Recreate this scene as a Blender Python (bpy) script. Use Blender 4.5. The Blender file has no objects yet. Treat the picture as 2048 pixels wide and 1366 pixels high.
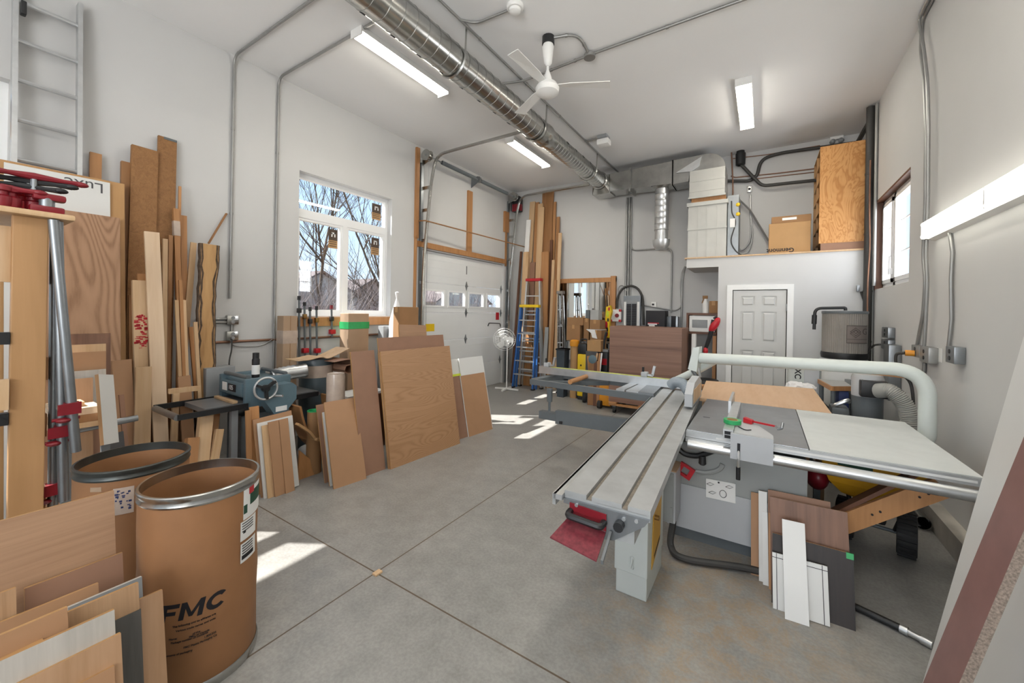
import bpy, bmesh, math, random
from mathutils import Vector, Matrix
random.seed(7)
C = bpy.context.scene.collection
PI = math.pi
# ---------------------------------------------------------------- camera model
FPX, CXP, CYP, HC = 787.0, 1024.0, 622.0, 1.6
TH, RO = math.radians(32.63), math.radians(1.025)
FW = Vector((-math.sin(TH), math.cos(TH), 0)); RH = Vector((math.cos(TH), math.sin(TH), 0)); UPZ = Vector((0, 0, 1))
RV = RH*math.cos(RO) + UPZ*math.sin(RO); UV = -RH*math.sin(RO) + UPZ*math.cos(RO)
EYE = Vector((0, 0, HC))
def ray(u, v): return FW + RV*((u-CXP)/FPX) + UV*((CYP-v)/FPX)
def at(u, v, x=None, y=None, z=None):
    d = ray(u, v); i, val = (0, x) if x is not None else (1, y) if y is not None else (2, z)
    return EYE + d*((val-EYE[i])/d[i])
def on_plane(u, v, p, n):
    d = ray(u, v); return EYE + d*((p-EYE).dot(n)/d.dot(n))
XL, XR, YB, YF, ZC = -4.88, 1.181, 7.65, -3.4, 4.32
cam = bpy.data.cameras.new('camera'); co = bpy.data.objects.new('camera', cam); C.objects.link(co)
cam.sensor_width = 36; cam.lens = FPX/2048*36; cam.shift_y = (CYP-683)/2048; cam.clip_start = .02; cam.clip_end = 300
m = Matrix.Identity(4)
for i in range(3): m[i][0] = RV[i]; m[i][1] = UV[i]; m[i][2] = -FW[i]; m[i][3] = EYE[i]
co.matrix_world = m; bpy.context.scene.camera = co

# ---------------------------------------------------------------- mesh helpers
class MB:
    def __init__(s): s.bm = bmesh.new(); s.mi = 0
    def _f(s, vs):
        try:
            f = s.bm.faces.new(vs); f.material_index = s.mi; return f
        except ValueError: return None
    def hexa(s, p):
        v = [s.bm.verts.new(q) for q in p]
        for a in ((0,3,2,1),(4,5,6,7),(0,1,5,4),(1,2,6,5),(2,3,7,6),(3,0,4,7)): s._f([v[i] for i in a])
        return s
    def b(s, x0, x1, y0, y1, z0, z1):
        return s.hexa([(x0,y0,z0),(x1,y0,z0),(x1,y1,z0),(x0,y1,z0),(x0,y0,z1),(x1,y0,z1),(x1,y1,z1),(x0,y1,z1)])
    def c(s, c, sz): return s.b(c[0]-sz[0]/2, c[0]+sz[0]/2, c[1]-sz[1]/2, c[1]+sz[1]/2, c[2]-sz[2]/2, c[2]+sz[2]/2)
    def beam(s, p0, p1, w, h, up=(0,0,1)):
        p0, p1 = Vector(p0), Vector(p1); d = (p1-p0).normalized(); up = Vector(up)
        if abs(d.dot(up)) > .98: up = Vector((0,1,0))
        a = d.cross(up).normalized(); u = a.cross(d).normalized()
        q = [(-1,-1),(1,-1),(1,1),(-1,1)]
        s.hexa([p0+a*(w/2*i)+u*(h/2*j) for i,j in q]+[p1+a*(w/2*i)+u*(h/2*j) for i,j in q]); return s
    def rbox(s, x0, x1, y0, y1, z0, z1, r=.01, seg=2):
        b2 = bmesh.new(); bmesh.ops.create_cube(b2, size=1)
        for v in b2.verts: v.co = Vector(((x0+x1)/2+v.co.x*(x1-x0), (y0+y1)/2+v.co.y*(y1-y0), (z0+z1)/2+v.co.z*(z1-z0)))
        bmesh.ops.bevel(b2, geom=b2.edges[:], offset=min(r, .45*min(x1-x0,y1-y0,z1-z0)), segments=seg, profile=.6, affect='EDGES')
        s.merge(b2); return s
    def merge(s, b2, M=None):
        mp = {}
        for v in b2.verts: mp[v] = s.bm.verts.new(M @ v.co if M else v.co)
        for f in b2.faces: s._f([mp[v] for v in f.verts])
        b2.free()
    def prism(s, pts, vec):
        vec = Vector(vec); pts = [Vector(p) for p in pts]
        n = Vector((0,0,0))
        for i in range(len(pts)): n += (pts[i]-pts[0]).cross(pts[(i+1) % len(pts)]-pts[0])
        if n.dot(vec) > 0: pts = pts[::-1]
        a = [s.bm.verts.new(p) for p in pts]; b = [s.bm.verts.new(p+vec) for p in pts]; k = len(a)
        s._f(a); s._f(b[::-1])
        for i in range(k): j = (i+1) % k; s._f([a[i], b[i], b[j], a[j]])
        return s
    def tube(s, pts, r, seg=10, closed=False, r2=None, caps=True, prof=None):
        pts = [Vector(p) for p in pts]; k = len(pts); rings = []; prev = None
        for i in range(k):
            if closed: d = pts[(i+1) % k]-pts[i-1]
            else: d = (pts[min(i+1,k-1)]-pts[max(i-1,0)])
            d.normalize()
            if prev is None:
                a = d.cross(Vector((0,0,1)))
                if a.length < .05: a = d.cross(Vector((0,1,0)))
            else: a = prev - d*prev.dot(d)
            a.normalize(); b = d.cross(a); prev = a
            rr = prof[i] if prof else (r if r2 is None else r+(r2-r)*i/(k-1))
            rings.append([s.bm.verts.new(pts[i]+a*(rr*math.cos(t))+b*(rr*math.sin(t))) for t in [2*PI*j/seg for j in range(seg)]])
        n = k if closed else k-1
        for i in range(n):
            A, B = rings[i], rings[(i+1) % k]
            for j in range(seg): s._f([A[j], A[(j+1) % seg], B[(j+1) % seg], B[j]])
        if caps and not closed: s._f(rings[0][::-1]); s._f(rings[-1])
        return s
    def cyl(s, p0, p1, r, r2=None, seg=16): return s.tube([p0, p1], r, seg, r2=r2)
    def lathe(s, prof, c=(0,0,0), axis=(0,0,1), seg=24, closed=False):
        c = Vector(c); ax = Vector(axis).normalized(); a = ax.cross(Vector((0,1,0)) if abs(ax.y) < .9 else Vector((1,0,0))).normalized(); b = ax.cross(a)
        rings = []
        for r, h in prof:
            if r < 1e-5: rings.append([s.bm.verts.new(c+ax*h)])
            else: rings.append([s.bm.verts.new(c+ax*h+a*(r*math.cos(2*PI*j/seg))+b*(r*math.sin(2*PI*j/seg))) for j in range(seg)])
        for A, B in zip(rings, rings[1:]+(rings[:1] if closed else [])):
            for j in range(seg):
                q = [A[j % len(A)], A[(j+1) % len(A)], B[(j+1) % len(B)], B[j % len(B)]]; u = []
                for v in q:
                    if v not in u: u.append(v)
                if len(u) > 2: s._f(u)
        return s
    def ell(s, c, rad, seg=16, rings=10, M=None):
        b2 = bmesh.new(); bmesh.ops.create_uvsphere(b2, u_segments=seg, v_segments=rings, radius=1)
        mm = Matrix.Translation(c) @ (M or Matrix.Identity(4)) @ Matrix.Diagonal((*rad,1))
        s.merge(b2, mm); return s
    def o(s, name, mats, parent=None, M=None, ang=35):
        me = bpy.data.meshes.new(name); bmesh.ops.recalc_face_normals(s.bm, faces=s.bm.faces[:]); s.bm.to_mesh(me); s.bm.free()
        for mt in (mats if isinstance(mats, (list, tuple)) else [mats]): me.materials.append(mt)
        if ang:
            for p in me.polygons: p.use_smooth = True
            me.set_sharp_from_angle(angle=math.radians(ang))
        return link(name, me, parent, M)
ROOTM = {}
def link(name, me, parent=None, M=None):
    o = bpy.data.objects.new(name, me); C.objects.link(o)
    if M is not None: o.matrix_world = M
    ROOTM[o.name] = (M or Matrix.Identity(4)).copy()
    if parent is not None:
        o.parent = parent; o.matrix_parent_inverse = Matrix.Identity(4)
        pm = ROOTM[parent.name]; o.matrix_basis = pm.inverted() @ (M or Matrix.Identity(4))
    return o
def tag(o, label, cat, group=None, kind=None):
    o['label'] = label; o['category'] = cat
    if group: o['group'] = group
    if kind: o['kind'] = kind
    return o
def thing(name, label, cat, loc=(0,0,0), rz=0, group=None):
    o = bpy.data.objects.new(name, None); C.objects.link(o); o.empty_display_size = .1
    M = Matrix.Translation(loc) @ Matrix.Rotation(rz, 4, 'Z'); o.matrix_world = M; ROOTM[o.name] = M
    return tag(o, label, cat, group)
def struct(o, label, cat):
    o['kind'] = 'structure'; o['label'] = label; o['category'] = cat; return o
def fillet(pts, r, n=6):
    pts = [Vector(p) for p in pts]; out = [pts[0]]
    for i in range(1, len(pts)-1):
        a, b, c = pts[i-1], pts[i], pts[i+1]; d1 = (a-b); d2 = (c-b); q = min(r, d1.length*.48, d2.length*.48)
        p1 = b+d1.normalized()*q; p2 = b+d2.normalized()*q
        for k in range(n+1):
            t = k/n; out.append(p1*(1-t)**2 + b*(2*t*(1-t)) + p2*t*t)
    out.append(pts[-1]); return out
def spline(pts, n=8):
    pts = [Vector(p) for p in pts]; q = [pts[0]*2-pts[1]]+pts+[pts[-1]*2-pts[-2]]; out = []
    for i in range(1, len(q)-2):
        a, b, c, d = q[i-1:i+3]
        for k in range(n):
            t = k/n; out.append(.5*((2*b)+(c-a)*t+(2*a-5*b+4*c-d)*t*t+(3*b-a-3*c+d)*t**3))
    out.append(pts[-1]); return out
def frame(o, x, z):
    x = Vector(x).normalized(); z = Vector(z); z = (z-x*z.dot(x)).normalized(); y = z.cross(x); M = Matrix.Identity(4)
    for i in range(3): M[i][0] = x[i]; M[i][1] = y[i]; M[i][2] = z[i]; M[i][3] = o[i]
    return M

# ---------------------------------------------------------------- materials
def _new(name):
    mt = bpy.data.materials.new(name); mt.use_nodes = True; nt = mt.node_tree; return mt, nt, nt.nodes['Principled BSDF']
def lin(c):
    f = lambda x: x/12.92 if x <= .04045 else ((x+.055)/1.055)**2.4
    if isinstance(c, str): c = [int(c[i:i+2], 16)/255 for i in (0,2,4)]
    return tuple(f(x) for x in c)+(1,)
def N(nt, t, **k):
    n = nt.nodes.new('ShaderNode'+t)
    for a, b in k.items(): setattr(n, a, b)
    return n
def coords(nt, scale=(1,1,1), rnd=True):
    tc = N(nt, 'TexCoord'); mp = N(nt, 'Mapping'); mp.inputs['Scale'].default_value = scale; nt.links.new(tc.outputs['Object'], mp.inputs[0])
    if rnd:
        oi = N(nt, 'ObjectInfo'); mu = N(nt, 'Math', operation='MULTIPLY'); mu.inputs[1].default_value = 37.; nt.links.new(oi.outputs['Random'], mu.inputs[0])
        cb = N(nt, 'CombineXYZ')
        for i in range(3): nt.links.new(mu.outputs[0], cb.inputs[i])
        nt.links.new(cb.outputs[0], mp.inputs['Location'])
    return mp.outputs[0]
def noise(nt, vec, scale, detail=4, dist=0, rough=.55):
    n = N(nt, 'TexNoise'); n.inputs['Scale'].default_value = scale; n.inputs['Detail'].default_value = detail; n.inputs['Distortion'].default_value = dist; n.inputs['Roughness'].default_value = rough
    nt.links.new(vec, n.inputs['Vector']); return n.outputs['Fac']
def ramp(nt, fac, stops):
    r = N(nt, 'ValToRGB'); e = r.color_ramp.elements
    while len(e) < len(stops): e.new(.5)
    for el, (p, c) in zip(e, stops): el.position = p; el.color = c
    nt.links.new(fac, r.inputs[0]); return r.outputs[0]
def mixc(nt, fac, a, b, mode='MIX'):
    n = N(nt, 'Mix', data_type='RGBA', blend_type=mode)
    for sock, val in ((n.inputs[0], fac), (n.inputs[6], a), (n.inputs[7], b)):
        if hasattr(val, 'is_output'): nt.links.new(val, sock)
        else: sock.default_value = val
    return n.outputs[2]
def bump(nt, bs, h, s=.2, d=.01):
    b = N(nt, 'Bump'); b.inputs['Strength'].default_value = s; b.inputs['Distance'].default_value = d; nt.links.new(h, b.inputs['Height']); nt.links.new(b.outputs[0], bs.inputs['Normal'])
def sc(c, k): return (c[0]*k, c[1]*k, c[2]*k, 1)
def plain(name, col, rough=.5, metal=0, var=.12, nscale=6, bmp=0, spec=.5, coat=0):
    mt, nt, bs = _new(name); c = lin(col); v = coords(nt)
    f = noise(nt, v, nscale, 5)
    col_o = ramp(nt, f, [(.3, sc(c, 1-var)), (.7, sc(c, 1+var*.6))])
    nt.links.new(col_o, bs.inputs['Base Color']); bs.inputs['Roughness'].default_value = rough; bs.inputs['Metallic'].default_value = metal
    bs.inputs['Specular IOR Level'].default_value = spec; bs.inputs['Coat Weight'].default_value = coat
    if bmp: bump(nt, bs, noise(nt, v, nscale*8, 4), bmp, .004)
    mt.diffuse_color = c; return mt
def wood(name, c1, c2, scale=9, stretch=.09, axis='z', rough=.5, streak=.5, vary=.1, bmp=.05, dist=1.2):
    mt, nt, bs = _new(name); a, b = lin(c1), lin(c2)
    s = [1,1,1]; s['xyz'.index(axis)] = stretch
    v = coords(nt, tuple(s)); f = noise(nt, v, scale, 5, dist)
    f2 = noise(nt, v, scale*7, 3, .4)
    mx = N(nt, 'Mix', data_type='FLOAT'); mx.inputs[0].default_value = streak*.6; nt.links.new(f, mx.inputs[2]); nt.links.new(f2, mx.inputs[3])
    col = ramp(nt, mx.outputs[0], [(.28, b), (.46, tuple((x*.55+y*.45) for x, y in zip(a, b))), (.66, a)])
    oi = N(nt, 'ObjectInfo'); mr = N(nt, 'MapRange'); mr.inputs[3].default_value = 1-vary; mr.inputs[4].default_value = 1+vary; nt.links.new(oi.outputs['Random'], mr.inputs[0])
    hs = N(nt, 'HueSaturation'); nt.links.new(mr.outputs[0], hs.inputs['Value']); nt.links.new(col, hs.inputs['Color'])
    nt.links.new(hs.outputs[0], bs.inputs['Base Color']); bs.inputs['Roughness'].default_value = rough
    if bmp: bump(nt, bs, f2, bmp, .003)
    mt.diffuse_color = a; return mt
def glow(name, col, strength):
    mt, nt, bs = _new(name); nt.nodes.remove(bs); e = N(nt, 'Emission'); e.inputs[0].default_value = lin(col); e.inputs[1].default_value = strength
    nt.links.new(e.outputs[0], nt.nodes['Material Output'].inputs[0]); mt.diffuse_color = lin(col); return mt
def glassy(name, tint='FFFFFF', gl=.06, extra=None):
    mt, nt, bs = _new(name); nt.nodes.remove(bs); t = N(nt, 'BsdfTransparent'); t.inputs[0].default_value = lin(tint); g = N(nt, 'BsdfGlossy'); g.inputs['Roughness'].default_value = .02
    mx = N(nt, 'MixShader'); mx.inputs[0].default_value = gl; nt.links.new(t.outputs[0], mx.inputs[1]); nt.links.new(g.outputs[0], mx.inputs[2]); nt.links.new(mx.outputs[0], nt.nodes['Material Output'].inputs[0]); return mt

K = {}
K['wall'] = plain('wall_paint', 'CBCBCA', .75, var=.03, nscale=1.1, bmp=.03, spec=.25)
K['ceil'] = plain('ceiling_paint', 'F4F4F4', .85, var=.02, nscale=.8, spec=.2)
K['white'] = plain('white_paint', 'EDEDEB', .45, var=.02)
K['vinyl'] = plain('white_vinyl', 'F1F2F2', .35, var=.01)
K['doorp'] = plain('door_grey_paint', 'C9C9C6', .45, var=.02)
K['garage'] = plain('garage_door_enamel', 'E6E8E8', .35, var=.02, nscale=3)
K['galv'] = plain('galvanized_steel', 'B4B4B1', .24, 1, .14, 9)
K['alu'] = plain('aluminium', 'CDCFD0', .34, .85, .08, 12)
K['slab'] = plain('worn_aluminium_slab', 'B9BBBB', .38, .45, .14, 7)
K['steel'] = plain('steel_grey', '8E9295', .35, .8, .1, 10)
K['cond'] = plain('conduit_grey', '9C9C9A', .42, .6, .1, 8)
K['iron'] = plain('cast_iron_table', '8D9094', .36, .55, .14, 5)
K['machine'] = plain('machine_grey_green_enamel', 'C3C8C4', .42, 0, .04, 4)
K['machdark'] = plain('machine_dark_grey_enamel', '9B9E9C', .45, 0, .05, 4)
K['cast'] = plain('casting_grey_enamel', 'B4B7BA', .45, 0, .04, 5)
K['dkgrey'] = plain('dark_grey_enamel', '62686B', .45, 0, .06, 6)
K['pipe'] = plain('pale_green_grey_enamel', 'CFD6D2', .38, 0, .03, 5)
K['blue'] = plain('blue_grey_enamel', '5B717B', .4, 0, .08, 8)
K['fgblue'] = plain('blue_fibreglass', '2D62A6', .4, 0, .06, 8)
K['black'] = plain('black_plastic', '1E1F21', .45, 0, .15, 10)
K['rubber'] = plain('black_rubber', '2A2A2B', .7, 0, .2, 14)
K['hosek'] = plain('dark_cable', '3A3937', .55, 0, .15, 10)
K['red'] = plain('red_plastic', 'B81E2A', .4, 0, .1, 8)
K['dkred'] = plain('dark_red_enamel', '7E1823', .38, 0, .12, 9)
K['pinkred'] = plain('dusty_red_enamel', '782C36', .6, 0, .35, 60)
K['yellow'] = plain('yellow_plastic', 'E8C21D', .42, 0, .06, 7)
K['orange'] = plain('orange_yellow_plastic', 'E0962A', .45, 0, .08, 7)
K['tan'] = plain('tan_hopper_plastic', 'D29A1E', .5, 0, .07, 6)
K['green'] = plain('green_tape', '2FA35F', .45, 0, .1, 12)
K['lime'] = plain('lime_tape', 'CBD63C', .55, 0, .08, 12)
K['card'] = plain('cardboard', 'B08A5E', .8, 0, .06, 5)
K['cardd'] = plain('brown_cardboard', '96714C', .8, 0, .08, 5)
K['kraft'] = plain('kraft_tube_board', 'A98F75', .75, 0, .06, 5)
K['drum'] = plain('fibre_drum_kraft', '966A45', .6, 0, .14, 4, .05)
K['paper'] = plain('white_paper', 'E8E8E6', .7, 0, .03, 8)
K['cloth'] = plain('white_cloth', 'E2E2E2', .9, 0, .05, 12)
K['melamine'] = plain('white_melamine', 'D9D9D6', .35, 0, .015, 3)
K['greyply'] = plain('grey_cloth_wrap', 'A8A9A7', .7, 0, .06, 6)
K['ink'] = plain('black_ink', '15141A', .6, 0, .1, 10)
K['inkg'] = plain('grey_ink', '4A4A4C', .6, 0, .1, 10)
K['inkb'] = plain('blue_ink', '20305E', .6, 0, .1, 10)
K['inkgr'] = plain('dark_green_print', '204A38', .6, 0, .1, 10)
K['copper'] = plain('copper_pipe', '8E6A56', .45, .5, .15, 12)
K['bark'] = plain('tree_bark', '5A4A3C', .9, 0, .45, 30, .6)
K['brass'] = plain('dull_brass', '8B6A3A', .4, .7, .15, 10)
K['clear'] = plain('cloudy_plastic_wrap', 'B9A89A', .2, 0, .15, 9)
K['grey'] = plain('mid_grey_plastic', '8C8F91', .5, 0, .06, 8)
K['filter'] = plain('filter_fabric', '8F8A84', .8, 0, .14, 5)
K['hose'] = plain('grey_flex_hose', 'A9A9A4', .55, 0, .06, 8)
K['hoseb'] = plain('clear_blue_flex_hose', '8E979E', .35, 0, .1, 8)
K['edge'] = plain('particle_board_core', '8F8074', .85, 0, .5, 150)
K['conc'] = None
K['haz'] = plain('hazard_yellow', 'C89A3C', .55, 0, .1, 8)
K['slotm'] = plain('dusty_slot', '857C70', .7, .0, .3, 40)
K['furn'] = plain('furnace_sheet_metal', 'B7B7B2', .45, .25, .06, 5)
K['oak'] = wood('oak_veneer', 'B69272', '9D7855', 10, .07, rough=.5, vary=.06)
K['oakx'] = wood('oak_veneer_cross_grain', 'B49070', '9B7857', 10, .08, 'x', vary=.05)
K['bigoak'] = wood('oak_panel_cross_grain', 'AC8660', '916B48', 9, .1, 'x', vary=.03, dist=2.2)
K['strip'] = wood('striped_oak_veneer', 'B99673', '957252', 16, .04, vary=.05)
K['greyv'] = wood('grey_limed_veneer', 'C3BDB4', 'A9A39A', 12, .06, vary=.04)
K['slate'] = wood('charcoal_veneer', '55534F', '3E3C3A', 14, .06, vary=.05)
K['mdf'] = plain('mdf_board', 'A9815F', .6, 0, .04, 9)
K['mdfr'] = plain('red_brown_hardboard', '94705A', .6, 0, .06, 9)
K['pine'] = wood('pine_board', 'D3B48F', 'BB966B', 7, .06, vary=.08)
K['pinew'] = wood('pale_pine_board', 'E3CBAE', 'D2B391', 6, .06, vary=.03)
K['fir'] = wood('fir_stud', 'BB895A', '9C6C40', 8, .06, vary=.08)
K['rough'] = wood('rough_sawn_brown_board', '9C7147', '765333', 24, .9, rough=.8, bmp=.25, streak=.8, vary=.07)
K['brown'] = wood('brown_hardwood_board', 'A5784F', '82592F', 8, .07, vary=.1)
K['walnut'] = wood('walnut_veneer', '8A6550', '5D4133', 9, .05, vary=.04)
K['walnutx'] = wood('walnut_veneer_cross_grain', '9A735D', '674838', 7, .035, 'x', vary=.03, dist=1.6)
K['wenge'] = wood('dark_wenge_veneer', '2C221E', '1B1513', 16, .04, vary=.03)
K['door_grain'] = wood('cathedral_grain_veneer', 'AD8465', '86613F', 5, .07, dist=2.6, vary=.03)
K['cherry'] = plain('red_brown_melamine', '84605A', .45, 0, .14, 10)
K['slabw'] = wood('live_edge_heartwood', 'C79E6A', '9C7242', 6, .12, vary=.02)
K['birch'] = wood('birch_plywood_top', 'D6B492', 'C59D76', 5, .12, 'y', vary=.02)
mt, nt, bs = _new('knotty_plywood'); v = coords(nt, (1, 1, .45), False); f = noise(nt, v, 2.6, 3, 3.2); sw = N(nt, 'Math', operation='MULTIPLY'); sw.inputs[1].default_value = 46; nt.links.new(f, sw.inputs[0]); sn = N(nt, 'Math', operation='SINE'); nt.links.new(sw.outputs[0], sn.inputs[0])
mr_ = N(nt, 'MapRange'); mr_.inputs[1].default_value = -1; nt.links.new(sn.outputs[0], mr_.inputs[0]); c_ = ramp(nt, mr_.outputs[0], [(0, lin('B47C42')), (.35, lin('C58F55')), (1, lin('CB975E'))])
vo = N(nt, 'TexVoronoi'); vo.inputs['Scale'].default_value = 4.2; nt.links.new(coords(nt, (1, 1, .8), False), vo.inputs['Vector']); c_ = mixc(nt, ramp(nt, vo.outputs['Distance'], [(.05, (1,1,1,1)), (.11, (0,0,0,1))]), c_, lin('6E4320'))
nt.links.new(c_, bs.inputs['Base Color']); bs.inputs['Roughness'].default_value = .5; K['ply'] = mt
K['exttop'] = plain('scuffed_white_laminate', 'C9CDCC', .45, .0, .06, 9)
K['plyb'] = wood('plywood_back', 'B98F5E', 'A97F50', 8, .1, vary=.03)
K['dkwood'] = wood('dark_brown_wood', '6B452F', '4E3020', 8, .1, vary=.04)
K['post'] = wood('clamp_rack_timber', 'B98F63', 'A27A4E', 4, .07, vary=.02, dist=1.5)
K['lens'] = glow('fluorescent_lens', 'FFF7E8', 34)
K['tube'] = glow('fluorescent_tube', 'FFFAEA', 8)
K['glass'] = glassy('window_glass')
K['acr'] = glassy('clear_guard_plastic', 'E8E0D0', .12)
mt, nt, bs = _new('mirror_silver'); bs.inputs['Metallic'].default_value = 1; bs.inputs['Roughness'].default_value = .015; bs.inputs['Base Color'].default_value = (.86,.88,.87,1); K['mirror'] = mt
# concrete floor with saw joints and sawdust
mt, nt, bs = _new('polished_concrete'); v = coords(nt, rnd=False)
n1 = noise(nt, v, .9, 6, .6); n2 = noise(nt, v, 7, 7, 0, .65); n3 = noise(nt, v, 60, 4)
base = ramp(nt, n1, [(.3, lin('7E7D7B')), (.5, lin('8D8C89')), (.72, lin('9B9A96'))])
base = mixc(nt, .35, base, ramp(nt, n2, [(.35, lin('77756F')), (.65, lin('ADAAA4'))]))
base = mixc(nt, .12, base, ramp(nt, n3, [(.4, lin('6B6965')), (.6, lin('B9B7B2'))]))
sx = N(nt, 'SeparateXYZ'); nt.links.new(v, sx.inputs[0])
def joint(out, pos, w):
    a = N(nt, 'Math', operation='SUBTRACT'); nt.links.new(out, a.inputs[0]); a.inputs[1].default_value = pos
    b_ = N(nt, 'Math', operation='ABSOLUTE'); nt.links.new(a.outputs[0], b_.inputs[0])
    c_ = N(nt, 'Math', operation='LESS_THAN'); nt.links.new(b_.outputs[0], c_.inputs[0]); c_.inputs[1].default_value = w; return c_.outputs[0]
jm = N(nt, 'Math', operation='MAXIMUM'); nt.links.new(joint(sx.outputs[0], -1.957, .0045), jm.inputs[0]); nt.links.new(joint(sx.outputs[1], 1.578, .0045), jm.inputs[1])
def soft(out, pos, r):
    a = N(nt, 'Math', operation='SUBTRACT'); nt.links.new(out, a.inputs[0]); a.inputs[1].default_value = pos
    b_ = N(nt, 'Math', operation='DIVIDE'); nt.links.new(a.outputs[0], b_.inputs[0]); b_.inputs[1].default_value = r
    c_ = N(nt, 'Math', operation='POWER'); nt.links.new(b_.outputs[0], c_.inputs[0]); c_.inputs[1].default_value = 2; return c_.outputs[0]
ad = N(nt, 'Math', operation='ADD'); nt.links.new(soft(sx.outputs[0], -.22, .75), ad.inputs[0]); nt.links.new(soft(sx.outputs[1], 2.35, .95), ad.inputs[1])
inv = N(nt, 'Math', operation='SUBTRACT', use_clamp=True); inv.inputs[0].default_value = 1.05; nt.links.new(ad.outputs[0], inv.inputs[1])
nd = noise(nt, v, 9, 8, .8, .7); nd2 = noise(nt, v, 140, 3)
mm = N(nt, 'Math', operation='MULTIPLY'); nt.links.new(inv.outputs[0], mm.inputs[0]); nt.links.new(ramp(nt, nd, [(.42, (0,0,0,1)), (.62, (1,1,1,1))]), mm.inputs[1])
mm2 = N(nt, 'Math', operation='MULTIPLY'); nt.links.new(mm.outputs[0], mm2.inputs[0]); nt.links.new(ramp(nt, nd2, [(.35, (.25,.25,.25,1)), (.65, (.85,.85,.85,1))]), mm2.inputs[1])
base = mixc(nt, mm2.outputs[0], base, lin('A88D6C')); base = mixc(nt, jm.outputs[0], base, lin('5B4D3D'))
nt.links.new(base, bs.inputs['Base Color'])
rr = ramp(nt, n2, [(.3, (.3,.3,.3,1)), (.7, (.5,.5,.5,1))]); rm = mixc(nt, mm2.outputs[0], rr, (.8,.8,.8,1)); nt.links.new(rm, bs.inputs['Roughness'])
bs.inputs['Specular IOR Level'].default_value = .45; K['conc'] = mt

def grain(name, c1, c2, k=26, scale=1.1, stretch=(1, 1, .1), vary=.03, dist=.8, rough=.5):
    """flat-sawn veneer with cathedral bands"""
    mt, nt, bs = _new(name); a, b = lin(c1), lin(c2); v = coords(nt, stretch); f = noise(nt, v, scale, 2, dist)
    m1 = N(nt, 'Math', operation='MULTIPLY'); m1.inputs[1].default_value = k*6.28; nt.links.new(f, m1.inputs[0]); s1 = N(nt, 'Math', operation='SINE'); nt.links.new(m1.outputs[0], s1.inputs[0])
    mr = N(nt, 'MapRange'); mr.inputs[1].default_value = -1; nt.links.new(s1.outputs[0], mr.inputs[0]); f2 = noise(nt, v, scale*60, 3, .3)
    mx = N(nt, 'Mix', data_type='FLOAT'); mx.inputs[0].default_value = .45; nt.links.new(mr.outputs[0], mx.inputs[2]); nt.links.new(f2, mx.inputs[3])
    col = ramp(nt, mx.outputs[0], [(.15, b), (.45, tuple(x*.7+y*.3 for x, y in zip(a, b))), (.8, a)])
    nt.links.new(col, bs.inputs['Base Color']); bs.inputs['Roughness'].default_value = rough; mt.diffuse_color = a; return mt
K['door_grain'] = grain('cathedral_grain_veneer', 'B0896A', '8F6A4D', 34, 1.3, (1, 1, .14))
K['bigoak'] = grain('oak_panel_cross_grain', 'B08864', 'A07854', 60, 1.7, (.12, 1, 1), dist=1.2)
K['oakx'] = wood('oak_veneer_cross_grain', 'B08C6E', '98755A', 14, .035, 'x', vary=.03, dist=.8, streak=.9)
K['walnutx'] = wood('walnut_veneer_cross_grain', '9A7766', '63483A', 9, .03, 'x', vary=.02, dist=.6, streak=.35)
# ---------------------------------------------------------------- boards
def board(name, label, cat, BL, BR, TL, th, mt, edge=None, group=None, parent=None, shape=None):
    """a flat board from three corners of its face nearest the viewer; thickness goes away from the viewer"""
    BL, BR, TL = Vector(BL), Vector(BR), Vector(TL); M = frame(BL, BR-BL, TL-BL); w = (BR-BL).length
    zz = Vector((M[0][2], M[1][2], M[2][2])); h = (TL-BL).dot(zz)
    yv = Vector((M[0][1], M[1][1], M[2][1]))
    y0, y1 = (0, th) if yv.dot((BL+TL)/2-EYE) > 0 else (-th, 0)
    mb = MB(); P = [(0,0),(w,0),(w,h),(0,h)] if shape is None else shape(w, h)
    mb.prism([(x, y0, z) for x, z in P], (0, y1-y0, 0))
    if edge:
        mb.bm.normal_update()
        for f in mb.bm.faces:
            if abs(f.normal.y) < .5: f.material_index = 1
    o = mb.o(name, [mt, edge] if edge else mt, parent, M, ang=None if shape is None else 30)
    if parent is None: tag(o, label, cat, group)
    return o
def floor_from(tl, low, ax, val):
    """point on the floor where the picture line tl-low reaches the plane ax = val"""
    lo, hi = .2, 40.
    def g(s):
        u, v = tl[0]+(low[0]-tl[0])*s, tl[1]+(low[1]-tl[1])*s; d = ray(u, v)
        if d.z >= -.02: return None
        return at(u, v, z=0)
    best = None
    for i in range(4000):
        s = .2+i*.005; p = g(s)
        if p is None: continue
        e = abs((p.x if ax == 'x' else p.y)-val)
        if best is None or e < best[0]: best = (e, p)
    return best[1]
def lean(name, label, cat, tl, tr, low, ax, vt, vb, th, mt, edge=None, group=None, shape=None, zb=0):
    if isinstance(vt, tuple):                                       # parallel leaning layers: (slope,) and the floor line vb
        s = vt[0]; nrm = Vector((1, 0, s)) if ax == 'x' else Vector((0, 1, -s)); p0 = Vector((vb, 0, 0)) if ax == 'x' else Vector((0, vb, 0))
        TL, TR = on_plane(*tl, p0, nrm), on_plane(*tr, p0, nrm)
    else: TL = at(*tl, **{ax: vt}); TR = at(*tr, **{ax: vt})
    BL = floor_from(tl, low, ax, vb)
    if zb: BL = BL+(TL-BL)*(zb/TL.z)
    W = TR-TL; W.z = 0; D = (TL-BL).normalized(); W = W-D*W.dot(D)
    return board(name, label, cat, BL, BL+W, TL, th, mt, edge, group, None, shape)
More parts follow.
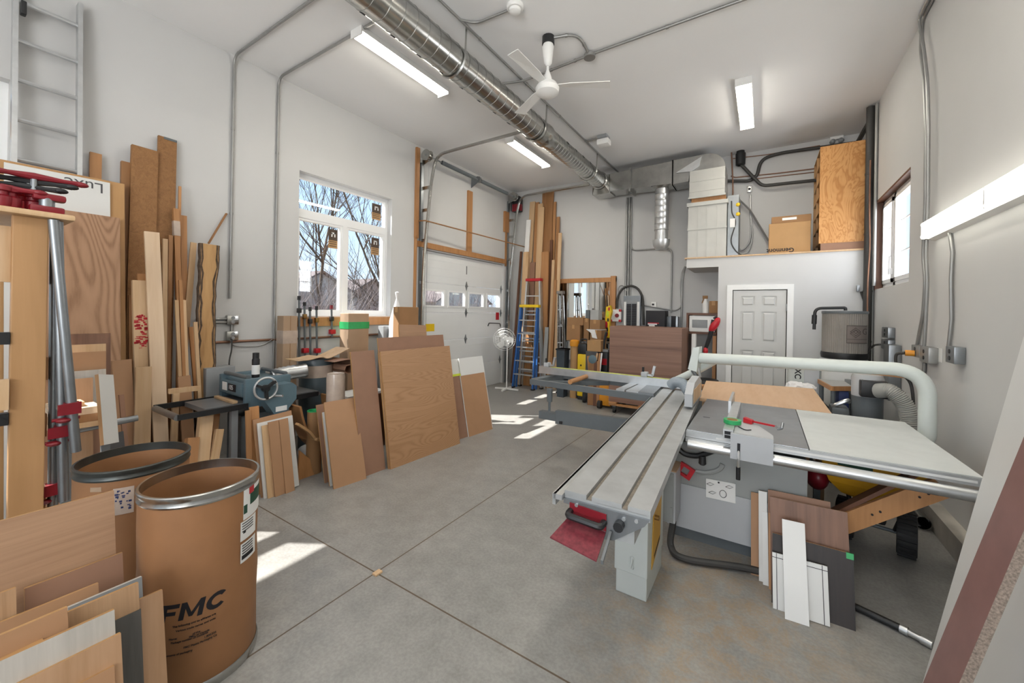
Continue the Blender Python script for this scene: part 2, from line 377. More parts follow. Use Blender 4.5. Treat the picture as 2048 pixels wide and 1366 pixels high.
def leanr(name, label, cat, bl, br, tl, th, mt, edge=None, group=None, shape=None):
    """leaning rectangle whose lower edge stands on the floor"""
    BL, BR = at(*bl, z=0), at(*br, z=0); TL = on_plane(*tl, BL, (BR-BL).normalized())
    return board(name, label, cat, BL, BR, TL, th, mt, edge, group, None, shape)
def text(body, size, mt, M, name='lettering', parent=None, align='LEFT', depth=.0006, bold=0, bend=None):
    cu = bpy.data.curves.new('t', 'FONT'); cu.body = body; cu.size = size; cu.align_x = align; cu.extrude = depth; cu.offset = bold
    ob = bpy.data.objects.new('t', cu); C.objects.link(ob); dg = bpy.context.evaluated_depsgraph_get(); dg.update()
    me = bpy.data.meshes.new_from_object(ob.evaluated_get(dg)); bpy.data.objects.remove(ob); bpy.data.curves.remove(cu)
    if bend:
        b2 = bmesh.new(); b2.from_mesh(me); bmesh.ops.triangulate(b2, faces=b2.faces[:])
        for _ in range(3): bmesh.ops.subdivide_edges(b2, edges=[e for e in b2.edges if e.calc_length() > .018], cuts=1); bmesh.ops.triangulate(b2, faces=b2.faces[:])
        for v in b2.verts: v.co = bend(v.co)
        b2.to_mesh(me); b2.free()
    me.materials.clear(); me.materials.append(mt); me.name = name
    return link(name, me, parent, M)
def wallframe(o, normal, spin=0):
    """text frame: x to the right when looking along -normal, y up, z out of the surface"""
    n = Vector(normal).normalized(); y = Vector((0,0,1)); y = (y-n*y.dot(n)).normalized(); x = y.cross(n); M = Matrix.Identity(4)
    for i in range(3): M[i][0] = x[i]; M[i][1] = y[i]; M[i][2] = n[i]; M[i][3] = o[i]
    return M @ Matrix.Rotation(spin, 4, 'Z')
# ================================================================= setting
def wall_with_holes(fixed, t0, t1, a0, a1, holes, axis, mt, name, label):
    """wall slab across [t0,t1] thickness, spanning a0..a1 horizontally and 0..ZC, with rectangular holes (a,b,z0,z1)"""
    mb = MB(); A = sorted({a0, a1, *[h[0] for h in holes], *[h[1] for h in holes]}); Z = sorted({0, ZC, *[h[2] for h in holes], *[h[3] for h in holes]})
    for i in range(len(A)-1):
        for j in range(len(Z)-1):
            ca, cz = (A[i]+A[i+1])/2, (Z[j]+Z[j+1])/2
            if any(h[0] < ca < h[1] and h[2] < cz < h[3] for h in holes): continue
            if axis == 'x': mb.b(t0, t1, A[i], A[i+1], Z[j], Z[j+1])
            else: mb.b(A[i], A[i+1], t0, t1, Z[j], Z[j+1])
    bmesh.ops.remove_doubles(mb.bm, verts=mb.bm.verts[:], dist=1e-5)
    return struct(mb.o(name, mt, ang=None), label, 'wall')
struct(MB().b(XL-.2, XR+.2, YF-.2, YB+.2, -.15, 0).o('floor', K['conc'], ang=None), 'grey polished concrete floor with saw-cut joints', 'floor')
struct(MB().b(XL-.2, XR+.2, YF-.2, YB+.2, ZC, ZC+.15).o('ceiling', K['ceil'], ang=None), 'high white painted ceiling', 'ceiling')
WIN1 = (2.675, 4.12, 1.49, 3.30); WIN2 = (-1.0, .45, 1.49, 3.30); GD = (4.74, 7.26, 0, 2.62); WIN3 = (5.3, 6.70, 1.955, 3.05)
wall_with_holes(XL, XL-.2, XL, YF-.2, YB+.2, [WIN1, WIN2, GD], 'x', K['wall'], 'wall_left', 'long white wall with the overhead door and tall window')
wall_with_holes(XR, XR, XR+.2, YF-.2, YB+.2, [WIN3], 'x', K['wall'], 'wall_right', 'white wall on the right with a small casement window')
struct(MB().b(XL, XR, YB, YB+.2, 0, ZC).o('wall_back', K['wall'], ang=None), 'white far wall behind the lumber and ductwork', 'wall')
GF = [(-4.2, -1.7, .9, 3.3), (-1.3, .9, .9, 3.3)]
wall_with_holes(YF, YF-.2, YF, XL, XR, GF, 'y', K['wall'], 'wall_front', 'white wall behind the viewer with two wide windows')
for i, (a, b, z0, z1) in enumerate(GF):
    mb = MB()
    for q in ((a, a+.06, z0, z1), (b-.06, b, z0, z1), (a, b, z0, z0+.06), (a, b, z1-.06, z1), ((a+b)/2-.03, (a+b)/2+.03, z0, z1), (a, b, 2.3, 2.36)): mb.b(q[0], q[1], YF-.12, YF-.06, q[2], q[3])
    w = struct(mb.o('window_%d' % (4+i), K['vinyl'], ang=None), ['wide window behind the viewer, nearer the left wall', 'wide window behind the viewer, nearer the right wall'][i], 'window')
    MB().b(a, b, YF-.095, YF-.09, z0, z1).o('pane', K['glass'], w, ang=None)
# left windows
def big_window(n, W, label, stickers):
    y0, y1, z0, z1 = W; xo = -5.03; mb = MB(); d0, d1 = xo-.03, xo+.05
    zt0, zt1 = 2.745, 2.855; ym = y0+.71
    for q in ((y0, y0+.045, z0, z1), (y1-.045, y1, z0, z1), (y0+.045, y1-.045, z0, z0+.05), (y0+.045, y1-.045, z1-.05, z1), (y0+.045, y1-.045, zt0, zt1), (ym-.035, ym+.035, z0+.05, zt0)): mb.b(d0, d1, q[0], q[1], q[2], q[3])
    w = struct(mb.o('window_%d' % n, K['vinyl'], ang=None), label, 'window')
    for a, b in ((y0+.045, ym-.035), (ym+.035, y1-.045)):
        s = MB()
        for q in ((a, a+.03, z0+.05, zt0), (b-.03, b, z0+.05, zt0), (a+.03, b-.03, z0+.05, z0+.08), (a+.03, b-.03, zt0-.03, zt0)): s.b(xo-.02, xo+.04, q[0], q[1], q[2], q[3])
        s.o('sash_frame', K['vinyl'], w, ang=None)
        MB().b(xo, xo+.006, a+.03, b-.03, z0+.08, zt0-.03).o('pane', K['glass'], w, ang=None)
    MB().b(xo, xo+.006, y0+.045, y1-.045, zt1, z1-.05).o('pane', K['glass'], w, ang=None)
    for (a, b, c, d) in stickers:
        st = MB(); x = xo+.007
        st.b(x, x+.0015, a, b, c+(d-c)*.42, d); st.mi = 1; st.b(x, x+.0015, a, b, c, c+(d-c)*.42)
        st.mi = 2; st.b(x+.0015, x+.002, a+.3*(b-a), a+.42*(b-a), c+(d-c)*.6, c+(d-c)*.82); st.b(x+.0015, x+.002, a+.3*(b-a), a+.75*(b-a), c+(d-c)*.76, c+(d-c)*.84); st.b(x+.0015, x+.002, a+.63*(b-a), a+.75*(b-a), c+(d-c)*.6, c+(d-c)*.84)
        st.mi = 0
        for k in (.1, .22, .33): st.b(x+.0015, x+.002, a+.1*(b-a), b-.1*(b-a), c+(d-c)*k, c+(d-c)*(k+.035))
        st.o('maker_sticker', [K['stick'], K['card'], K['paper']], w, ang=None)['label'] = 'dark brown and tan sticker on the glass'
    return w
K['stick'] = plain('sticker_brown', '4A3A2E', .6, var=.1)
big_window(1, WIN1, 'tall three-pane window looking onto bare trees', [(3.86, 4.02, 2.96, 3.20), (3.165, 3.30, 2.42, 2.68), (3.86, 4.0, 2.42, 2.68)])
big_window(2, WIN2, 'window cut by the left edge, beside the aluminium ladder', [(.03, .395, 2.88, 3.2), (.22, .36, 2.45, 2.7)])  # upper sticker enlarged to block sun and trim its patch on the floor
struct(MB().b(XL+.0, XL+.035, 2.66, 4.12, 1.36, 1.475).o('trim_1', K['fir'], ang=None), 'bare wood board under the tall window', 'window trim')
# right window
y0, y1, z0, z1 = WIN3; mb = MB(); xo = XR+.11
for q in ((y0, y0+.05, z0, z1), (y1-.05, y1, z0, z1), (y0, y1, z0, z0+.06), (y0, y1, z1-.05, z1), (6.12, 6.20, z0, z1)): mb.b(xo-.04, xo+.04, *q)
w3 = struct(mb.o('window_3', K['vinyl'], ang=None), 'small white casement window in the right wall', 'window')
for a, b in ((y0+.05, 6.12), (6.20, y1-.05)):
    s = MB()
    for q in ((a, a+.045, z0+.06, z1-.05), (b-.045, b, z0+.06, z1-.05), (a, b, z0+.06, z0+.105), (a, b, z1-.095, z1-.05)): s.b(xo-.055, xo+.02, *q)
    for k in (.36, .68): s.b(xo-.005, xo+.005, a, b, z0+(z1-z0)*k-.008, z0+(z1-z0)*k+.008)
    s.o('sash_frame', K['vinyl'], w3, ang=None); MB().b(xo-.003, xo+.003, a, b, z0+.06, z1-.05).o('pane', K['glass'], w3, ang=None)
mb = MB().b(xo-.09, xo-.055, 6.14, 6.18, 2.1, 2.17); mb.beam((xo-.085, 6.16, 2.14), (xo-.085, 6.16, 2.3), .018, .012); mb.o('window_latch', K['vinyl'], w3)
mb = MB(); mb.b(XR-.004, XR+.075, y1-.014, y1+.012, z0-.01, z1+.02); mb.b(XR-.004, XR+.075, y0, y1, z1-.004, z1+.02)
struct(mb.o('trim_2', K['dkwood'], ang=None), 'rough brown wood lining of the small window', 'window trim')
# kerb along the right wall
struct(MB().b(XR-.09, XR, YF, 6.7, 0, .16).o('baseboard_right', plain('kerb_paint', 'B9B4AA', .8, var=.2, nscale=5), ang=None), 'worn white painted concrete kerb at the foot of the right wall', 'baseboard')
# overhead door
def sect(z0, z1, holes=()):
    mb = MB(); x0, x1 = -4.965, -4.915; A = [GD[0], *sum([[h[0], h[1]] for h in holes], []), GD[1]]
    if not holes: mb.rbox(x0, x1, GD[0], GD[1], z0+.003, z1-.003, .006)
    else:
        mb.b(x0, x1, GD[0], GD[1], z0+.003, holes[0][2]); mb.b(x0, x1, GD[0], GD[1], holes[0][3], z1-.003)
        for i in range(0, len(A), 2): mb.b(x0, x1, A[i], A[i+1], holes[0][2], holes[0][3])
    n = 4
    for k in range(1, n):                                           # pressed ribs
        zz = z0+(z1-z0)*k/n
        if not holes: mb.b(x1-.001, x1+.0025, GD[0]+.02, GD[1]-.02, zz-.004, zz+.004)
    return mb
hol = [(4.90+.6*i, 5.36+.6*i, 1.675, 1.93) for i in range(4)]
ZS = [.0, .525, 1.04, 1.55, 2.07, 2.615]
dr = None
for i in range(5):
    o = sect(ZS[i], ZS[i+1], hol if i == 3 else ()).o('door_2' if i == 0 else 'door_section', K['garage'], dr, ang=None)
    if i == 0: dr = struct(o, 'white sectional overhead door with a row of four small windows', 'overhead door')
for h in hol:
    mb = MB()
    for q in ((h[0]-.03, h[0], h[2]-.03, h[3]+.03), (h[1], h[1]+.03, h[2]-.03, h[3]+.03), (h[0], h[1], h[2]-.03, h[2]), (h[0], h[1], h[3], h[3]+.03)): mb.b(-4.915, -4.905, *q)
    f = mb.o('window_frame', K['vinyl'], dr, ang=None); MB().b(-4.945, -4.94, *h).o('pane', K['glass'], f, ang=None)
for zz in ZS[1:5]:
    for yy in (GD[0]+.05, 6.0, GD[1]-.06):
        mb = MB(); mb.prism([(-4.914, yy, zz+.09), (-4.914, yy-.035, zz), (-4.914, yy, zz-.09), (-4.914, yy+.035, zz)], (.008, 0, 0)); mb.cyl((-4.90, yy-.035, zz), (-4.90, yy+.035, zz), .008)
        mb.o('hinge', K['steel'], dr)
mb = MB(); mb.tube(fillet([at(976,652,x=-4.905), at(978,646,x=-4.86), at(1000,647,x=-4.86), at(1001,653,x=-4.905)], .03), .009); mb.o('lift_handle', K['black'], dr)
MB().b(-4.914, -4.910, 6.0-.012, 6.0+.012, 2.30, 2.46).o('lock_plate', K['steel'], dr)
a = at(992,625,x=-4.91); MB().b(-4.914, -4.911, a.y, a.y+.12, a.z-.16, a.z).o('warning_sticker', K['red'], dr)['label'] = 'red warning sticker'
a = at(851,648,x=-4.91); MB().b(-4.914, -4.911, a.y, a.y+.22, a.z-.13, a.z).o('warning_sticker', K['yellow'], dr)['label'] = 'yellow warning sticker'
# wood furring round the overhead door
def trim(n, q, label, mt=None): struct(MB().b(*q).o('trim_%d' % n, mt or K['fir'], ang=None), label, 'wood trim')
p = at(930,490,x=XL); q = at(941,345,x=XL)
trim(3, (XL, XL+.04, 4.58, 4.65, 2.78, 4.27), 'bare stud standing at the near side of the overhead door')
trim(4, (XL, XL+.02, 4.585, 4.635, 0, 2.78), 'thin wood jamb strip beside the overhead door')
trim(5, (XL, XL+.04, 5.93, 6.06, 2.74, 3.92), 'bare wood stud on the wall above the middle of the overhead door')
trim(6, (XL, XL+.04, 4.66, 7.30, 2.645, 2.74), 'bare wood header board above the overhead door')
trim(7, (XL, XL+.02, 7.28, 7.34, 2.6, 3.6), 'thin wood strip at the far side above the overhead door')
trim(8, (XL, XL+.05, 7.2, 7.36, 3.35, 3.8), 'short wood block behind the far spring end')
MB  # loft
YM = 6.78
a = at(1437,534,y=YM); xn = a.x; zl = 2.335; ztop = 2.475; xl = at(1373,536,y=YM).x
DX0, DX1, DZ = at(1466,640,y=YM).x, at(1572,640,y=YM).x, 1.965
mb = MB(); t = .1
mb.b(xl, XR, YM, YM+t, zl, ztop)                                    # fascia
mb.b(xn, DX0-.01, YM, YM+t, 0, zl); mb.b(DX1+.01, XR, YM, YM+t, 0, zl); mb.b(DX0-.01, DX1+.01, YM, YM+t, DZ+.01, zl)
mb.b(xn, xn+t, YM+t, YB, 0, zl)
mb.b(xl, XR, YM+t, YB, zl, ztop)
struct(mb.o('wall_loft', K['wall'], ang=None), 'white closet wall carrying the storage loft', 'wall')
struct(MB().b(xl-.03, XR-.02, YM-.02, YM+.12, ztop, ztop+.022).o('trim_9', K['pine'], ang=None), 'bare wood nosing along the edge of the loft floor', 'loft trim')
# six panel door
mb = MB(); y0 = YM-.012; dx = DX1-DX0
mb.b(DX0, DX1, YM+.012, YM+.05, .01, DZ)
d1 = None
A = [0, .15, .42, .555, .83, 1]; Z = [.01, .2, 1.085, 1.215, 1.655, 1.73, 1.882, DZ]
for i in range(5):
    for j in range(7):
        if i in (1, 3) and j in (1, 3, 5):
            xa, xb, za, zb = DX0+dx*A[i], DX0+dx*A[i+1], Z[j], Z[j+1]; e = .05
            mb.prism([(xa+.012, YM+.012, za+.012), (xb-.012, YM+.012, za+.012), (xb-.012, YM+.012, zb-.012), (xa+.012, YM+.012, zb-.012)], (0, -.004, 0))
            P0 = [(xa+.02, za+.02), (xb-.02, za+.02), (xb-.02, zb-.02), (xa+.02, zb-.02)]; e = .034; P1 = [(xa+e, za+e), (xb-e, za+e), (xb-e, zb-e), (xa+e, zb-e)]
            mb.hexa([(x, YM+.009, z) for x, z in P0]+[(x, YM-.002, z) for x, z in P1])
        else: mb.b(DX0+dx*A[i], DX0+dx*A[i+1], YM+.0, YM+.013, Z[j], Z[j+1])
d1 = struct(mb.o('door_1', K['doorp'], ang=None), 'grey-white six-panel door in the closet wall', 'door')
for zz in (1.72, .95, .25): MB().b(DX1-.005, DX1+.02, YM-.012, YM, zz-.05, zz+.05).o('hinge', K['grey'], d1)
MB().lathe([(0, 0), (.03, .0), (.03, .012), (.012, .02), (.012, .04), (.028, .05), (.028, .07), (0, .08)], (DX0+.06, YM, .95), (0, -1, 0)).o('door_knob', K['brass'], d1)
mb = MB()
for q in ((DX0-.085, DX0-.012, 0, DZ+.085), (DX1+.012, DX1+.085, 0, DZ+.085), (DX0-.012, DX1+.012, DZ+.012, DZ+.085)): mb.b(q[0], q[1], YM-.016, YM, q[2], q[3])
struct(mb.o('trim_10', K['white'], ang=None), 'white casing round the six-panel door', 'door casing')

# ================================================================= outdoors
struct(MB().b(-120, 60, -80, 120, -.5, -.2).o('ground', plain('winter_ground', '8C8272', .95, var=.3, nscale=.6), ang=None), 'brown winter ground outside', 'ground')
def bare_tree(name, label, base, h, seed, spread=.5, lean_=(0, 0), r0=.11, depth=4, group='bare trees outside the tall window'):
    rnd = random.Random(seed); mb = MB()
    def grow(p, d, L, r, lv):
        q = [p]; dd = d.copy()
        for i in range(4):
            dd = (dd+Vector((rnd.uniform(-.09, .09), rnd.uniform(-.09, .09), rnd.uniform(-.02, .07)))).normalized(); q.append(q[-1]+dd*(L/4))
        mb.tube(q, r, 6 if lv < 2 else 4, r2=r*.58, caps=False)
        if lv >= depth: return
        for k in range(rnd.choice((2, 3)) + (2 if lv < 2 else 0)):
            i = rnd.choice((1, 2, 3, 4)) if lv else rnd.choice((2, 3, 4, 4)); t = rnd.uniform(0, 2*PI)
            nd = (dd*rnd.uniform(.7, 1.1)+Vector((math.cos(t), math.sin(t), rnd.uniform(0, .5)))*spread*rnd.uniform(.7, 1.3)).normalized()
            grow(q[i], nd, L*rnd.uniform(.55, .75), r*rnd.uniform(.4, .55), lv+1)
        grow(q[-1], dd, L*.75, r*.58, lv+1)
    grow(Vector(base), Vector((lean_[0], lean_[1], 1)).normalized(), h*.36, r0, 0)
    return tag(mb.o(name, K['bark'], ang=None), label, 'tree', group)
def far(u, x): p = at(u, 600, x=x); return (x, p.y, -.25)
bare_tree('bare_tree', 'tall bare tree with a straight trunk behind the lower left pane', far(640, -14), 10, 3, .62, r0=.085)
bare_tree('bare_tree', 'leaning bare tree spreading across the right side of the tall window', far(815, -12), 9, 11, .5, (.05, -.6), r0=.075)
bare_tree('bare_tree', 'many-stemmed bare tree behind the lower right pane', far(697, -12), 4.6, 23, .7, r0=.05)
bare_tree('bare_tree', 'small bare tree low behind the lower left pane', far(668, -18), 5.0, 31, .8, r0=.05)
bare_tree('bare_tree', 'bare tree outside the window cut by the left edge', far(-40, -9), 7, 41, .6)
rnd = random.Random(5); mb = MB()
for i in range(1900):
    x = rnd.uniform(-22, -9); p = at(rnd.uniform(520, 1010), 600, x=x); h = rnd.uniform(1.2, 3.2); a = Vector((x, p.y, -.25)); d = Vector((rnd.uniform(-.5, .5), rnd.uniform(-.5, .5), 1))
    b_ = a+d*h; mb.tube([a, (a+b_)/2+Vector((rnd.uniform(-.1, .1), rnd.uniform(-.1, .1), 0)), b_], rnd.uniform(.006, .012), 3, r2=.003, caps=False)
    for k in range(2):
        s = a+d*(h*rnd.uniform(.3, .8)); mb.tube([s, s+Vector((rnd.uniform(-.5, .5), rnd.uniform(-.5, .5), rnd.uniform(.2, .8)))], .006, 3, r2=.003, caps=False)
tag(mb.o('undergrowth', plain('dry_twigs', '7C7270', .9, var=.4, nscale=3), ang=None), 'dense bare brush outside the windows', 'undergrowth', kind='stuff')
K['siding'] = plain('house_siding', 'A3A09E', .8, var=.05); K['roof'] = plain('house_roof', '6A5F5C', .9, var=.2)
def house(u, x, w, d, hw, label, mt):
    p = at(u, 600, x=x); t = thing('house', label, 'house', (x, p.y, -.2), group='houses beyond the trees')
    def L(q): return (q[0]+x, q[1]+p.y, q[2]-.2)
    mb = MB(); mb.b(x-d, x, p.y-w/2, p.y+w/2, -.2, hw); mb.prism([(x, p.y-w/2, hw), (x, p.y+w/2, hw), (x, p.y, hw+w*.28)], (-d, 0, 0)); mb.o('wall', mt, t, ang=None)
    mb = MB(); e = .4
    for s in (-1, 1): mb.prism([(x+e, p.y+s*(w/2+e), hw-.2), (x+e, p.y, hw+w*.28+.05), (x+e, p.y, hw+w*.28+.25), (x+e, p.y+s*(w/2+e), hw)], (-d-2*e, 0, 0))
    mb.o('roof', K['roof'], t, ang=None)
    for dy in (-w*.25, w*.2):
        mb = MB(); mb.b(x, x+.06, p.y+dy-.6, p.y+dy+.6, 1.0, 2.2); f = mb.o('window', K['white'], t, ang=None)
        MB().b(x+.06, x+.07, p.y+dy-.5, p.y+dy+.5, 1.1, 2.1).o('pane', K['steel'], f, ang=None)
house(642, -38, 9, 8, 2.6, 'grey gabled house seen through the lower left pane', K['siding'])
house(745, -52, 11, 8, 3.0, 'brown-roofed house seen through the lower right pane', plain('house_brick', '9A8478', .9, var=.15))
house(930, -40, 13, 8, 2.8, 'pale house across from the overhead door windows', plain('house_pale', 'B4B0AA', .8))

# ================================================================= light
w = bpy.data.worlds.new('sky'); bpy.context.scene.world = w; w.use_nodes = True; nt = w.node_tree; bg = nt.nodes['Background']
tc = N(nt, 'TexCoord'); sx = N(nt, 'SeparateXYZ'); nt.links.new(tc.outputs['Generated'], sx.inputs[0])
cr = ramp(nt, sx.outputs[2], [(0, (.66, .78, .92, 1)), (.14, (.55, .74, .95, 1)), (.5, (.28, .50, .86, 1))]); nt.links.new(cr, bg.inputs[0]); bg.inputs[1].default_value = 1.35
def lamp(kind, name, loc, d, energy, col=(1,1,1), **k):
    l = bpy.data.lights.new(name, kind); o = bpy.data.objects.new(name, l); C.objects.link(o); o.location = loc
    o.rotation_euler = Vector(d).to_track_quat('-Z', 'Y').to_euler(); l.energy = energy; l.color = col
    for a, b in k.items(): setattr(l, a, b)
    return o
lamp('SUN', 'sun', (-20, -10, 20), (.80, .485, -1), 13, (1, .97, .92), angle=.009)
# fill lamps added just inside the unseen front windows, aimed up at the ceiling
for (a, b, z0, z1), pw in zip(GF, (20, 200)): lamp('AREA', 'window_fill_lamp', ((a+b)/2, YF+.05, (z0+z1)/2), (0, .8, 1), pw, (.97, .985, 1), shape='RECTANGLE', size=b-a, size_y=z1-z0)
lamp('AREA', 'window_fill_lamp', (XR+.55, 6.0, 2.45), (-1, -.1, .3), 90, (.97, .985, 1), shape='RECTANGLE', size=2.2, size_y=1.6)  # added lamp outside the small window, whitens its panes and lifts the ceiling
sc_ = bpy.context.scene; sc_.view_settings.view_transform = 'Standard'; sc_.view_settings.look = 'None'; sc_.view_settings.exposure = .27; sc_.view_settings.gamma = 1; sc_.view_settings.use_curve_mapping = False
sc_.cycles.max_bounces = 8; sc_.cycles.diffuse_bounces = 4; sc_.cycles.transparent_max_bounces = 8; sc_.cycles.glossy_bounces = 3; sc_.cycles.caustics_reflective = False; sc_.cycles.caustics_refractive = False; sc_.cycles.sample_clamp_indirect = 4
# ================================================================= ceiling
def dup(root, loc=None, label=None, dM=None):
    r = root.copy(); C.objects.link(r)
    if loc is not None: r.location = loc
    if label: r['label'] = label
    ROOTM[r.name] = Matrix.Translation(r.location)
    for ch in list(root.children):
        c = ch.copy(); C.objects.link(c); c.parent = r
        for g in ch.children: d = g.copy(); C.objects.link(d); d.parent = c
    return r
def fixture(c, L, label, grp='wraparound ceiling lights'):
    t = thing('ceiling_light', label, 'ceiling light', c, 0, grp); x, y, z = c
    mb = MB(); mb.b(x-.07, x+.07, y-L/2+.012, y+L/2-.012, z-.05, z-.001)
    for s in (-1, 1): mb.b(x+s*.081-.003, x+s*.081+.003, y-L/2+.012, y+L/2-.012, z-.056, z-.001)  # opaque side skirts added to keep lens light off the ceiling
    mb.o('housing', K['white'], t, ang=None)
    mb = MB()
    pr = [(-.077, -.052), (-.077, -.058), (-.05, -.078), (.05, -.078), (.077, -.058), (.077, -.052)]
    mb.prism([(x+a, y-L/2+.012, z+b) for a, b in pr], (0, L-.024, 0)); mb.o('diffuser', K['lens'], t, ang=None)
    for s, n in ((-1, 0), (1, 1)):
        mb = MB(); yy = y+s*(L/2-.006); mb.b(x-.084, x+.084, yy-.006, yy+.006, z-.085, z-.001); mb.o('end_cap', K['white'], t, ang=None)
    return t
fixture((-3.37, 2.99, ZC), 1.24, 'long lit ceiling light nearest the tall window, left of the duct')
fixture((-3.40, 5.76, ZC), 1.24, 'lit ceiling light near the overhead door spring shaft')
fixture((-.24, 5.83, ZC), 1.28, 'lit ceiling light alone on the right half of the ceiling')
# bare tube strip on the right wall
t = thing('mounted_strip_light', 'bare twin-tube strip light high on the right wall', 'wall light', (XR, 3.6, 2.33)); L0, L1 = 2.3, 4.60
mb = MB(); mb.prism([(XR-.001, L0, 2.24), (XR-.05, L0, 2.255), (XR-.05, L0, 2.40), (XR-.001, L0, 2.41)], (0, L1-L0, 0)); mb.o('housing', K['white'], t, ang=None)
for zz in (2.375, 2.275):
    for a, b in ((L0+.02, 3.47), (3.49, L1-.01)): MB().cyl((XR-.075, a, zz), (XR-.075, b, zz), .018, seg=12).o('fluorescent_tube', K['tube'], t)
for yy in (L0+.01, 3.48, L1-.006): MB().b(XR-.09, XR-.05, yy-.008, yy+.008, 2.26, 2.39).o('lampholder', K['white'], t)
# spiral duct
DXc, DZc, RD = -2.60, 4.035, .15
def rib_cyl(mb, y0, y1, r, pitch, x=DXc, z=DZc):
    n = int((y1-y0)/pitch); prof = []
    for i in range(n):
        a = y0+pitch*i
        for h, q in ((0, 0), (pitch*.955, 0), (pitch*.965, .0035), (pitch*.99, .0035)): prof.append((r+q, a+h))
    prof.append((r, y1)); mb.lathe(prof, (x, 0, z), (0, 1, 0), 36)
t = thing('spiral_duct', 'big galvanized spiral duct running under the ceiling', 'air duct', (DXc, 4, DZc))
YR = 4.72
mb = MB(); rib_cyl(mb, 1.1, YR, RD, .135); mb.o('duct_pipe', K['galv'], t, ang=50)
mb = MB(); mb.lathe([(RD, YR), (RD+.006, YR+.04), (RD+.006, YR+.10), (RD-.012, YR+.16), (RD-.012, YR+.22)], (DXc, 0, DZc), (0, 1, 0), 36); mb.o('reducer', K['galv'], t)
mb = MB(); rib_cyl(mb, YR+.22, 6.95, RD-.016, .085); mb.o('duct_pipe', K['galv'], t, ang=50)
for i in range(12): MB().lathe([(0, .005), (.024, .005), (.024, 0), (0, 0)], (DXc-RD*.64, 1.35+.30*i, DZc-RD*.77), (-.64, 0, -.77), 14).o('air_outlet', K['black'], t)
for i in range(5): r_ = RD-.016; MB().lathe([(0, .005), (.026, .005), (.026, 0), (0, 0)], (DXc+r_*.82, 5.35+.30*i, DZc+r_*.57), (.82, 0, .57), 14).o('air_outlet', K['black'], t)
for yy in (2.9, 4.55, 6.4):
    mb = MB(); mb.tube([(DXc-.17, yy, ZC-.002)]+[(DXc+(RD+.012)*math.cos(a), yy, DZc+(RD+.012)*math.sin(a)) for a in [PI-.1+i*(PI+.2)/14 for i in range(15)]]+[(DXc+.17, yy, ZC-.002)], .012, 4); mb.o('hanger_strap', K['galv'], t)
# rectangular run behind it
YD = 7.2
t = thing('sheet_metal_duct', 'shiny rectangular duct along the far wall with an elbow down to the furnace', 'air duct', (-1.8, YD, 4.0))
a = at(1284, 352, y=YD); b = at(1350, 350, y=YD); e = at(1415, 330, y=YD)
zt, zb = 4.16, 3.82
mb = MB(); mb.lathe([(RD-.01, 0), (RD+.012, .02), (RD+.012, .06), (RD, .08)], (DXc, 6.93, DZc), (0, 1, 0), 30)
n = 24; ring = [(DXc+(RD)*math.cos(2*PI*i/n), 7.01, DZc+(RD)*math.sin(2*PI*i/n)) for i in range(n)]
v0 = [mb.bm.verts.new(q) for q in ring]
def sqp(ang, hx, hz): c_, s_ = math.cos(ang), math.sin(ang); k = 1/max(abs(c_)/hx, abs(s_)/hz); return c_*k, s_*k
v1 = []
for i in range(n):
    hx, hz = sqp(2*PI*i/n, .17, .17); v1.append(mb.bm.verts.new((DXc+hx, 7.08, 3.99+hz)))
for i in range(n): mb._f([v0[i], v0[(i+1) % n], v1[(i+1) % n], v1[i]])
mb.b(DXc-.17, DXc+.17, 7.08, 7.40, zb, zt); mb.o('transition', K['galv'], t, ang=40)
xe = b.x+.01
mb = MB(); mb.hexa([(DXc+.17, 7.06, zb+.02), (b.x, YD-.17, zb-.02), (b.x, YD+.17, zb-.02), (DXc+.17, 7.40, zb+.02), (DXc+.17, 7.06, zt), (b.x, YD-.17, zt+.02), (b.x, YD+.17, zt+.02), (DXc+.17, 7.40, zt)])
mb.b(b.x, xe, YD-.17, YD+.17, zb-.02, zt+.02)
for xx in (DXc+.55, b.x, xe-.02): mb.b(xx-.014, xx+.014, YD-.19, YD+.19, zb-.045, zt+.03)
mb.o('straight_run', K['galv'], t, ang=None)
# curved elbow down to the furnace
xp0, xp1 = at(1383, 370, y=YD).x, at(1452, 370, y=YD).x; zc_ = at(1415, 346, y=YD).z
mb = MB(); P = [(xe, YD-.19, zb-.04), (xe, YD-.19, zt+.02)]; xm = xp1-.26
for i in range(13): q = PI/2*i/12; P.append((xm+(xp1-xm)*math.sin(q), YD-.19, zc_+(zt+.03-zc_)*math.cos(q)))
P = [Vector(p) if i < len(P)-1 else Vector((xp1, YD-.19, zc_+.006)) for i, p in enumerate(P)]+[Vector((xp0, YD-.19, zc_+.006)), Vector((xp0-.02, YD-.19, zb-.03))]; mb.prism(P, (0, .38, 0)); mb.o('elbow', K['galv'], t)
mb = MB(); mb.prism([at(u, v, y=YD-.2) for u, v in ((1352,346),(1404,313),(1399,332),(1388,340),(1383,343))], (0, -.012, 0)); mb.o('turning_flap', K['alu'], t)
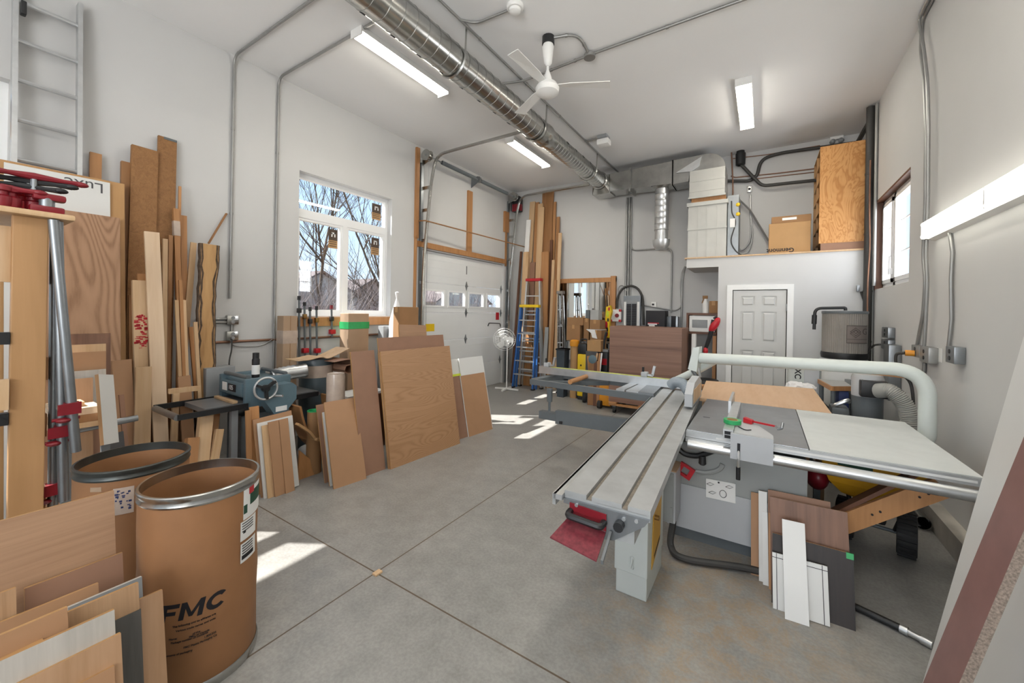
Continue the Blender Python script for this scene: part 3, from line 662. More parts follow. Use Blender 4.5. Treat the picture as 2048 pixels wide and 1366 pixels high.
# dropper
xd = at(1324, 420, y=YD).x; zd0, zd1 = at(1324, 378, y=YD-.05).z, at(1324, 460, y=YD-.05).z; rd = .115; yd = YD-.02
mb = MB(); vs0 = []; vs1 = []
for i in range(n):
    A_ = 2*PI*i/n; hx, hy = sqp(A_, .20, .16); vs0.append(mb.bm.verts.new((xd+.06+hx*1.15, yd+hy, zb-.02))); vs1.append(mb.bm.verts.new((xd+rd*math.cos(A_), yd+rd*math.sin(A_), zd0)))
for i in range(n): mb._f([vs0[i], vs0[(i+1) % n], vs1[(i+1) % n], vs1[i]])
mb.o('dropper_collar', K['galv'], t, ang=40)
mb = MB(); prof = []
for i in range(7):
    h = zd0-(zd0-zd1)*i/7; prof += [(rd, h), (rd, h-(zd0-zd1)/7*.92), (rd+.005, h-(zd0-zd1)/7*.95)]
mb.lathe(prof+[(rd, zd1)], (xd, yd, 0), (0, 0, 1), 30); mb.o('dropper_pipe', K['alu'], t, ang=50)
mb = MB(); mb.lathe([(rd-.008, zd1+.02), (rd-.008, zd1-.16), (rd+.03, zd1-.17), (rd+.02, zd1-.26), (rd-.02, zd1-.33), (.05, zd1-.35), (.045, zd1-.34), (rd-.03, zd1-.30)], (xd, yd, 0), (0, 0, 1), 30); mb.o('dropper_nozzle', K['alu'], t)
# furnace on the loft
t = thing('furnace', 'tall sheet-metal furnace cabinet standing on the loft', 'furnace', (xp0+.3, YD, ztop+.03)); z0 = ztop+.022
x0, x1 = at(1376, 450, y=YD-.2).x, at(1453, 450, y=YD-.2).x; zt_, zg = at(1410, 407, y=YD-.2).z, at(1410, 396, y=YD-.2).z
mb = MB(); mb.b(x0, x1, YD-.2, YD+.38, z0, zt_-.02)
for k in range(1, 4): xx = x0+(x1-x0)*k/4; mb.b(xx-.006, xx+.006, YD-.208, YD-.2, z0, zt_-.03)
mb.b(x0-.008, x1+.008, YD-.212, YD-.2, (z0+zt_)/2+.03, (z0+zt_)/2+.055); mb.o('cabinet', K['furn'], t, ang=None)
mb = MB(); mb.b(x0-.02, x1+.02, YD-.225, YD+.38, zt_-.03, zt_+.03); mb.o('cabinet_cap', K['furn'], t, ang=None)
mb = MB(); mb.b(x0+.04, x1-.02, YD-.17, YD+.3, zt_+.03, zg+.02); mb.o('coil_gap', K['fir'], t, ang=None)
mb = MB(); mb.b(xp0, xp1, YD-.21, YD+.3, zg+.02, zc_)
for k in (.25, .6): mb.b(xp0-.004, xp1+.004, YD-.216, YD-.2, zg+(zc_-zg)*k, zg+(zc_-zg)*k+.012)
mb.b(xp0-.015, xp1+.015, YD-.225, YD-.2, zg+.01, zg+.04); mb.o('supply_plenum', K['furn'], t, ang=None)
mb = MB(); mb.b(x1+.01, x1+.16, YD-.12, YD+.36, z0, zt_+.1); mb.o('side_duct', K['steel'], t, ang=None)
mb = MB(); q = at(1464, 443, y=YD-.25); mb.b(q.x-.035, q.x+.035, YD-.14, YD-.125, q.z-.07, q.z+.07); mb.o('hang_tag', K['paper'], t, ang=None)['label'] = 'white paper tag'
mb = MB(); mb.tube(spline([at(1463,402,y=YD-.13), at(1464,425,y=YD-.13), at(1471,445,y=YD-.13), at(1462,480,y=YD-.13), at(1470,500,y=YD-.13), at(1485,512,y=YD-.13)]), .009, 6); mb.o('control_cord', K['hosek'], t)
for vv in (409, 428): q = at(1476, vv, y=YD-.13); MB().ell((q.x, YD-.13, q.z), (.03, .012, .03), 8, 6).o('yellow_ribbon', K['yellow'], t)
# conduits ----------------------------------------------------------
def clip(mb, p, ax, r=.014): mb.cyl(Vector(p)-Vector(ax)*.012, Vector(p)+Vector(ax)*.012, r+.008, seg=8)
def conduit(name, label, pts, r=.0135, mt='cond', fil=.12, clips=(), cat='conduit', grp=None):
    mb = MB(); q = fillet(pts, fil, 6); mb.tube(q, r, 8)
    P = [Vector(p) for p in pts]
    for i, f in clips:
        d = (P[i+1]-P[i]); mb.cyl(P[i]+d*f-d.normalized()*.012, P[i]+d*f+d.normalized()*.012, r+.004, seg=8)
    return tag(mb.o(name, K[mt], ang=50), label, cat, grp)
W = XL+.018; CZ = ZC-.018
a = at(468, 130, x=W); c1 = at(520, 66, z=CZ)
conduit('mounted_conduit', 'grey conduit dropping down the left wall to the twin outlet boxes', [(-3.02, a.y, CZ), (W, a.y, CZ), (W, a.y, 1.68)], clips=((1, .3), (1, .65), (1, .88)))
a2 = at(557, 175, x=W)
conduit('mounted_conduit', 'grey conduit dropping down the left wall beside the cardboard column', [(-2.76, a2.y, CZ), (W, a2.y, CZ), (W, a2.y, .75)], clips=((1, .25), (1, .55)))
conduit('mounted_conduit', 'long conduit on the ceiling right beside the spiral duct', [(-2.43, 1.6, CZ), (-2.40, YB-.03, CZ)], clips=((0, .15), (0, .25), (0, .4), (0, .55), (0, .7), (0, .85)))
jy = 3.892
conduit('mounted_conduit', 'conduit crossing the ceiling from the duct to the right wall', [(-2.72, jy-.06, CZ-.0), (-2.40, jy, CZ-.03), (-1.582, jy, CZ), (1.0, jy-.02, CZ)], fil=.1, clips=((1, .45), (1, .8), (2, .3), (2, .6)))
f_ = at(1102, 82, z=CZ)
conduit('mounted_conduit', 'curved conduit looping from the ceiling junction box to the fan mount', [(-1.582, jy, CZ), (-1.56, jy-.36, CZ), (-1.83, 3.45, CZ)], fil=.22, clips=((0, .5), (1, .4)))
t = tag(MB().lathe([(0, 0), (.06, 0), (.06, .035), (0, .035)], (-1.582, jy, ZC-.05), (0, 0, 1), 18).o('junction_box', K['cond']), 'round junction box on the ceiling where the fan conduit branches off', 'junction box')
a = at(935, 55, z=CZ); b = at(1018, 20, z=CZ)
conduit('mounted_conduit', 'short curved conduit running out to the smoke detector', [(-2.43, a.y-.12, CZ), (a.x+.1, a.y, CZ), (b.x, b.y, CZ)], r=.011, fil=.25)
def detector(u, v, label, r, h, mt='white'):
    p = at(u, v, z=ZC-.03); t = thing('smoke_detector', label, 'detector', (p.x, p.y, ZC), 0)
    MB().lathe([(r, 0), (r, -h*.35), (r*.9, -h*.5), (0, -h*.5)], (p.x, p.y, ZC), (0, 0, 1), 26).o('base', K[mt], t)
    MB().lathe([(r*.7, -h*.5), (r*.66, -h*.8), (r*.35, -h), (0, -h)], (p.x, p.y, ZC), (0, 0, 1), 24).o('sensor_cap', K[mt], t); return p
detector(1030, 18, 'round white smoke detector at the top of the picture', .075, .07)
p = at(1207, 280, z=ZC-.06); t = thing('ceiling_heat_sensor', 'boxy white ceiling sensor beside the far end of the duct conduit', 'detector', (p.x, p.y, ZC))
MB().rbox(p.x-.075, p.x+.075, p.y-.09, p.y+.09, ZC-.05, ZC-.001, .012).o('housing', K['grey'], t)
MB().rbox(p.x-.09, p.x+.09, p.y-.06, p.y+.10, ZC-.14, ZC-.05, .02).o('cover', K['white'], t)
conduit('mounted_conduit', 'short feed from the duct conduit into the boxy ceiling sensor', [(-2.40, p.y, CZ), (p.x-.07, p.y, CZ)], r=.011)
# ceiling fan
p = Vector((-1.84, 3.45, ZC)); t = thing('ceiling_fan', 'white ceiling fan on a long downrod', 'ceiling fan', p)
zc2 = at(1098, 178, y=3.45).z
MB().lathe([(.06, -.001), (.062, -.075), (.03, -.085), (0, -.085)], p, (0, 0, 1), 18).o('mount_box', K['black'], t)
MB().lathe([(.05, -.075), (.058, -.10), (.04, -.26), (.018, -.29), (0, -.29)], p, (0, 0, 1), 20).o('canopy', K['white'], t)
MB().cyl(p+Vector((0, 0, -.28)), (p.x, p.y, zc2+.13), .012, seg=10).o('downrod', K['white'], t)
MB().lathe([(.014, .19), (.04, .12), (.045, .07), (.09, .055), (.118, .01), (.112, -.035), (.07, -.065), (0, -.075)], (p.x, p.y, zc2), (0, 0, 1), 28).o('motor', K['white'], t)
for k in range(3):
    A_ = .5+k*2*PI/3; d = Vector((math.cos(A_), math.sin(A_), 0)); s = Vector((-d.y, d.x, 0)); c_ = Vector((p.x, p.y, zc2+.03))
    mb = MB(); mb.prism([c_+d*.10-s*.03, c_+d*.22-s*.05, c_+d*.60-s*.065, c_+d*.62+s*.055, c_+d*.22+s*.045+Vector((0,0,.012)), c_+d*.10+s*.03+Vector((0,0,.012))], (0, 0, .006)); mb.o('blade', K['white'], t, ang=None)
# ================================================================= overhead door gear
def track(yy, label, s):
    t = thing('door_track', label, 'door track', (XL, yy, 0), 0, 'overhead door tracks')
    xo = -4.58; zt = 3.86; zh = 4.14
    path = fillet([(XL+.09, yy, .08), (XL+.10, yy, 2.4), (xo+.02, yy, zt-.30), (xo+.02, yy, zh), (-3.35, yy, zh)] if False else [(XL+.07, yy, .08), (XL+.085, yy, 2.35), (XL+.24, yy, 3.75), (XL+.34, yy, 4.12), (XL+.75, yy, 4.13), (-2.95, yy, 4.13)], .5, 8)
    mb = MB()
    for i in range(len(path)-1): mb.beam(path[i], path[i+1], .012, .055, (0, 1, 0)) if False else None
    mb.tube(path, .026, 6); mb.o('rail', K['galv'], t, ang=None)
    mb = MB(); mb.b(XL+.001, XL+.035, yy-s*.0-.03, yy+.03, 0, 4.05); mb.o('wall_angle', K['steel'], t, ang=None)
    for zz in (.6, 1.35, 2.05, 2.75, 3.25, 3.62):
        xr = XL+.075 if zz < 2.35 else XL+.085+(zz-2.35)/1.4*.155
        MB().b(XL+.03, xr, yy-.012, yy+.012, zz-.025, zz+.025).o('bracket', K['galv'], t, ang=None)
    mb = MB(); mb.tube([(-2.97, yy, 4.13), (-2.97, yy, ZC-.002)], .014, 4); mb.tube([(-3.0, yy, 4.13), (-2.80, yy+.02, ZC-.002)], .012, 4); mb.o('hanger', K['galv'], t)
    MB().tube([(XL+.14, yy+s*.03, .3), (XL+.14, yy+s*.03, 4.0)], .003, 5).o('lift_cable', K['steel'], t)
track(4.72, 'curved galvanized door track nearer the tall window', 1)
track(7.36, 'curved galvanized door track in the far corner', -1)
t = thing('torsion_shaft', 'torsion spring shaft across the top of the overhead door', 'spring shaft', (XL+.2, 6, 4.13)); xs, zs = XL+.20, 4.12
MB().cyl((xs, 4.60, zs), (xs, 7.48, zs), .013, seg=8).o('shaft', K['steel'], t)
for a, b in ((5.0, 5.95), (6.10, 7.05)):
    prof = []; n = int((b-a)/.02)
    for i in range(n): prof += [(.030, a+.02*i), (.036, a+.02*i+.008)]
    MB().lathe(prof, (xs, 0, zs), (0, 1, 0), 14).o('spring', K['dkgrey'], t)
for yy in (4.66, 7.30):
    MB().lathe([(.014, -.05), (.09, -.05), (.085, -.03), (.055, -.02), (.06, .03), (.09, .04), (.014, .05)], (xs, yy, zs), (0, 1, 0), 22).o('cable_drum', K['galv'], t)
    mb = MB(); mb.prism([(XL+.03, yy+.05, zs-.12), (xs+.07, yy+.05, zs-.04), (xs+.05, yy+.05, zs+.07), (XL+.03, yy+.05, zs+.09)], (0, .008, 0)); mb.o('bearing_plate', K['galv'], t)
mb = MB(); mb.prism([(XL+.04, 6.0, zs-.14), (xs+.05, 6.0, zs-.03), (xs+.05, 6.0, zs+.05), (XL+.04, 6.0, zs+.05)], (0, .012, 0)); mb.lathe([(.014, -.03), (.06, -.03), (.06, .03), (.014, .03)], (xs, 6.02, zs), (0, 1, 0), 16); mb.o('centre_bracket', K['steel'], t)
t = thing('door_opener', 'black and red jackshaft door opener at the far end of the spring shaft', 'door opener', (XL+.2, 7.45, 3.9))
MB().rbox(XL+.06, XL+.26, 7.40, 7.60, 3.83, 4.17, .03).o('motor_housing', K['black'], t)
MB().rbox(XL+.262, XL+.285, 7.42, 7.53, 3.84, 3.99, .01).o('front_panel', K['dkred'], t)['label'] = 'red end panel'
MB().rbox(XL+.10, XL+.24, 7.385, 7.40, 3.82, 3.98, .005).o('side_panel', K['dkred'], t)['label'] = 'red side panel'
# strap lath that runs across the door tracks
a = at(838, 442, x=XL+.06); b = at(850, 441, x=XL+.2); c_ = at(1050, 494, x=XL+.35)
tag(MB().tube([a, b, c_], .012, 6).o('wooden_rod', K['brown'], ang=60), 'long thin wood rod slung across the overhead door tracks', 'rod')
# ================================================================= left wall services
w_ = XL+.004
t = thing('outlet_boxes', 'pair of metal outlet boxes stacked on the left wall below the conduit', 'outlet box', (XL, a.y, 1.6))
pa, pb = at(459, 640, x=XL+.05), at(459, 672, x=XL+.05); ya = at(468, 400, x=W).y
for p, n in ((pa, 'upper_box'), (pb, 'lower_box')):
    bx = MB().rbox(XL, XL+.05, ya-.055, ya+.055, p.z-.05, p.z+.05, .006).o(n, K['galv'], t)
    for dz in (-.022, .022): MB().lathe([(0, 0), (.018, 0), (.018, .004), (0, .004)], (XL+.05, ya, p.z+dz), (1, 0, 0), 14).o('socket', K['grey'], bx)
MB().cyl((XL+.02, ya, pb.z+.05), (XL+.02, ya, pa.z-.05), .014, seg=8).o('nipple', K['cond'], t)
conduit('mounted_conduit', 'short twin conduits entering the upper outlet box from the lumber', [(W, ya-.32, pa.z+.01), (W, ya-.055, pa.z+.01)], r=.012)
conduit('mounted_conduit', 'lower of the short twin conduits reaching the upper outlet box', [(W, ya-.32, pa.z-.025), (W, ya-.055, pa.z-.025)], r=.012)
zc_p = at(500, 681.5, x=W).z
tag(MB().tube([(W, 1.7, zc_p), (W, 2.62, zc_p)], .014, 8).o('copper_pipe', K['copper']), 'copper pipe running along the left wall under the outlet boxes', 'pipe')
tag(MB().tube([(W, 2.66, 1.21), (W, 4.5, 1.22)], .0134, 8).o('copper_pipe', K['copper']), 'copper pipe along the wall under the tall window', 'pipe')
tag(MB().tube(spline([at(461,680,x=XL+.05), at(470,692,x=XL+.03), at(510,693,x=XL+.02), at(530,688,x=XL+.02), at(545,678,x=XL+.03)]), .006, 6).o('grey_cable', K['cond']), 'slack grey cable from the lower outlet box along the copper pipe', 'cable')
tag(MB().tube(spline([at(464,678,x=XL+.06), at(463,700,x=XL+.07), at(459,720,x=XL+.08), at(458,745,x=XL+.15), at(459,790,x=XL+.3)]), .007, 6).o('black_power_cord', K['hosek']), 'black power cord hanging from the lower outlet box', 'cord')
# two unseen fixtures added to brighten the right wall and far end
fixture((-.24, 2.75, ZC), 1.24, 'added unseen ceiling light above the sliding table, out past the top of the picture')
fixture((-.24, -.3, ZC), 1.24, 'added unseen ceiling light overhead at the viewpoint on the right side')
# ================================================================= left wall lumber
t = thing('aluminium_ladder', 'aluminium extension ladder leaning on the left wall above the plywood', 'ladder', (-4.6, .65, 0))
def lad(yv, z): f = (4.12-z)/4.1; return Vector((-4.83+.20*f, yv, z))
ypair = lambda z: (at(31, 0, x=-4.80).y, at(161, 15, x=-4.80).y)
yl, yr = ypair(0)
for yy, n in ((yl, 0), (yr, 1)):
    mb = MB(); mb.beam(lad(yy, .03), lad(yy, 4.08 if n else 4.25), .028, .075, (1, 0, 0)); mb.b(*[0]*6) if False else None; mb.o('side_rail', K['alu'], t, ang=None)
for k in range(12):
    z = .35+.305*k+.19
    MB().cyl(lad(yl, z), lad(yr, z), .017, seg=8).o('rung', K['alu'], t)
for yy in (yl, yr): MB().b(-4.67, -4.59, yy-.03, yy+.03, 0, .06).o('rubber_foot', K['rubber'], t)
MB().rbox(-4.80, -4.74, yl+.02, yl+.05, 3.78, 3.88, .008).o('pulley_block', K['black'], t)
G = 'lumber leaning on the left wall'
# sheets behind the clamp rack
lean('plywood_sheet', 'tall pale plywood sheet behind the white printed film board', 'plywood sheet', (0,318), (249,366), (0,700), 'x', (.06,), -4.53, .018, K['plyb'])
o = lean('film_faced_board', 'white film-faced board with faint printed lettering, in front of the plywood', 'board', (8,324), (220,369), (8,700), 'x', (.06,), -4.508, .016, K['melamine'])
B_ = o.matrix_world
for (u, v) in ((158, 366), (164, 436)):
    Bx = Vector((B_[0][1], B_[1][1], B_[2][1])); q = B_.inverted() @ on_plane(u+50, v+3, B_.translation, Bx)
    text('Luxe', .115, K['inkg'], B_ @ Matrix.Translation((q.x, -.001, q.z)) @ Matrix.Rotation(PI/2, 4, 'X') @ Matrix.Rotation(PI, 4, 'Z'), 'printed_lettering', o)
lean('veneered_door_blank', 'big warm brown door panel with cathedral grain behind the pipe clamps', 'panel', (70,411), (240,432), (70,700), 'x', (.06,), -4.465, .035, K['door_grain'], K['plyb'])
# single boards: (name,label, tl, tr, low, top x, bottom x, thickness, material)
LB_ = [
 ('pine_offcut','short pine board with a dark scrawl poking up beside the ladder foot',(180,303),(204,309),(178,420),(.06,),-4.650,.03,'fir'),
 ('wood_stud','narrow brown stud between the plywood sheet and the wide rough board',(243,321),(261,326),(241,450),(.06,),-4.650,.04,'brown'),
 ('rough_sawn_board','widest rough-sawn brown board standing on the left wall',(264,288),(317,302),(255,575),(.06,),-4.610,.04,'rough'),
 ('rough_sawn_board','tallest rough-sawn brown board with a grey painted top',(317,270),(354,279),(312,480),(.06,),-4.636,.030,'rough'),
 ('thin_lath','thin upright lath right of the tallest rough board',(358,372),(363,373),(356,520),(.06,),-4.610,.02,'fir'),
 ('moulding_bundle','taped bundle of slim mouldings right of the tallest rough board',(347,416),(358,417),(352,560),(.06,),-4.570,.035,'fir'),
 ('fir_board','reddish fir board beside the taped moulding bundle',(362,430),(374,432),(363,600),(.06,),-4.650,.04,'fir'),
 ('grey_stud','weathered short stud tilting behind the live-edge slab',(382,484),(394,485),(372,600),(.06,),-4.630,.02,'pine'),
 ('narrow_pine_strip','narrow pine strip with a nail hole near its top',(326,477),(336,478),(324,700),(.06,),-4.534,.025,'pine'),
 ('brown_strip','thin dark strip between the nail-hole strip and the mouldings',(338,470),(346,471),(334,700),(.06,),-4.570,.03,'brown'),
 ('stencilled_board','board stamped with a smudged red stencil',(265,560),(293,561),(269,735),(.06,),-4.454,.04,'pine'),
 ('short_brown_board','stub of brown board just behind the red-stencilled board',(275,547),(292,549),(276,700),(.06,),-4.494,.03,'fir'),
 ('dark_board','dark board edge behind the red-stencilled board',(258,590),(272,592),(258,760),(.06,),-4.530,.03,'brown'),
 ('pale_pine_plank','long pale pine plank in front of the rough boards',(289,462),(319,466),(296,620),(.06,),-4.414,.025,'pinew'),
 ('slim_moulding','slim moulding, leftmost of three behind the wide mdf offcut',(350,600),(357,601),(357,752),(.06,),-4.490,.02,'pine'),
 ('slim_moulding','slim moulding, middle one of three behind the wide mdf offcut',(358,560),(365,561),(365,752),(.06,),-4.490,.02,'fir'),
 ('slim_moulding','slim moulding, rightmost of three behind the wide mdf offcut',(366,600),(372,601),(372,752),(.06,),-4.490,.02,'pine'),
 ('knotty_board','narrow knotty board left of the live-edge slab',(378,654),(386,655),(388,770),(.06,),-4.530,.025,'fir'),
 ('pale_offcut','slim pale offcut leaning on the live-edge slab',(388,644),(395,645),(395,770),(.06,),-4.450,.025,'pine'),
 ('mdf_offcut','wide mdf offcut standing before the mouldings',(356,754),(381,752),(365,885),(.06,),-4.390,.02,'mdf'),
 ('narrow_offcut','narrow upright offcut left of the wide mdf offcut',(347,777),(360,777),(342,885),(.06,),-4.390,.03,'pine'),
 ('golden_board','short golden board in front of the red-stencilled board',(272,735),(304,733),(269,885),(.06,),-4.370,.025,'pine'),
 ('mdf_strip','pale mdf strip right of the big brown door panel',(224,722),(263,723),(232,850),(.06,),-4.410,.018,'mdf'),
 ('leaning_post','thick square post leaning low behind the drums',(402,829),(428,833),(394,905),-3.98,-3.80,.07,'pine'),
 ('leaning_post','reddish square post just behind the thick low post',(418,822),(441,823),(409,905),-4.06,-3.90,.06,'fir'),
 ('leaning_post','slim pale post with a mossy end, beside the planer base',(433,858),(449,859),(424,910),-3.92,-3.78,.05,'pine'),
 ('leaning_post','stubby post with its cut end up, left of the thick low post',(376,876),(400,879),(372,915),-3.92,-3.78,.07,'fir'),
 ('mdf_stub','grey-brown wedge offcut beside the pipe rack, right of the white slanted board',(238,790),(248,800),(246,880),-4.10,-3.95,.02,'mdfr'),
]
for (n,l,tl,tr,lo,xt,xb,th,mk) in LB_:
    o = lean(n, l, 'board', tl, tr, lo, 'x', xt, xb, th, K[mk], None, G)
    if n == 'stencilled_board':
        rnd = random.Random(3); mb = MB(); w = .12
        for k in range(60):
            z_ = (o.dimensions.z)*.0+rnd.choice((0, 1))*0+rnd.uniform(1.22, 1.50); x_ = rnd.uniform(.0, .075); mb.b(x_, x_+rnd.uniform(.01, .03), -.0015, -.0003, z_, z_+rnd.uniform(.004, .02))
        mb.o('red_stencil', K['red'], o, o.matrix_world.copy(), ang=None)
    if n == 'rough_sawn_board' and 'tallest' in l:
        zt_ = max(v.co.z for v in o.data.vertices); wx = max(v.co.x for v in o.data.vertices)
        MB().b(.04, wx, -.003, .043, zt_-.02, zt_+.001).o('painted_end', K['dkgrey'], o, o.matrix_world.copy(), ang=None)
    if n == 'moulding_bundle': 
        zt_ = max(v.co.z for v in o.data.vertices); wx = max(v.co.x for v in o.data.vertices)
        MB().b(-.004, wx+.004, -.004, .04, zt_-.26, zt_-.12).o('clear_tape', K['clear'], o, o.matrix_world.copy(), ang=None)
# stick and live-edge slab
tag(MB().beam(at(417,487,x=-4.80), at(453,427,x=-4.872), .018, .012).o('thin_stick', K['brown'], ang=None), 'thin stick slanting up to the right above the live-edge slab', 'stick')
TLp = at(403,486,x=-4.66); TRp = at(436,491,x=-4.66); B0 = floor_from((419,488), (412,790), 'x', -4.52)
rnd = random.Random(9)
def slab_shape(w, h):
    Lx = [(0,.0),(.03,.12),(.02,.25),(-.01,.34),(-.035,.46),(-.03,.6),(.0,.8),(.0,1)]; Rx = [(1,0),(.93,.1),(.98,.2),(.90,.3),(.93,.42),(1.0,.5),(.90,.62),(.86,.72),(.94,.85),(1.06,.93),(1.07,1)]
    def interp(T_, t):
        for (a, b), (c, d) in zip(T_, T_[1:]):
            if b <= t <= d: return a+(c-a)*(t-b)/(d-b)
        return T_[-1][0]
    P = []
    for i in range(31): t = i/30; P.append((w*interp(Rx, t)+rnd.uniform(-.006, .006), h*t))
    for i in range(30, -1, -1): t = i/30; P.append((w*interp(Lx, t)+rnd.uniform(-.006, .006), h*t))
    return P
Wv = TRp-TLp
o = board('live_edge_slab', 'live-edge slab with wavy bark down both sides on the left wall', 'slab', B0-Wv*.5, B0+Wv*.5, TLp, .045, K['slabw'], None, None, None, slab_shape)
vs = [v.co.copy() for v in o.data.vertices]; nn = len(vs)//2
for s, rng in (('bark_edge', range(0, 31)), ('bark_edge', range(31, 62))):
    mb = MB(); pts = [vs[i] for i in rng]; sgn = 1 if rng.start == 0 else -1
    yy = [v.y for v in vs]; y0_, y1_ = min(yy), max(yy); pr = []
    for i, p in enumerate(pts):
        wd = .022+rnd.uniform(-.008, .012)
        pr.append((p.x-sgn*wd*.8, p.x+sgn*.012, p.z))
    for (a, b, z), (c_, d, z2) in zip(pr, pr[1:]):
        mb.hexa([(a, y0_-.004, z), (b, y0_+.004, z), (b, y1_-.004, z), (a, y1_+.002, z), (c_, y0_-.004, z2), (d, y0_+.004, z2), (d, y1_-.004, z2), (c_, y1_+.002, z2)])
    mb.o(s, K['bark'], o, o.matrix_world.copy(), ang=None)
tag(MB().beam(at(337,783,x=-4.15), at(400,776,x=-4.15), .03, .04).o('short_crosspiece', K['pine'], ang=None), 'short stick lying level across the boards by the wide mdf offcut', 'stick')
# ================================================================= clamp rack
t = thing('clamp_rack', 'tall timber pipe clamp rack at the left edge', 'clamp rack', (-3.17, .37, 0))
X0 = -3.15; PY0, PY1 = .304, .422
MB().rbox(X0-.045, X0, PY0, PY1, 0, 2.035, .004).o('post', K['post'], t, ang=None)
MB().rbox(X0-.045, X0, -.35, -.24, 0, 2.035, .004).o('post', K['post'], t, ang=None)
MB().rbox(X0-.60, X0+.06, -.45, PY1+.085, 2.035, 2.065, .01).o('top_shelf', K['pine'], t)
MB().b(X0-.085, X0-.045, -.35, PY1, 1.70, 1.98).o('top_rail', K['pine'], t, ang=None)
for zz in (.52, .95, 1.25): MB().b(X0-.30, X0-.046, PY1-.07, PY1+.012, zz-.06, zz+.06).o('rail', K['fir'], t, ang=None)
for zz in (1.42, 1.02): MB().b(X0-.03, X0+.01, -.3, PY0-.002, zz-.03, zz+.03).o('crossbar', K['black'], t, ang=None)
MB().b(X0-.0, X0+.03, .08, PY0-.004, 1.07, 1.22).o('block', K['pine'], t, ang=None)
MB().tube([(X0-.04, .24, 1.1), (X0-.035, .25, 1.5), (X0-.04, .235, 1.9)], .014, 8).o('yellow_rope', K['yellow'], t)
def clamp_head(mb_name, p, d, parent, label=None, big=1.):
    pass
GP = 'pipe clamps on the rack'
def pipe_clamp(label, top, bot, head_z, r=.02):
    t = thing('pipe_clamp', label, 'clamp', bot, 0, GP); top, bot = Vector(top), Vector(bot)
    MB().cyl(bot, top, r, seg=14).o('pipe', K['steel'], t)
    d = (top-bot).normalized(); p = bot+d*head_z
    mb = MB(); mb.c(p, (.05, .055, .06)); mb.prism([p+Vector((.025, -.055, .028)), p+Vector((.025, .03, .034)), p+Vector((.025, .03, -.028)), p+Vector((.025, -.055, -.028))], (.012, 0, 0)); mb.o('jaw', K['dkred'], t, ang=None)
    mb = MB(); mb.cyl(p+Vector((.0, -.07, -.055)), p+Vector((.0, .03, -.055)), .009); mb.ell(p+Vector((.01, -.03, -.06)), (.02, .03, .014), 10, 6); mb.o('screw', K['dkred'], t)
    return t
xa = X0+.035
a, b = at(107,436,x=xa), at(152,903,x=xa)
pipe_clamp('galvanized pipe clamp hanging slanted on the outer side of the rack', (xa, a.y, 2.03), (xa, b.y, b.z), .24, .021)
xb = X0-.01; a, b = at(100,480,x=xb), at(122,1003,x=xb)
pipe_clamp('dark pipe clamp hanging straight behind the slanted one', (xb, a.y+.025, 2.03), (xb, b.y+.01, b.z), .38, .021)
xb = X0-.06; a, b = at(96,560,x=xb), at(103,985,x=xb)
pipe_clamp('pipe clamp half hidden behind the rack post', (xb, PY1+.03, 2.03), (xb, PY1+.04, b.z-.1), .12, .02)
rnd = random.Random(12)
def clamp_top(u, v, label, ang, hl=.16, red=True, sz=1.):
    x = X0+.0-.10*rnd.random(); p = at(u, v, x=x); zb = 2.066; t = thing('rack_clamp', label, 'clamp', (p.x, p.y, zb), 0, 'clamp ends standing on the rack top')
    MB().lathe([(.03, 0), (.036, .02), (.036, .05), (.02, .06), (.02, .075), (.034, .08), (.034, .10), (0, .10)], (p.x, p.y, zb), (0, 0, 1), 14).o('jaw', K['dkred' if red else 'red'], t)
    MB().cyl((p.x, p.y, zb+.09), (p.x, p.y, p.z), .013, seg=10).o('screw', K['steel'], t)
    d = Vector((math.cos(ang), math.sin(ang), .0)); mb = MB(); q = Vector((p.x, p.y, p.z))
    mb.tube([q-d*hl*.9+Vector((0,0,.0)), q-d*hl*.5, q, q+d*hl*.6, q+d*hl], .014, 8, prof=[.018, .012, .02, .012, .016]); mb.ell(q-d*hl*.9+Vector((0,0,.035)), (.02, .02, .045), 10, 8); mb.ell(q+d*hl, (.02, .026, .014), 10, 8); mb.o('crank', K['dkred'] if red else K['black'], t)
clamp_top(68, 353, 'clamp with a long dark red crank, nearest on the rack top', 1.5, .17)
clamp_top(58, 362, 'clamp with a black crank behind the dark red one', 1.3, .15, False)
clamp_top(42, 372, 'clamp with a low black crank, second from the left on the rack top', 1.2, .14, False)
clamp_top(22, 378, 'bright red clamp end, leftmost but one on the rack top', 1.7, .08, True)
clamp_top(5, 375, 'clamp end cut by the left edge on the rack top', 1.4, .12, True)
t = thing('bench_clamp', 'dark red clamp head with steel bolt lying at the rack top corner', 'clamp', at(96,398,x=X0+.02)); p = at(94,400,x=X0-.0)
MB().rbox(p.x-.03, p.x+.03, p.y-.06, p.y+.06, 2.066, 2.10, .01).o('body', K['dkred'], t); MB().rbox(p.x-.028, p.x+.028, p.y-.05, p.y+.065, 2.13, 2.165, .012).o('jaw', K['dkred'], t); MB().cyl((p.x, p.y, 2.09), (p.x, p.y, 2.14), .028).o('spindle', K['steel'], t)
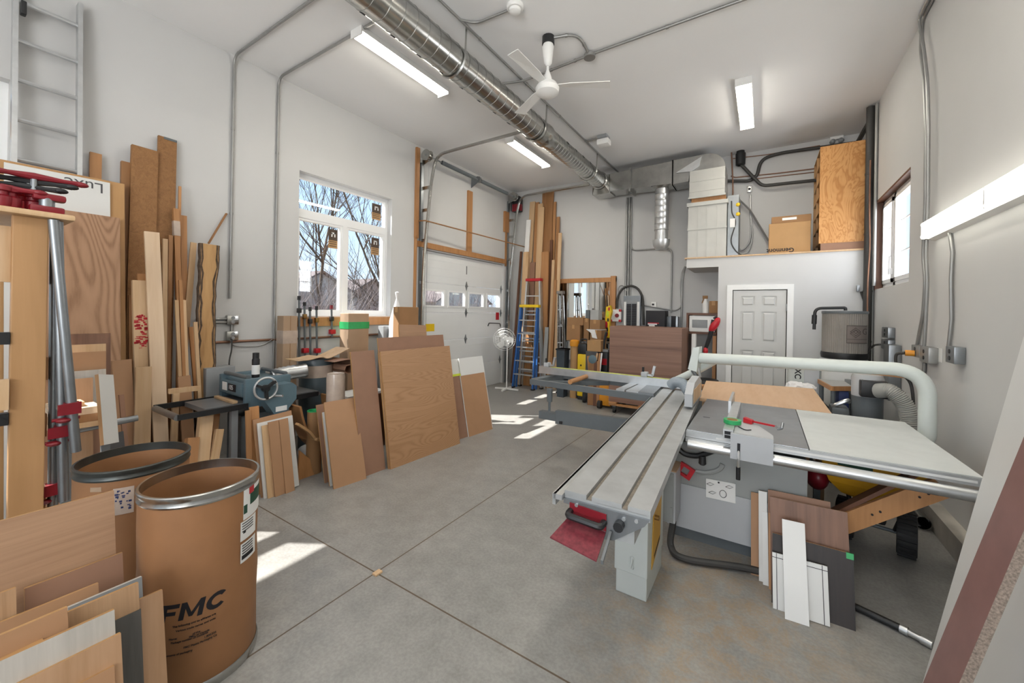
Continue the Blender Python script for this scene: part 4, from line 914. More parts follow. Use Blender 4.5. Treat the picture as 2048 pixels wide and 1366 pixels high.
# ================================================================= small offcut arms between rack and drums
t = thing('cantilever_rack', 'steel-armed lumber rack between the clamps and the pale plank', 'rack', (-4.0, .8, 0))
zA = at(200,852,x=-3.75).z; a, b = at(105,868,x=-3.72), at(275,845,x=-3.72)
MB().cyl((-3.72, a.y, zA+.0), (-3.72, b.y, zA+.02), .022, seg=12).o('arm', K['steel'], t)
for yy in (a.y+.06, b.y-.16): MB().b(-3.74, -3.70, yy-.02, yy+.02, 0, zA-.02).o('upright', K['dkgrey'], t, ang=None)
zz = zA+.024
for i, (u0, u1, th, mk, l) in enumerate([(100,225,.035,'pine','lowest plank lying on the steel rack arms'),(100,222,.05,'brown','reddish thick plank, second up on the steel rack arms'),(100,200,.045,'pinew','pale thick plank on top of the steel rack arms'),(100,172,.03,'pine','small block on top of the pale plank on the rack arms')]):
    a, b = at(u0,840,x=-3.68), at(u1,840,x=-3.68)
    tag(MB().rbox(-3.86+.01*i, -3.66 if i < 3 else -3.72, a.y, b.y, zz, zz+th, .003).o('rack_plank', K[mk], ang=None), l, 'plank', 'planks on the steel rack'); zz += th
for (tl, tr, lo, xt, xb, mk, l) in [
 ((140,668),(221,666),(140,800),-4.18,-4.02,'walnut','brown grained panel standing behind the small boxes left of the mdf strip'),
 ((140,690),(212,688),(140,800),-4.12,-3.98,'pine','pale shelf board in front of the brown grained panel'),
 ((135,706),(212,703),(135,800),-4.06,-3.94,'mdf','mdf board below the pale shelf board'),
 ((120,745),(212,740),(120,800),-4.02,-3.92,'greyv','grey board with a black end behind the planks'),
 ((130,760),(186,752),(130,860),-3.97,-3.88,'oak','oak offcut right behind the plank pile on the rack'),
 ((128,868),(205,862),(128,930),-3.98,-3.86,'mdfr','brown board under the steel rack arms'),
 ((202,872),(247,865),(208,940),-4.0,-3.9,'inkg','dark grey board under the steel rack arms')]:
    lean('offcut_board', l, 'board', tl, tr, lo, 'x', xt, xb, .014, K[mk], None, 'offcuts round the steel rack')
BLw = at(217,905,x=-3.66); TLw = at(185,748,x=-3.72); BRw = BLw+(at(242,880,x=-3.80)-at(217,905,x=-3.66)); 
o = board('white_slanted_board', 'white-faced particle board leaning slantwise against the rack planks', 'board', at(208,890,x=-3.52), at(238,884,x=-3.62), at(185,748,x=-3.60), .02, K['melamine'], K['plyb'])
# ================================================================= fibre drums
K['rimdk'] = plain('dark_steel_rim', '50524F', .35, .7, .15, 10)
def drum(name, label, c, r, h, dark=False):
    t = thing(name, label, 'drum', (c[0], c[1], 0), 0, 'fibre drums')
    prof = [(0, .0), (r*.985, 0), (r*.985, .03), (r, .04), (r-.002, h*.3), (r+.002, h*.45), (r-.003, h*.6), (r, h*.8), (r, h-.04), (r-.008, h-.04), (r-.008, .02), (0, .02)]
    MB().lathe(prof, (c[0], c[1], 0), (0, 0, 1), 64).o('body', K['drum'], t, ang=40)
    MB().lathe([(r+.004, .0), (r+.007, .012), (r+.007, .03), (r+.002, .04), (r-.004, .03), (r-.004, .0)], (c[0], c[1], 0), (0, 0, 1), 64, closed=True).o('bottom_chime', K['galv'], t)
    MB().lathe([(r-.008, h-.046), (r+.002, h-.048), (r+.005, h-.040), (r+.0015, h-.028), (r+.0015, h-.022), (r+.006, h-.015), (r+.006, h-.004), (r+.002, h), (r-.006, h), (r-.006, h-.02)], (c[0], c[1], 0), (0, 0, 1), 64, closed=True).o('locking_rim', K['rimdk'] if dark else K['galv'], t)
    return t
D1, D2, RDm, HD = Vector((-2.1416, .7558, 0)), Vector((-2.705, .665, 0)), .2165, .825
d1 = drum('fibre_drum', 'front brown fibre drum with black lettering and a bright steel rim', D1, RDm, HD)
d2 = drum('fibre_drum', 'rear brown fibre drum with a dark rim, behind the lettered drum', D2, RDm, HD, True)
def on_drum(c, r, ang0):
    def f(co): a = ang0+co.x/r; return Vector((c.x+(r+.0015+co.z)*math.cos(a), c.y+(r+.0015+co.z)*math.sin(a), co.y))
    return f
def dang(c, u, v):
    """angle round the drum of the near surface point seen at a pixel"""
    d = ray(u, v); o2 = Vector((0-c.x, 0-c.y)); dd = Vector((d.x, d.y)); A = dd.dot(dd); B = 2*o2.dot(dd); Cc = o2.dot(o2)-RDm**2; disc = max(B*B-4*A*Cc, 0); s = (-B-math.sqrt(disc))/(2*A)
    return math.atan2(d.y*s-c.y, d.x*s-c.x), HC+d.z*s
def dtext(c, parent, body, size, u, v, mt, bold=0, name='lettering', sx=1, sk=0):
    a, z = dang(c, u, v); bf = on_drum(c, RDm, a)
    return text(body, size, mt, Matrix.Identity(4), name, parent, 'LEFT', .0004, bold, lambda co: bf(Vector((co.x*sx+co.y*sk, co.y+z, co.z))))
def dlabel(c, parent, u0, v0, u1, v1, mt, name, lift=0, uc=None):
    uc = uc or (u0+u1)/2; vm = (v0+v1)/2; a0 = dang(c, u0, vm)[0]; a1 = dang(c, u1, vm)[0]; z0 = dang(c, uc, v0)[1]; z1 = dang(c, uc, v1)[1]; mb = MB(); n = 8; R1, R2 = RDm+.0006+lift, RDm+.0012+lift
    for i in range(n):
        A, B = a0+(a1-a0)*i/n, a0+(a1-a0)*(i+1)/n
        q = lambda r, t, z: (c.x+r*math.cos(t), c.y+r*math.sin(t), z)
        mb.hexa([q(R2,A,z1), q(R2,B,z1), q(R1,B,z1), q(R1,A,z1), q(R2,A,z0), q(R2,B,z0), q(R1,B,z0), q(R1,A,z0)])
    return mb.o(name, mt, parent)
def letters(parent, u, v, h, mt):
    """bold slanted F, M and C cut as flat shapes and bent round the drum"""
    a, z = dang(D1, u, v); bf = on_drum(D1, RDm, a); F_ = [[(0,0),(.26,0),(.26,1),(0,1)], [(.26,.76),(.82,.76),(.82,1),(.26,1)], [(.26,.36),(.70,.36),(.70,.58),(.26,.58)]]
    M_ = [[(0,0),(.24,0),(.24,1),(0,1)], [(.86,0),(1.1,0),(1.1,1),(.86,1)], [(.24,1),(.24,.62),(.47,.12),(.55,.12),(.55,.36)], [(.86,1),(.86,.62),(.63,.12),(.55,.12),(.55,.36)]]
    n = 14; C_ = []
    for k in range(n):
        t0, t1 = PI*(.22+1.56*k/n), PI*(.22+1.56*(k+1)/n); q = lambda r, t: (.52+.52*r*math.cos(t), .5+.5*r*math.sin(t)); C_.append([q(1,t0), q(1,t1), q(.52,t1), q(.52,t0)])
    x0 = 0
    for S, w in ((F_, .90), (M_, 1.2), (C_, 1.0)):
        mb = MB()
        for P_ in S:
            k = 4; cx = [p[0] for p in P_]; b2 = bmesh.new(); vs = [b2.verts.new((p[0], p[1], 0)) for p in P_]; b2.faces.new(vs); bmesh.ops.triangulate(b2, faces=b2.faces[:])
            for _ in range(2): bmesh.ops.subdivide_edges(b2, edges=b2.edges[:], cuts=1); bmesh.ops.triangulate(b2, faces=b2.faces[:])
            for q_ in b2.verts: X, Y = q_.co.x+x0, q_.co.y; q_.co = bf(Vector(((X+.18*Y)*h*1.02, z+Y*h, .0005)))
            mb.merge(b2)
        mb.o('brand_letter', mt, parent, ang=None); x0 += w
letters(d1, 320, 1246, .069, K['ink'])
for k, (s, u, v, sz) in enumerate([('The following and its affiliates are', 345, 1256, .0105), ('Various trade names and units', 352, 1264, .0105), ('of the', 385, 1269, .0105), ('FMC of Canada', 378, 1276, .0105), ('Name:', 338, 1281, .0105), ('Package number of contents', 342, 1288, .0105), ('1.800.555', 408, 1276, .0105), ('FMC Plastic Packaging Co', 367, 1297, .0105), ('Contents of packaging', 328, 1314, .0105)]): dtext(D1, d1, s, sz, u, v, K['ink'], .0002, 'small_print')
l1 = dlabel(D1, d1, 487, 972, 519, 1029, K['paper'], 'green_white_label'); l1['label'] = 'white, green and red printed label'
dlabel(D1, l1, 500, 975, 519, 1000, K['inkgr'], 'green_band', .0008); dlabel(D1, l1, 498, 972, 507, 985, K['red'], 'red_band', .0012); dlabel(D1, l1, 487, 1010, 494, 1027, K['inkgr'], 'green_corner', .0008)
l2 = dlabel(D1, d1, 481, 1037, 510, 1074, K['paper'], 'white_label'); 
for k in range(4): dlabel(D1, l2, 484, 1041+k*5, 505, 1043+k*5, K['inkg'], 'small_print', .0008)
dlabel(D1, l2, 486, 1061, 491, 1066, K['ink'], 'print_mark', .0008)
l3 = dlabel(D1, d1, 481, 1080, 509, 1117, K['paper'], 'shipping_label')
for k in range(4): dlabel(D1, l3, 484, 1084+k*5, 504, 1086.5+k*5, K['inkg'], 'small_print', .0008)
dlabel(D1, l3, 483, 1104, 505, 1112, K['ink'], 'bar_print', .0008)
ld = dlabel(D2, d2, 226, 975, 268, 1028, K['clear'], 'torn_label'); rnd = random.Random(4)
for k in range(22): u = rnd.uniform(229, 260); v = rnd.uniform(977, 1015); dlabel(D2, ld, u, v, u+rnd.uniform(2, 7), v+rnd.uniform(1.5, 4), K['inkb'], 'blue_print', .0008)
dlabel(D2, d2, 181, 975, 203, 984, K['kraft'], 'faded_sticker')
# ================================================================= foreground panel offcuts
GF_ = 'panel offcuts standing at the lower left corner'
def fg(label, tl, tr, low, xt, mk, th=.017, dx=.13, edge='plyb'):
    TR = at(*tr, x=xt); TL = at(*tl, x=xt); BR = floor_from(tr, low, 'x', xt+dx); W = TR-TL; W.z = 0; D = (TR-BR).normalized(); W = W-D*W.dot(D)
    return board('offcut_board', label, 'panel', BR-W, BR, TR-W, th, K[mk], K[edge] if edge else None, GF_)
fg('largest oak-veneered panel at the back of the lower left pile', (-60,1062), (228,981), (232,1110), -2.20, 'oakx', .018, .15)
fg('reddish veneered panel in front of the largest oak one', (49,1179), (245,1105), (248,1170), -2.12, 'mdfr')
fg('narrow striped panel end cut by the left edge of the picture', (-40,1200), (32,1175), (33,1215), -2.08, 'strip')
fg('thin golden mdf panel, third from the back of the lower left pile', (-40,1263), (197,1166), (198,1190), -2.03, 'mdf')
fg('dark grey-edged panel peeking out behind the striped oak one', (136,1222), (284,1153), (286,1192), -1.955, 'grey', .016, .12, 'greyv')
fg('tall oak panel at the right end of the lower left pile', (180,1250), (325,1179), (335,1366), -1.885, 'oak', .017, .16)
fg('striped oak panel with a crisp left end in the lower left pile', (99,1243), (277,1165), (279,1215), -1.86, 'strip')
fg('charcoal panel standing upright in the lower left pile', (228,1241), (282,1218), (288,1366), -1.835, 'slate', .017, .14, 'slate')
fg('plain tan panel, half hidden, at the middle left of the pile', (-40,1287), (135,1214), (136,1240), -1.815, 'mdf')
fg('thin pale board sliver left of the grey panel', (-40,1340), (87,1280), (88,1300), -1.79, 'pine')
fg('grey limed veneer panel near the front of the lower left pile', (-40,1340), (229,1219), (231,1267), -1.77, 'greyv')
fg('oak panel right in front of the grey limed one', (20,1384), (242,1266), (247,1366), -1.74, 'oak')
fg('lowest golden panel at the very front of the pile', (140,1385), (229,1331), (230,1366), -1.71, 'mdf')
# ================================================================= planer
PX = -3.95
def pp(u, v, x): return at(u, v, x=x)
t = thing('thickness_planer', 'blue-grey thickness planer with a big handwheel and folding bed', 'planer', (-4.1, 2.2, 0))
ZB = .73
ya, yb = at(444, 770, x=-4.0).y, at(516, 770, x=-4.0).y            # front of the housing
# geometry in world: long axis along Y (feed direction), handwheel side faces +X
Y0, Y1 = 1.70, 2.08; XA, XB = -4.40, -3.90
zt = at(520, 745, x=-4.0).z
MB().rbox(XA, XB, Y0+.02, Y1-.02, ZB+.02, ZB+.19, .02).o('head', K['blue'], t)
for xx in (XA-.02, XB-.03): MB().rbox(xx, xx+.05, Y0-.02, Y1, ZB-.05, ZB+.215, .012).o('side_casting', K['blue'], t)
MB().rbox(XA+.03, XB-.03, Y0-.03, Y0+.02, ZB+.055, ZB+.17, .01).o('infeed_cover', K['blue'], t)
for yy in (Y0, Y1-.05): MB().cyl((XA+.02, yy+.02, ZB+.225), (XB-.02, yy+.02, ZB+.225), .018, seg=12).o('return_roller', K['dkgrey'], t)
m_ = wallframe((-4.13, Y0-.032, ZB+.25), (0, -1, 0)); pl = MB().b(-4.19, -4.04, Y0-.035, Y0-.03, ZB+.085, ZB+.15).o('name_plate', K['ink'], t, ang=None)
text('105', .06, K['paper'], wallframe((-4.175, Y0-.0355, ZB+.10), (0, -1, 0)), 'plate_lettering', pl)
MB().b(-4.31, -4.22, Y0-.034, Y0-.03, ZB+.08, ZB+.155).o('sticker', K['paper'], t, ang=None)
# gearbox on the wheel side
mb = MB(); mb.prism([(XB+.02, Y0+.08, ZB+.155), (XB+.02, Y0+.08, ZB+.02), (XB+.02, Y0+.16, ZB-.11), (XB+.02, Y1-.12, ZB-.11), (XB+.02, Y1-.02, ZB+.0), (XB+.02, Y1-.02, ZB+.12), (XB+.02, Y1-.06, ZB+.155)], (.14, 0, 0)); gb = mb.o('gearbox', K['blue'], t, ang=None)
MB().b(XB+.161, XB+.164, Y0+.17, Y0+.27, ZB-.09, ZB-.045).o('plate', K['paper'], gb, ang=None)
hw = at(532, 777, x=XB+.20); Rw = .095
mb = MB(); mb.tube([(hw.x, hw.y+Rw*math.cos(a), hw.z+Rw*math.sin(a)) for a in [2*PI*i/36 for i in range(36)]], .010, 8, closed=True); wh = mb.o('handwheel', K['alu'], t)
mb = MB(); mb.lathe([(0, -.02), (.032, -.02), (.032, .012), (0, .016)], hw, (1, 0, 0), 20)
for k in range(3): A_ = .6+k*2*PI/3; mb.beam(hw, hw+Vector((0, Rw*math.cos(A_), Rw*math.sin(A_))), .02, .035, (1, 0, 0))
mb.o('wheel_spokes', K['black'], wh)
MB().cyl((XB, hw.y, hw.z), hw, .018).o('wheel_shaft', K['steel'], t)
MB().cyl((hw.x-.02, hw.y+.08, hw.z-.08), (hw.x+.05, hw.y+.12, hw.z-.08), .011).o('lock_lever', K['alu'], t)
# beds
mb = MB(); mb.b(XA+.03, XB-.03, Y0-.30, Y1+.30, ZB-.04, ZB); mb.o('bed', K['iron'], t, ang=None)
p1, p2, p3 = at(304, 812, x=-3.80), at(360, 829, x=-3.45), 0
def fr(y_out, y_in, nm):
    for xx in (XA-.02, XB+.02): MB().beam((xx, y_in, ZB-.02), (xx, y_out, ZB-.02), .02, .045).o(nm, K['black'], t, ang=None)
    MB().cyl((XA+.02, y_out, ZB-.02), (XB+.02, y_out, ZB-.02), .025, seg=12).o('roller', K['steel'], t)
fr(1.20, Y0-.0, 'infeed_extension'); fr(2.36, Y1, 'outfeed_extension')
MB().rbox(XA+.06, XB-.05, Y0-.09, Y0-.05, ZB+.0, ZB+.025, .006).o('bed_guard_strip', K['pine'], t)
for xx in (XA+.04, XB-.09):
    for yy in (Y0-.10, Y1-.0): MB().b(xx, xx+.05, yy, yy+.05, .04, ZB-.04).o('stand_leg', K['grey'], t, ang=None)
MB().rbox(XA, XB, Y0-.14, Y1+.09, 0, .05, .01).o('base', K['dkgrey'], t)
MB().rbox(XA+.10, XB-.1, Y0+.0, Y1-.05, .10, .6, .03).o('motor_box', K['dkgrey'], t)
pd = at(470, 880, x=-3.7)
MB().beam((-3.80, 1.66, .20), (-3.55, 1.54, .27), .03, .02).o('foot_lever', K['black'], t)
MB().rbox(-3.86, -3.62, 1.50, 1.66, .0, .09, .02).o('mobile_base_pad', K['grey'], t)
# dust outlet
h0 = at(572, 765, x=-4.0); h1 = at(612, 748, x=-4.0)
mb = MB(); P_ = spline([(-4.18, 2.05, ZB+.16), (-4.15, 2.18, ZB+.185), (-4.10, 2.36, ZB+.20)], 8); pr = [.07+.006*(i % 2) for i in range(len(P_))]; mb.tube(P_, .07, 18, prof=pr, caps=True); mb.o('dust_outlet', K['alu'], t, ang=60)
tag(MB().rbox(-4.70, -4.52, at(436,760,x=-4.6).y-.13, at(436,760,x=-4.6).y+.12, at(436,800,x=-4.6).z, at(436,733,x=-4.6).z, .01).o('grey_cabinet', K['grey']), 'small grey metal cabinet behind the planer next to the live-edge slab', 'cabinet')
# spray can
q = at(509, 752, x=-4.1); zc_ = ZB+.44
q = Vector((-4.1, 1.86, ZB+.19)); t = thing('spray_can', 'black spray can with a pale label standing on the planer', 'spray can', q)
MB().lathe([(0, 0), (.032, .002), (.033, .02), (.033, .17), (.026, .185), (0, .185)], q, (0, 0, 1), 20).o('can', K['ink'], t)
MB().lathe([(.0338, .03), (.0338, .12), (.0335, .12), (.0335, .03)], q, (0, 0, 1), 20, closed=True).o('label', K['paper'], t)
MB().lathe([(.028, .185), (.028, .235), (0, .235)], q, (0, 0, 1), 18).o('cap', K['black'], t)
# ================================================================= strips leaning against the planer
GS = 'offcut strips leaning on the planer'
def st(n, label, tl, tr, low, xt, xb, th, mk, edge=None): return lean(n, label, 'board', tl, tr, low, 'x', xt+.03, xb+.03, th, K[mk], K[edge] if edge else None, GS)
st('offcut_strip','dark edged strip at the far left of the strips on the planer',(492,822),(502,820),(494,900),-3.66,-3.60,.02,'brown')
st('offcut_strip','reddish strip with a knot, left of the framed mdf sheet',(500,815),(518,811),(503,900),-3.68,-3.62,.02,'fir')
st('offcut_strip','flat mdf sheet behind the white strip panel by the planer',(506,840),(583,825),(522,985),-3.64,-3.54,.016,'mdf')
st('offcut_strip','white melamine panel framing the narrow strips by the planer',(515,847),(585,832),(528,990),-3.61,-3.505,.016,'melamine')
st('offcut_strip','narrow golden strip on the white panel, left of the two mdf strips',(524,852),(537,848),(536,990),-3.585,-3.485,.016,'pine')
st('offcut_strip','left one of two mdf strips on the white panel by the planer',(537,845),(557,840),(550,986),-3.565,-3.465,.016,'mdf')
st('offcut_strip','right one of two mdf strips on the white panel by the planer',(558,840),(576,836),(571,978),-3.565,-3.455,.016,'mdf')
# ================================================================= stack of big panels
GP_ = 'big panels standing in the middle of the floor'
def lp(label, bl, br, tl, th, mk, edge='plyb', name='wood_sheet'): return leanr(name, label, 'panel', bl, br, tl, th, K[mk], K[edge] if edge else None, GP_)
def off(o, dx, dy=0, dz=0): o.matrix_world = Matrix.Translation((dx, dy, dz)) @ o.matrix_world; return o
lp('big square oak-grained panel at the front of the middle stack', (782,939),(920,887),(761,703),.018,'bigoak')
o = lp('tall plain brown mdf panel left of the big oak panel', (730,958),(777,940),(707,704.5),.018,'mdfr'); off(o, -.045)
lp('low plain mdf panel at the left end of the middle stack', (668,979),(733,957),(648,805),.016,'mdf')
o = lp('white-edged sheet behind the low mdf panel', (664,975),(726,953),(648,826),.016,'melamine'); off(o, -.03)
o = lp('warped brown sheet behind the low mdf panel, left end', (658,970),(715,950),(640,812),.012,'mdfr'); off(o, -.06)
def plane_of(bl, br, tl):
    BL, BR = at(*bl, z=0), at(*br, z=0); w = (BR-BL).normalized(); TL = on_plane(*tl, BL, w); up = (TL-BL).normalized(); return BL, w, up, w.cross(up)
def lp2(label, ref, offs, tl, tr, th, mk, edge='plyb'):
    """board lying parallel behind another leaning board"""
    B, w, up, n = ref; s_ = -1 if n.x > 0 else 1; p = B+n*(s_*offs); TL, TR = on_plane(*tl, p, n), on_plane(*tr, p, n); BL = TL-up*(TL.z/up.z); wd = (TR-TL).dot(w)
    return board('wood_sheet', label, 'panel', BL, BL+w*wd, TL, th, K[mk], K[edge], GP_)
R1 = plane_of((782,939),(920,887),(761,703)); R2 = plane_of((938,874),(985,858),(921,752))
lp2('twin sheet just behind the big square oak panel, showing a thin edge', R1, .021, (757,705), (897,693), .016, 'oakx')
lp2('wide reddish hardboard rising behind the big oak panel', R1, .085, (755,676), (886,669), .014, 'mdfr')
lp('right-hand mdf panel at the end of the middle stack', (938,874),(985,858),(921,752),.018,'mdf','melamine')
o = lp2('mdf panel with a lime tape stripe, between the oak and right-hand panels', R2, .022, (889,752), (920.5,750), .014, 'mdfr')
w_ = max(v.co.x for v in o.data.vertices); h_ = max(v.co.z for v in o.data.vertices); ys = [v.co.y for v in o.data.vertices]; mb = MB(); mb.b(w_-.012, w_+.003, min(ys)-.003, max(ys)+.001, 0, h_+.002); mb.b(.0, w_, min(ys)-.003, max(ys)+.001, h_-.025, h_+.003); mb.o('tape_edge', K['lime'], o, o.matrix_world.copy(), ang=None)['label'] = 'lime tape along the edge'
lp2('white melamine panel behind the right-hand mdf panel', R2, .045, (917.6,717), (964.4,711), .018, 'melamine', 'melamine')
lp2('narrow white panel between the oak panel and the wider white one', R2, .068, (893,720), (917,716.5), .018, 'melamine', 'melamine')
# upright panels higher up behind the stack
lean('wood_sheet', 'small oak-veneered panel standing behind the hardboard sheet, right of the brown carton', 'panel', (798,649),(852,647),(799,670),'x',-3.75,-3.55,.016,K['oakx'],K['plyb'],GP_)
# ================================================================= under the tall window
def carton(name, label, x0, x1, y0, y1, z0, z1, mk='card', cat='cardboard box', group=None, flap=True, rz=0, tape='plyb'):
    t = thing(name, label, cat, ((x0+x1)/2, (y0+y1)/2, z0), rz, group); M = ROOTM[t.name] @ Matrix.Translation((-(x0+x1)/2, -(y0+y1)/2, -z0))
    MB().rbox(x0, x1, y0, y1, z0, z1, .004, 1).o('body', K[mk], t, M, ang=None)
    if flap:
        ax = (x1-x0) < (y1-y0)
        mb = MB(); c_ = (x0+x1)/2 if ax else (y0+y1)/2
        if ax: mb.b(c_-.025, c_+.025, y0-.001, y1+.001, z1-.0, z1+.0015); mb.b(c_-.025, c_+.025, y0-.0015, y0, z1-.07, z1); mb.b(c_-.025, c_+.025, y1, y1+.0015, z1-.07, z1)
        else: mb.b(x0-.001, x1+.001, c_-.025, c_+.025, z1, z1+.0015); mb.b(x0-.0015, x0, c_-.025, c_+.025, z1-.07, z1); mb.b(x1, x1+.0015, c_-.025, c_+.025, z1-.07, z1)
        mb.o('packing_tape', K[tape], t, M, ang=None)
    return t
a, b = at(553, 700, x=-4.78), at(594, 700, x=-4.64); zt_ = at(575, 632, x=-4.64).z
t = carton('cardboard_carton', 'tall cardboard carton wrapped with clear tape beside the wall conduit', -4.78, -4.64, a.y, b.y, 0, zt_, 'kraft', flap=False)
MB().b(-4.783, -4.637, a.y-.003, b.y+.003, zt_-.32, zt_-.17).o('clear_wrap', K['clear'], t, ang=None)
MB().b(-4.639, -4.6375, (a.y+b.y)/2-.003, (a.y+b.y)/2+.003, 0, zt_).o('board_joint', K['cardd'], t, ang=None)
a, b = at(679, 690, x=-4.66), at(737, 690, x=-4.48); zt_ = at(700, 627, x=-4.48).z
t = carton('cardboard_carton', 'kraft carton banded with green tape below the tall window', -4.66, -4.48, a.y, b.y, 0, zt_, 'kraft', flap=False)
MB().b(-4.664, -4.476, a.y-.004, b.y+.004, zt_-.20, zt_-.11).o('green_tape', K['green'], t, ang=None)['label'] = 'green tape band'
MB().b(-4.753, -4.347, a.y-.003, b.y+.003, zt_-.30, zt_-.06).o('clear_wrap', K['clear'], t, ang=None) if False else None
a, b = at(786, 640, x=-4.12), at(837, 640, x=-4.0); zt_ = at(810, 614, x=-4.0).z
carton('tall_carton', 'tall brown carton behind the middle panel stack', -4.12, -4.0, a.y, b.y, 0, zt_, 'cardd')
q = at(797, 690, x=-4.45); mb = MB(); P_ = [(.12, 0), (.125, .3), (.12, .6), (.125, .95), (.10, 1.3), (.03, 1.52), (.012, 1.58), (.03, 1.66), (0, 1.67)]
zz = at(797, 583, x=-4.45).z; tag(mb.lathe([(r, h*zz/1.67) for r, h in P_], (-4.5, q.y, 0), (0, 0, 1), 9).o('white_sack', K['cloth'], ang=25), 'white cloth sack tied to a point beside the overhead door', 'sack')
q = at(775, 650, x=-4.5); tag(MB().rbox(-4.6, -4.48, q.y-.14, q.y+.14, 1.18, 1.42, .01).o('wall_box', K['grey']), 'small grey box on the wall right of the green-taped carton', 'box') if False else None
q = at(776, 660, x=-4.6); a, b = at(767, 660, x=-4.6), at(788, 660, x=-4.6)
tag(MB().rbox(-4.72, -4.6, a.y, b.y, 0, at(776, 652, x=-4.6).z, .01).o('grey_bin', K['grey']), 'narrow grey-white bin standing right of the green-taped carton', 'bin')
# bar clamps standing under the window
GB = 'bar clamps hanging on the board under the tall window'
for (u, v0, v1, l, hd) in [(598,600,745,'leftmost thin black bar clamp under the tall window',0),(609,612,712,'bar clamp with a red foot, second from the left',1),(620,622,712,'dark bar clamp third from the left under the window',0),(633,620,712,'bar clamp with a bronze head, left of the short red one',1),(663,618,674,'short bar clamp with a red jaw hanging alone',2)]:
    x = XL+.052; p0, p1 = at(u, v0, x=x), at(u+1, v1, x=x); t = thing('hanging_bar_clamp', l, 'clamp', p1, 0, GB)
    MB().cyl(p0, p1, .013, seg=10).o('bar', K['dkgrey'], t)
    MB().rbox(x-.015, x+.03, p0.y-.022, p0.y+.022, p0.z-.16, p0.z-.10, .008).o('top_jaw', K['black'] if hd != 1 else K['brass'], t)
    if hd: MB().rbox(x-.03, x+.035, p1.y-.035, p1.y+.035, p1.z+.04, p1.z+.10, .01).o('lower_jaw', K['red'], t)
    MB().cyl((x+.0, p0.y, p0.z), (x, p0.y, p0.z+.05), .02, seg=10).o('handle', K['dkred'] if hd == 2 else K['black'], t)
tag(MB().rbox(-4.70, -4.55, at(618,705,x=-4.55).y, at(655,705,x=-4.55).y, 1.0, 1.1, .004).o('wood_block', K['fir']), 'wood block lying behind the bar clamps', 'block') if False else None
# blue-grey barrel with curled veneer on top
c_ = at(632, 750, x=-4.3); r_ = abs(at(661,750,x=-4.3).y-at(598,750,x=-4.3).y)/2*.93; zt_ = at(630, 716, x=-4.3).z
t = thing('plastic_barrel', 'dark blue-grey barrel behind the planer outfeed', 'barrel', (-4.3, c_.y, 0))
MB().lathe([(0, 0), (r_*.95, 0), (r_, .03), (r_, zt_*.33), (r_*1.02, zt_*.35), (r_, zt_*.37), (r_, zt_*.66), (r_*1.02, zt_*.68), (r_, zt_*.70), (r_, zt_-.03), (r_*.96, zt_), (0, zt_)], (-4.3, c_.y, 0), (0, 0, 1), 36).o('shell', plain('slate_plastic', '4A565C', .35, var=.1), t)
MB().lathe([(r_*1.015, zt_*.80), (r_*1.015, zt_*.93), (r_*1.005, zt_*.93), (r_*1.005, zt_*.80)], (-4.3, c_.y, 0), (0, 0, 1), 36, closed=True).o('clear_tape', K['clear'], t)
def curl(name, label, pts, y0, y1, th, mk, cat='veneer sheet', group='curled sheets behind the panel stack'):
    """curved sheet: profile in x-z swept along y"""
    P_ = spline(pts, 8); mb = MB(); R_ = []
    for i, p in enumerate(P_):
        d = (P_[min(i+1, len(P_)-1)]-P_[max(i-1, 0)]).normalized(); n_ = Vector((-d.z, 0, d.x)); R_.append((p, p+n_*th))
    for (a, b), (c, d) in zip(R_, R_[1:]): mb.hexa([(a.x,y0,a.z),(c.x,y0,c.z),(c.x,y1,c.z),(a.x,y1,a.z),(b.x,y0,b.z),(d.x,y0,d.z),(d.x,y1,d.z),(b.x,y1,b.z)])
    bmesh.ops.remove_doubles(mb.bm, verts=mb.bm.verts[:], dist=1e-5)
    return tag(mb.o(name, K[mk], ang=40), label, cat, group)
def curly(name, label, pts, x0, x1, th, mk, cat='veneer sheet', group='curled sheets behind the panel stack'):
    o = curl(name, label, [(y, 0, z) for y, z in pts], 0, 1, th, mk, cat, group)
    for v in o.data.vertices: y_, k, z_ = v.co; v.co = (x0+(x1-x0)*k, y_, z_)
    o.data.flip_normals(); return o
yv = c_.y
Q = lambda u, v, x=-4.0: at(u, v, x=x)
a, b, d_ = Q(624,716), Q(665,722), Q(708,703)
curly('curled_veneer', 'wavy pale veneer sheet lying over the dark barrel with a bright raised end', [(a.y-.10, zt_+.012), (a.y+.02, zt_+.012), (a.y+.16, zt_+.03), (b.y+.02, zt_+.012), (d_.y, d_.z+.03)], -4.34, -4.08, .006, 'pine')
a, b = Q(662,735), Q(706,730)
curly('rolled_veneer', 'brown veneer rolled into a scroll right of the dark barrel', [(a.y, a.z+.06), (b.y-.06, b.z+.07), (b.y+.02, b.z), (b.y-.04, b.z-.08), (b.y-.13, b.z-.06), (b.y-.12, b.z+.0), (b.y-.06, b.z+.01)], -4.5, -3.95, .006, 'mdfr')
a, b = Q(661,772), Q(713,768)
tag(MB().rbox(-4.06, -3.72, a.y+.02, b.y+.2, .0, .62, .01).o('low_crate', K['dkwood'], ang=None), 'dark low crate carrying white sheets behind the panel stack', 'crate')
tag(MB().b(-4.05, -3.74, a.y+.04, b.y+.22, .62, .645).o('white_sheet_pile', K['paper'], ang=None), 'white sheets lying on the dark crate', 'sheets')
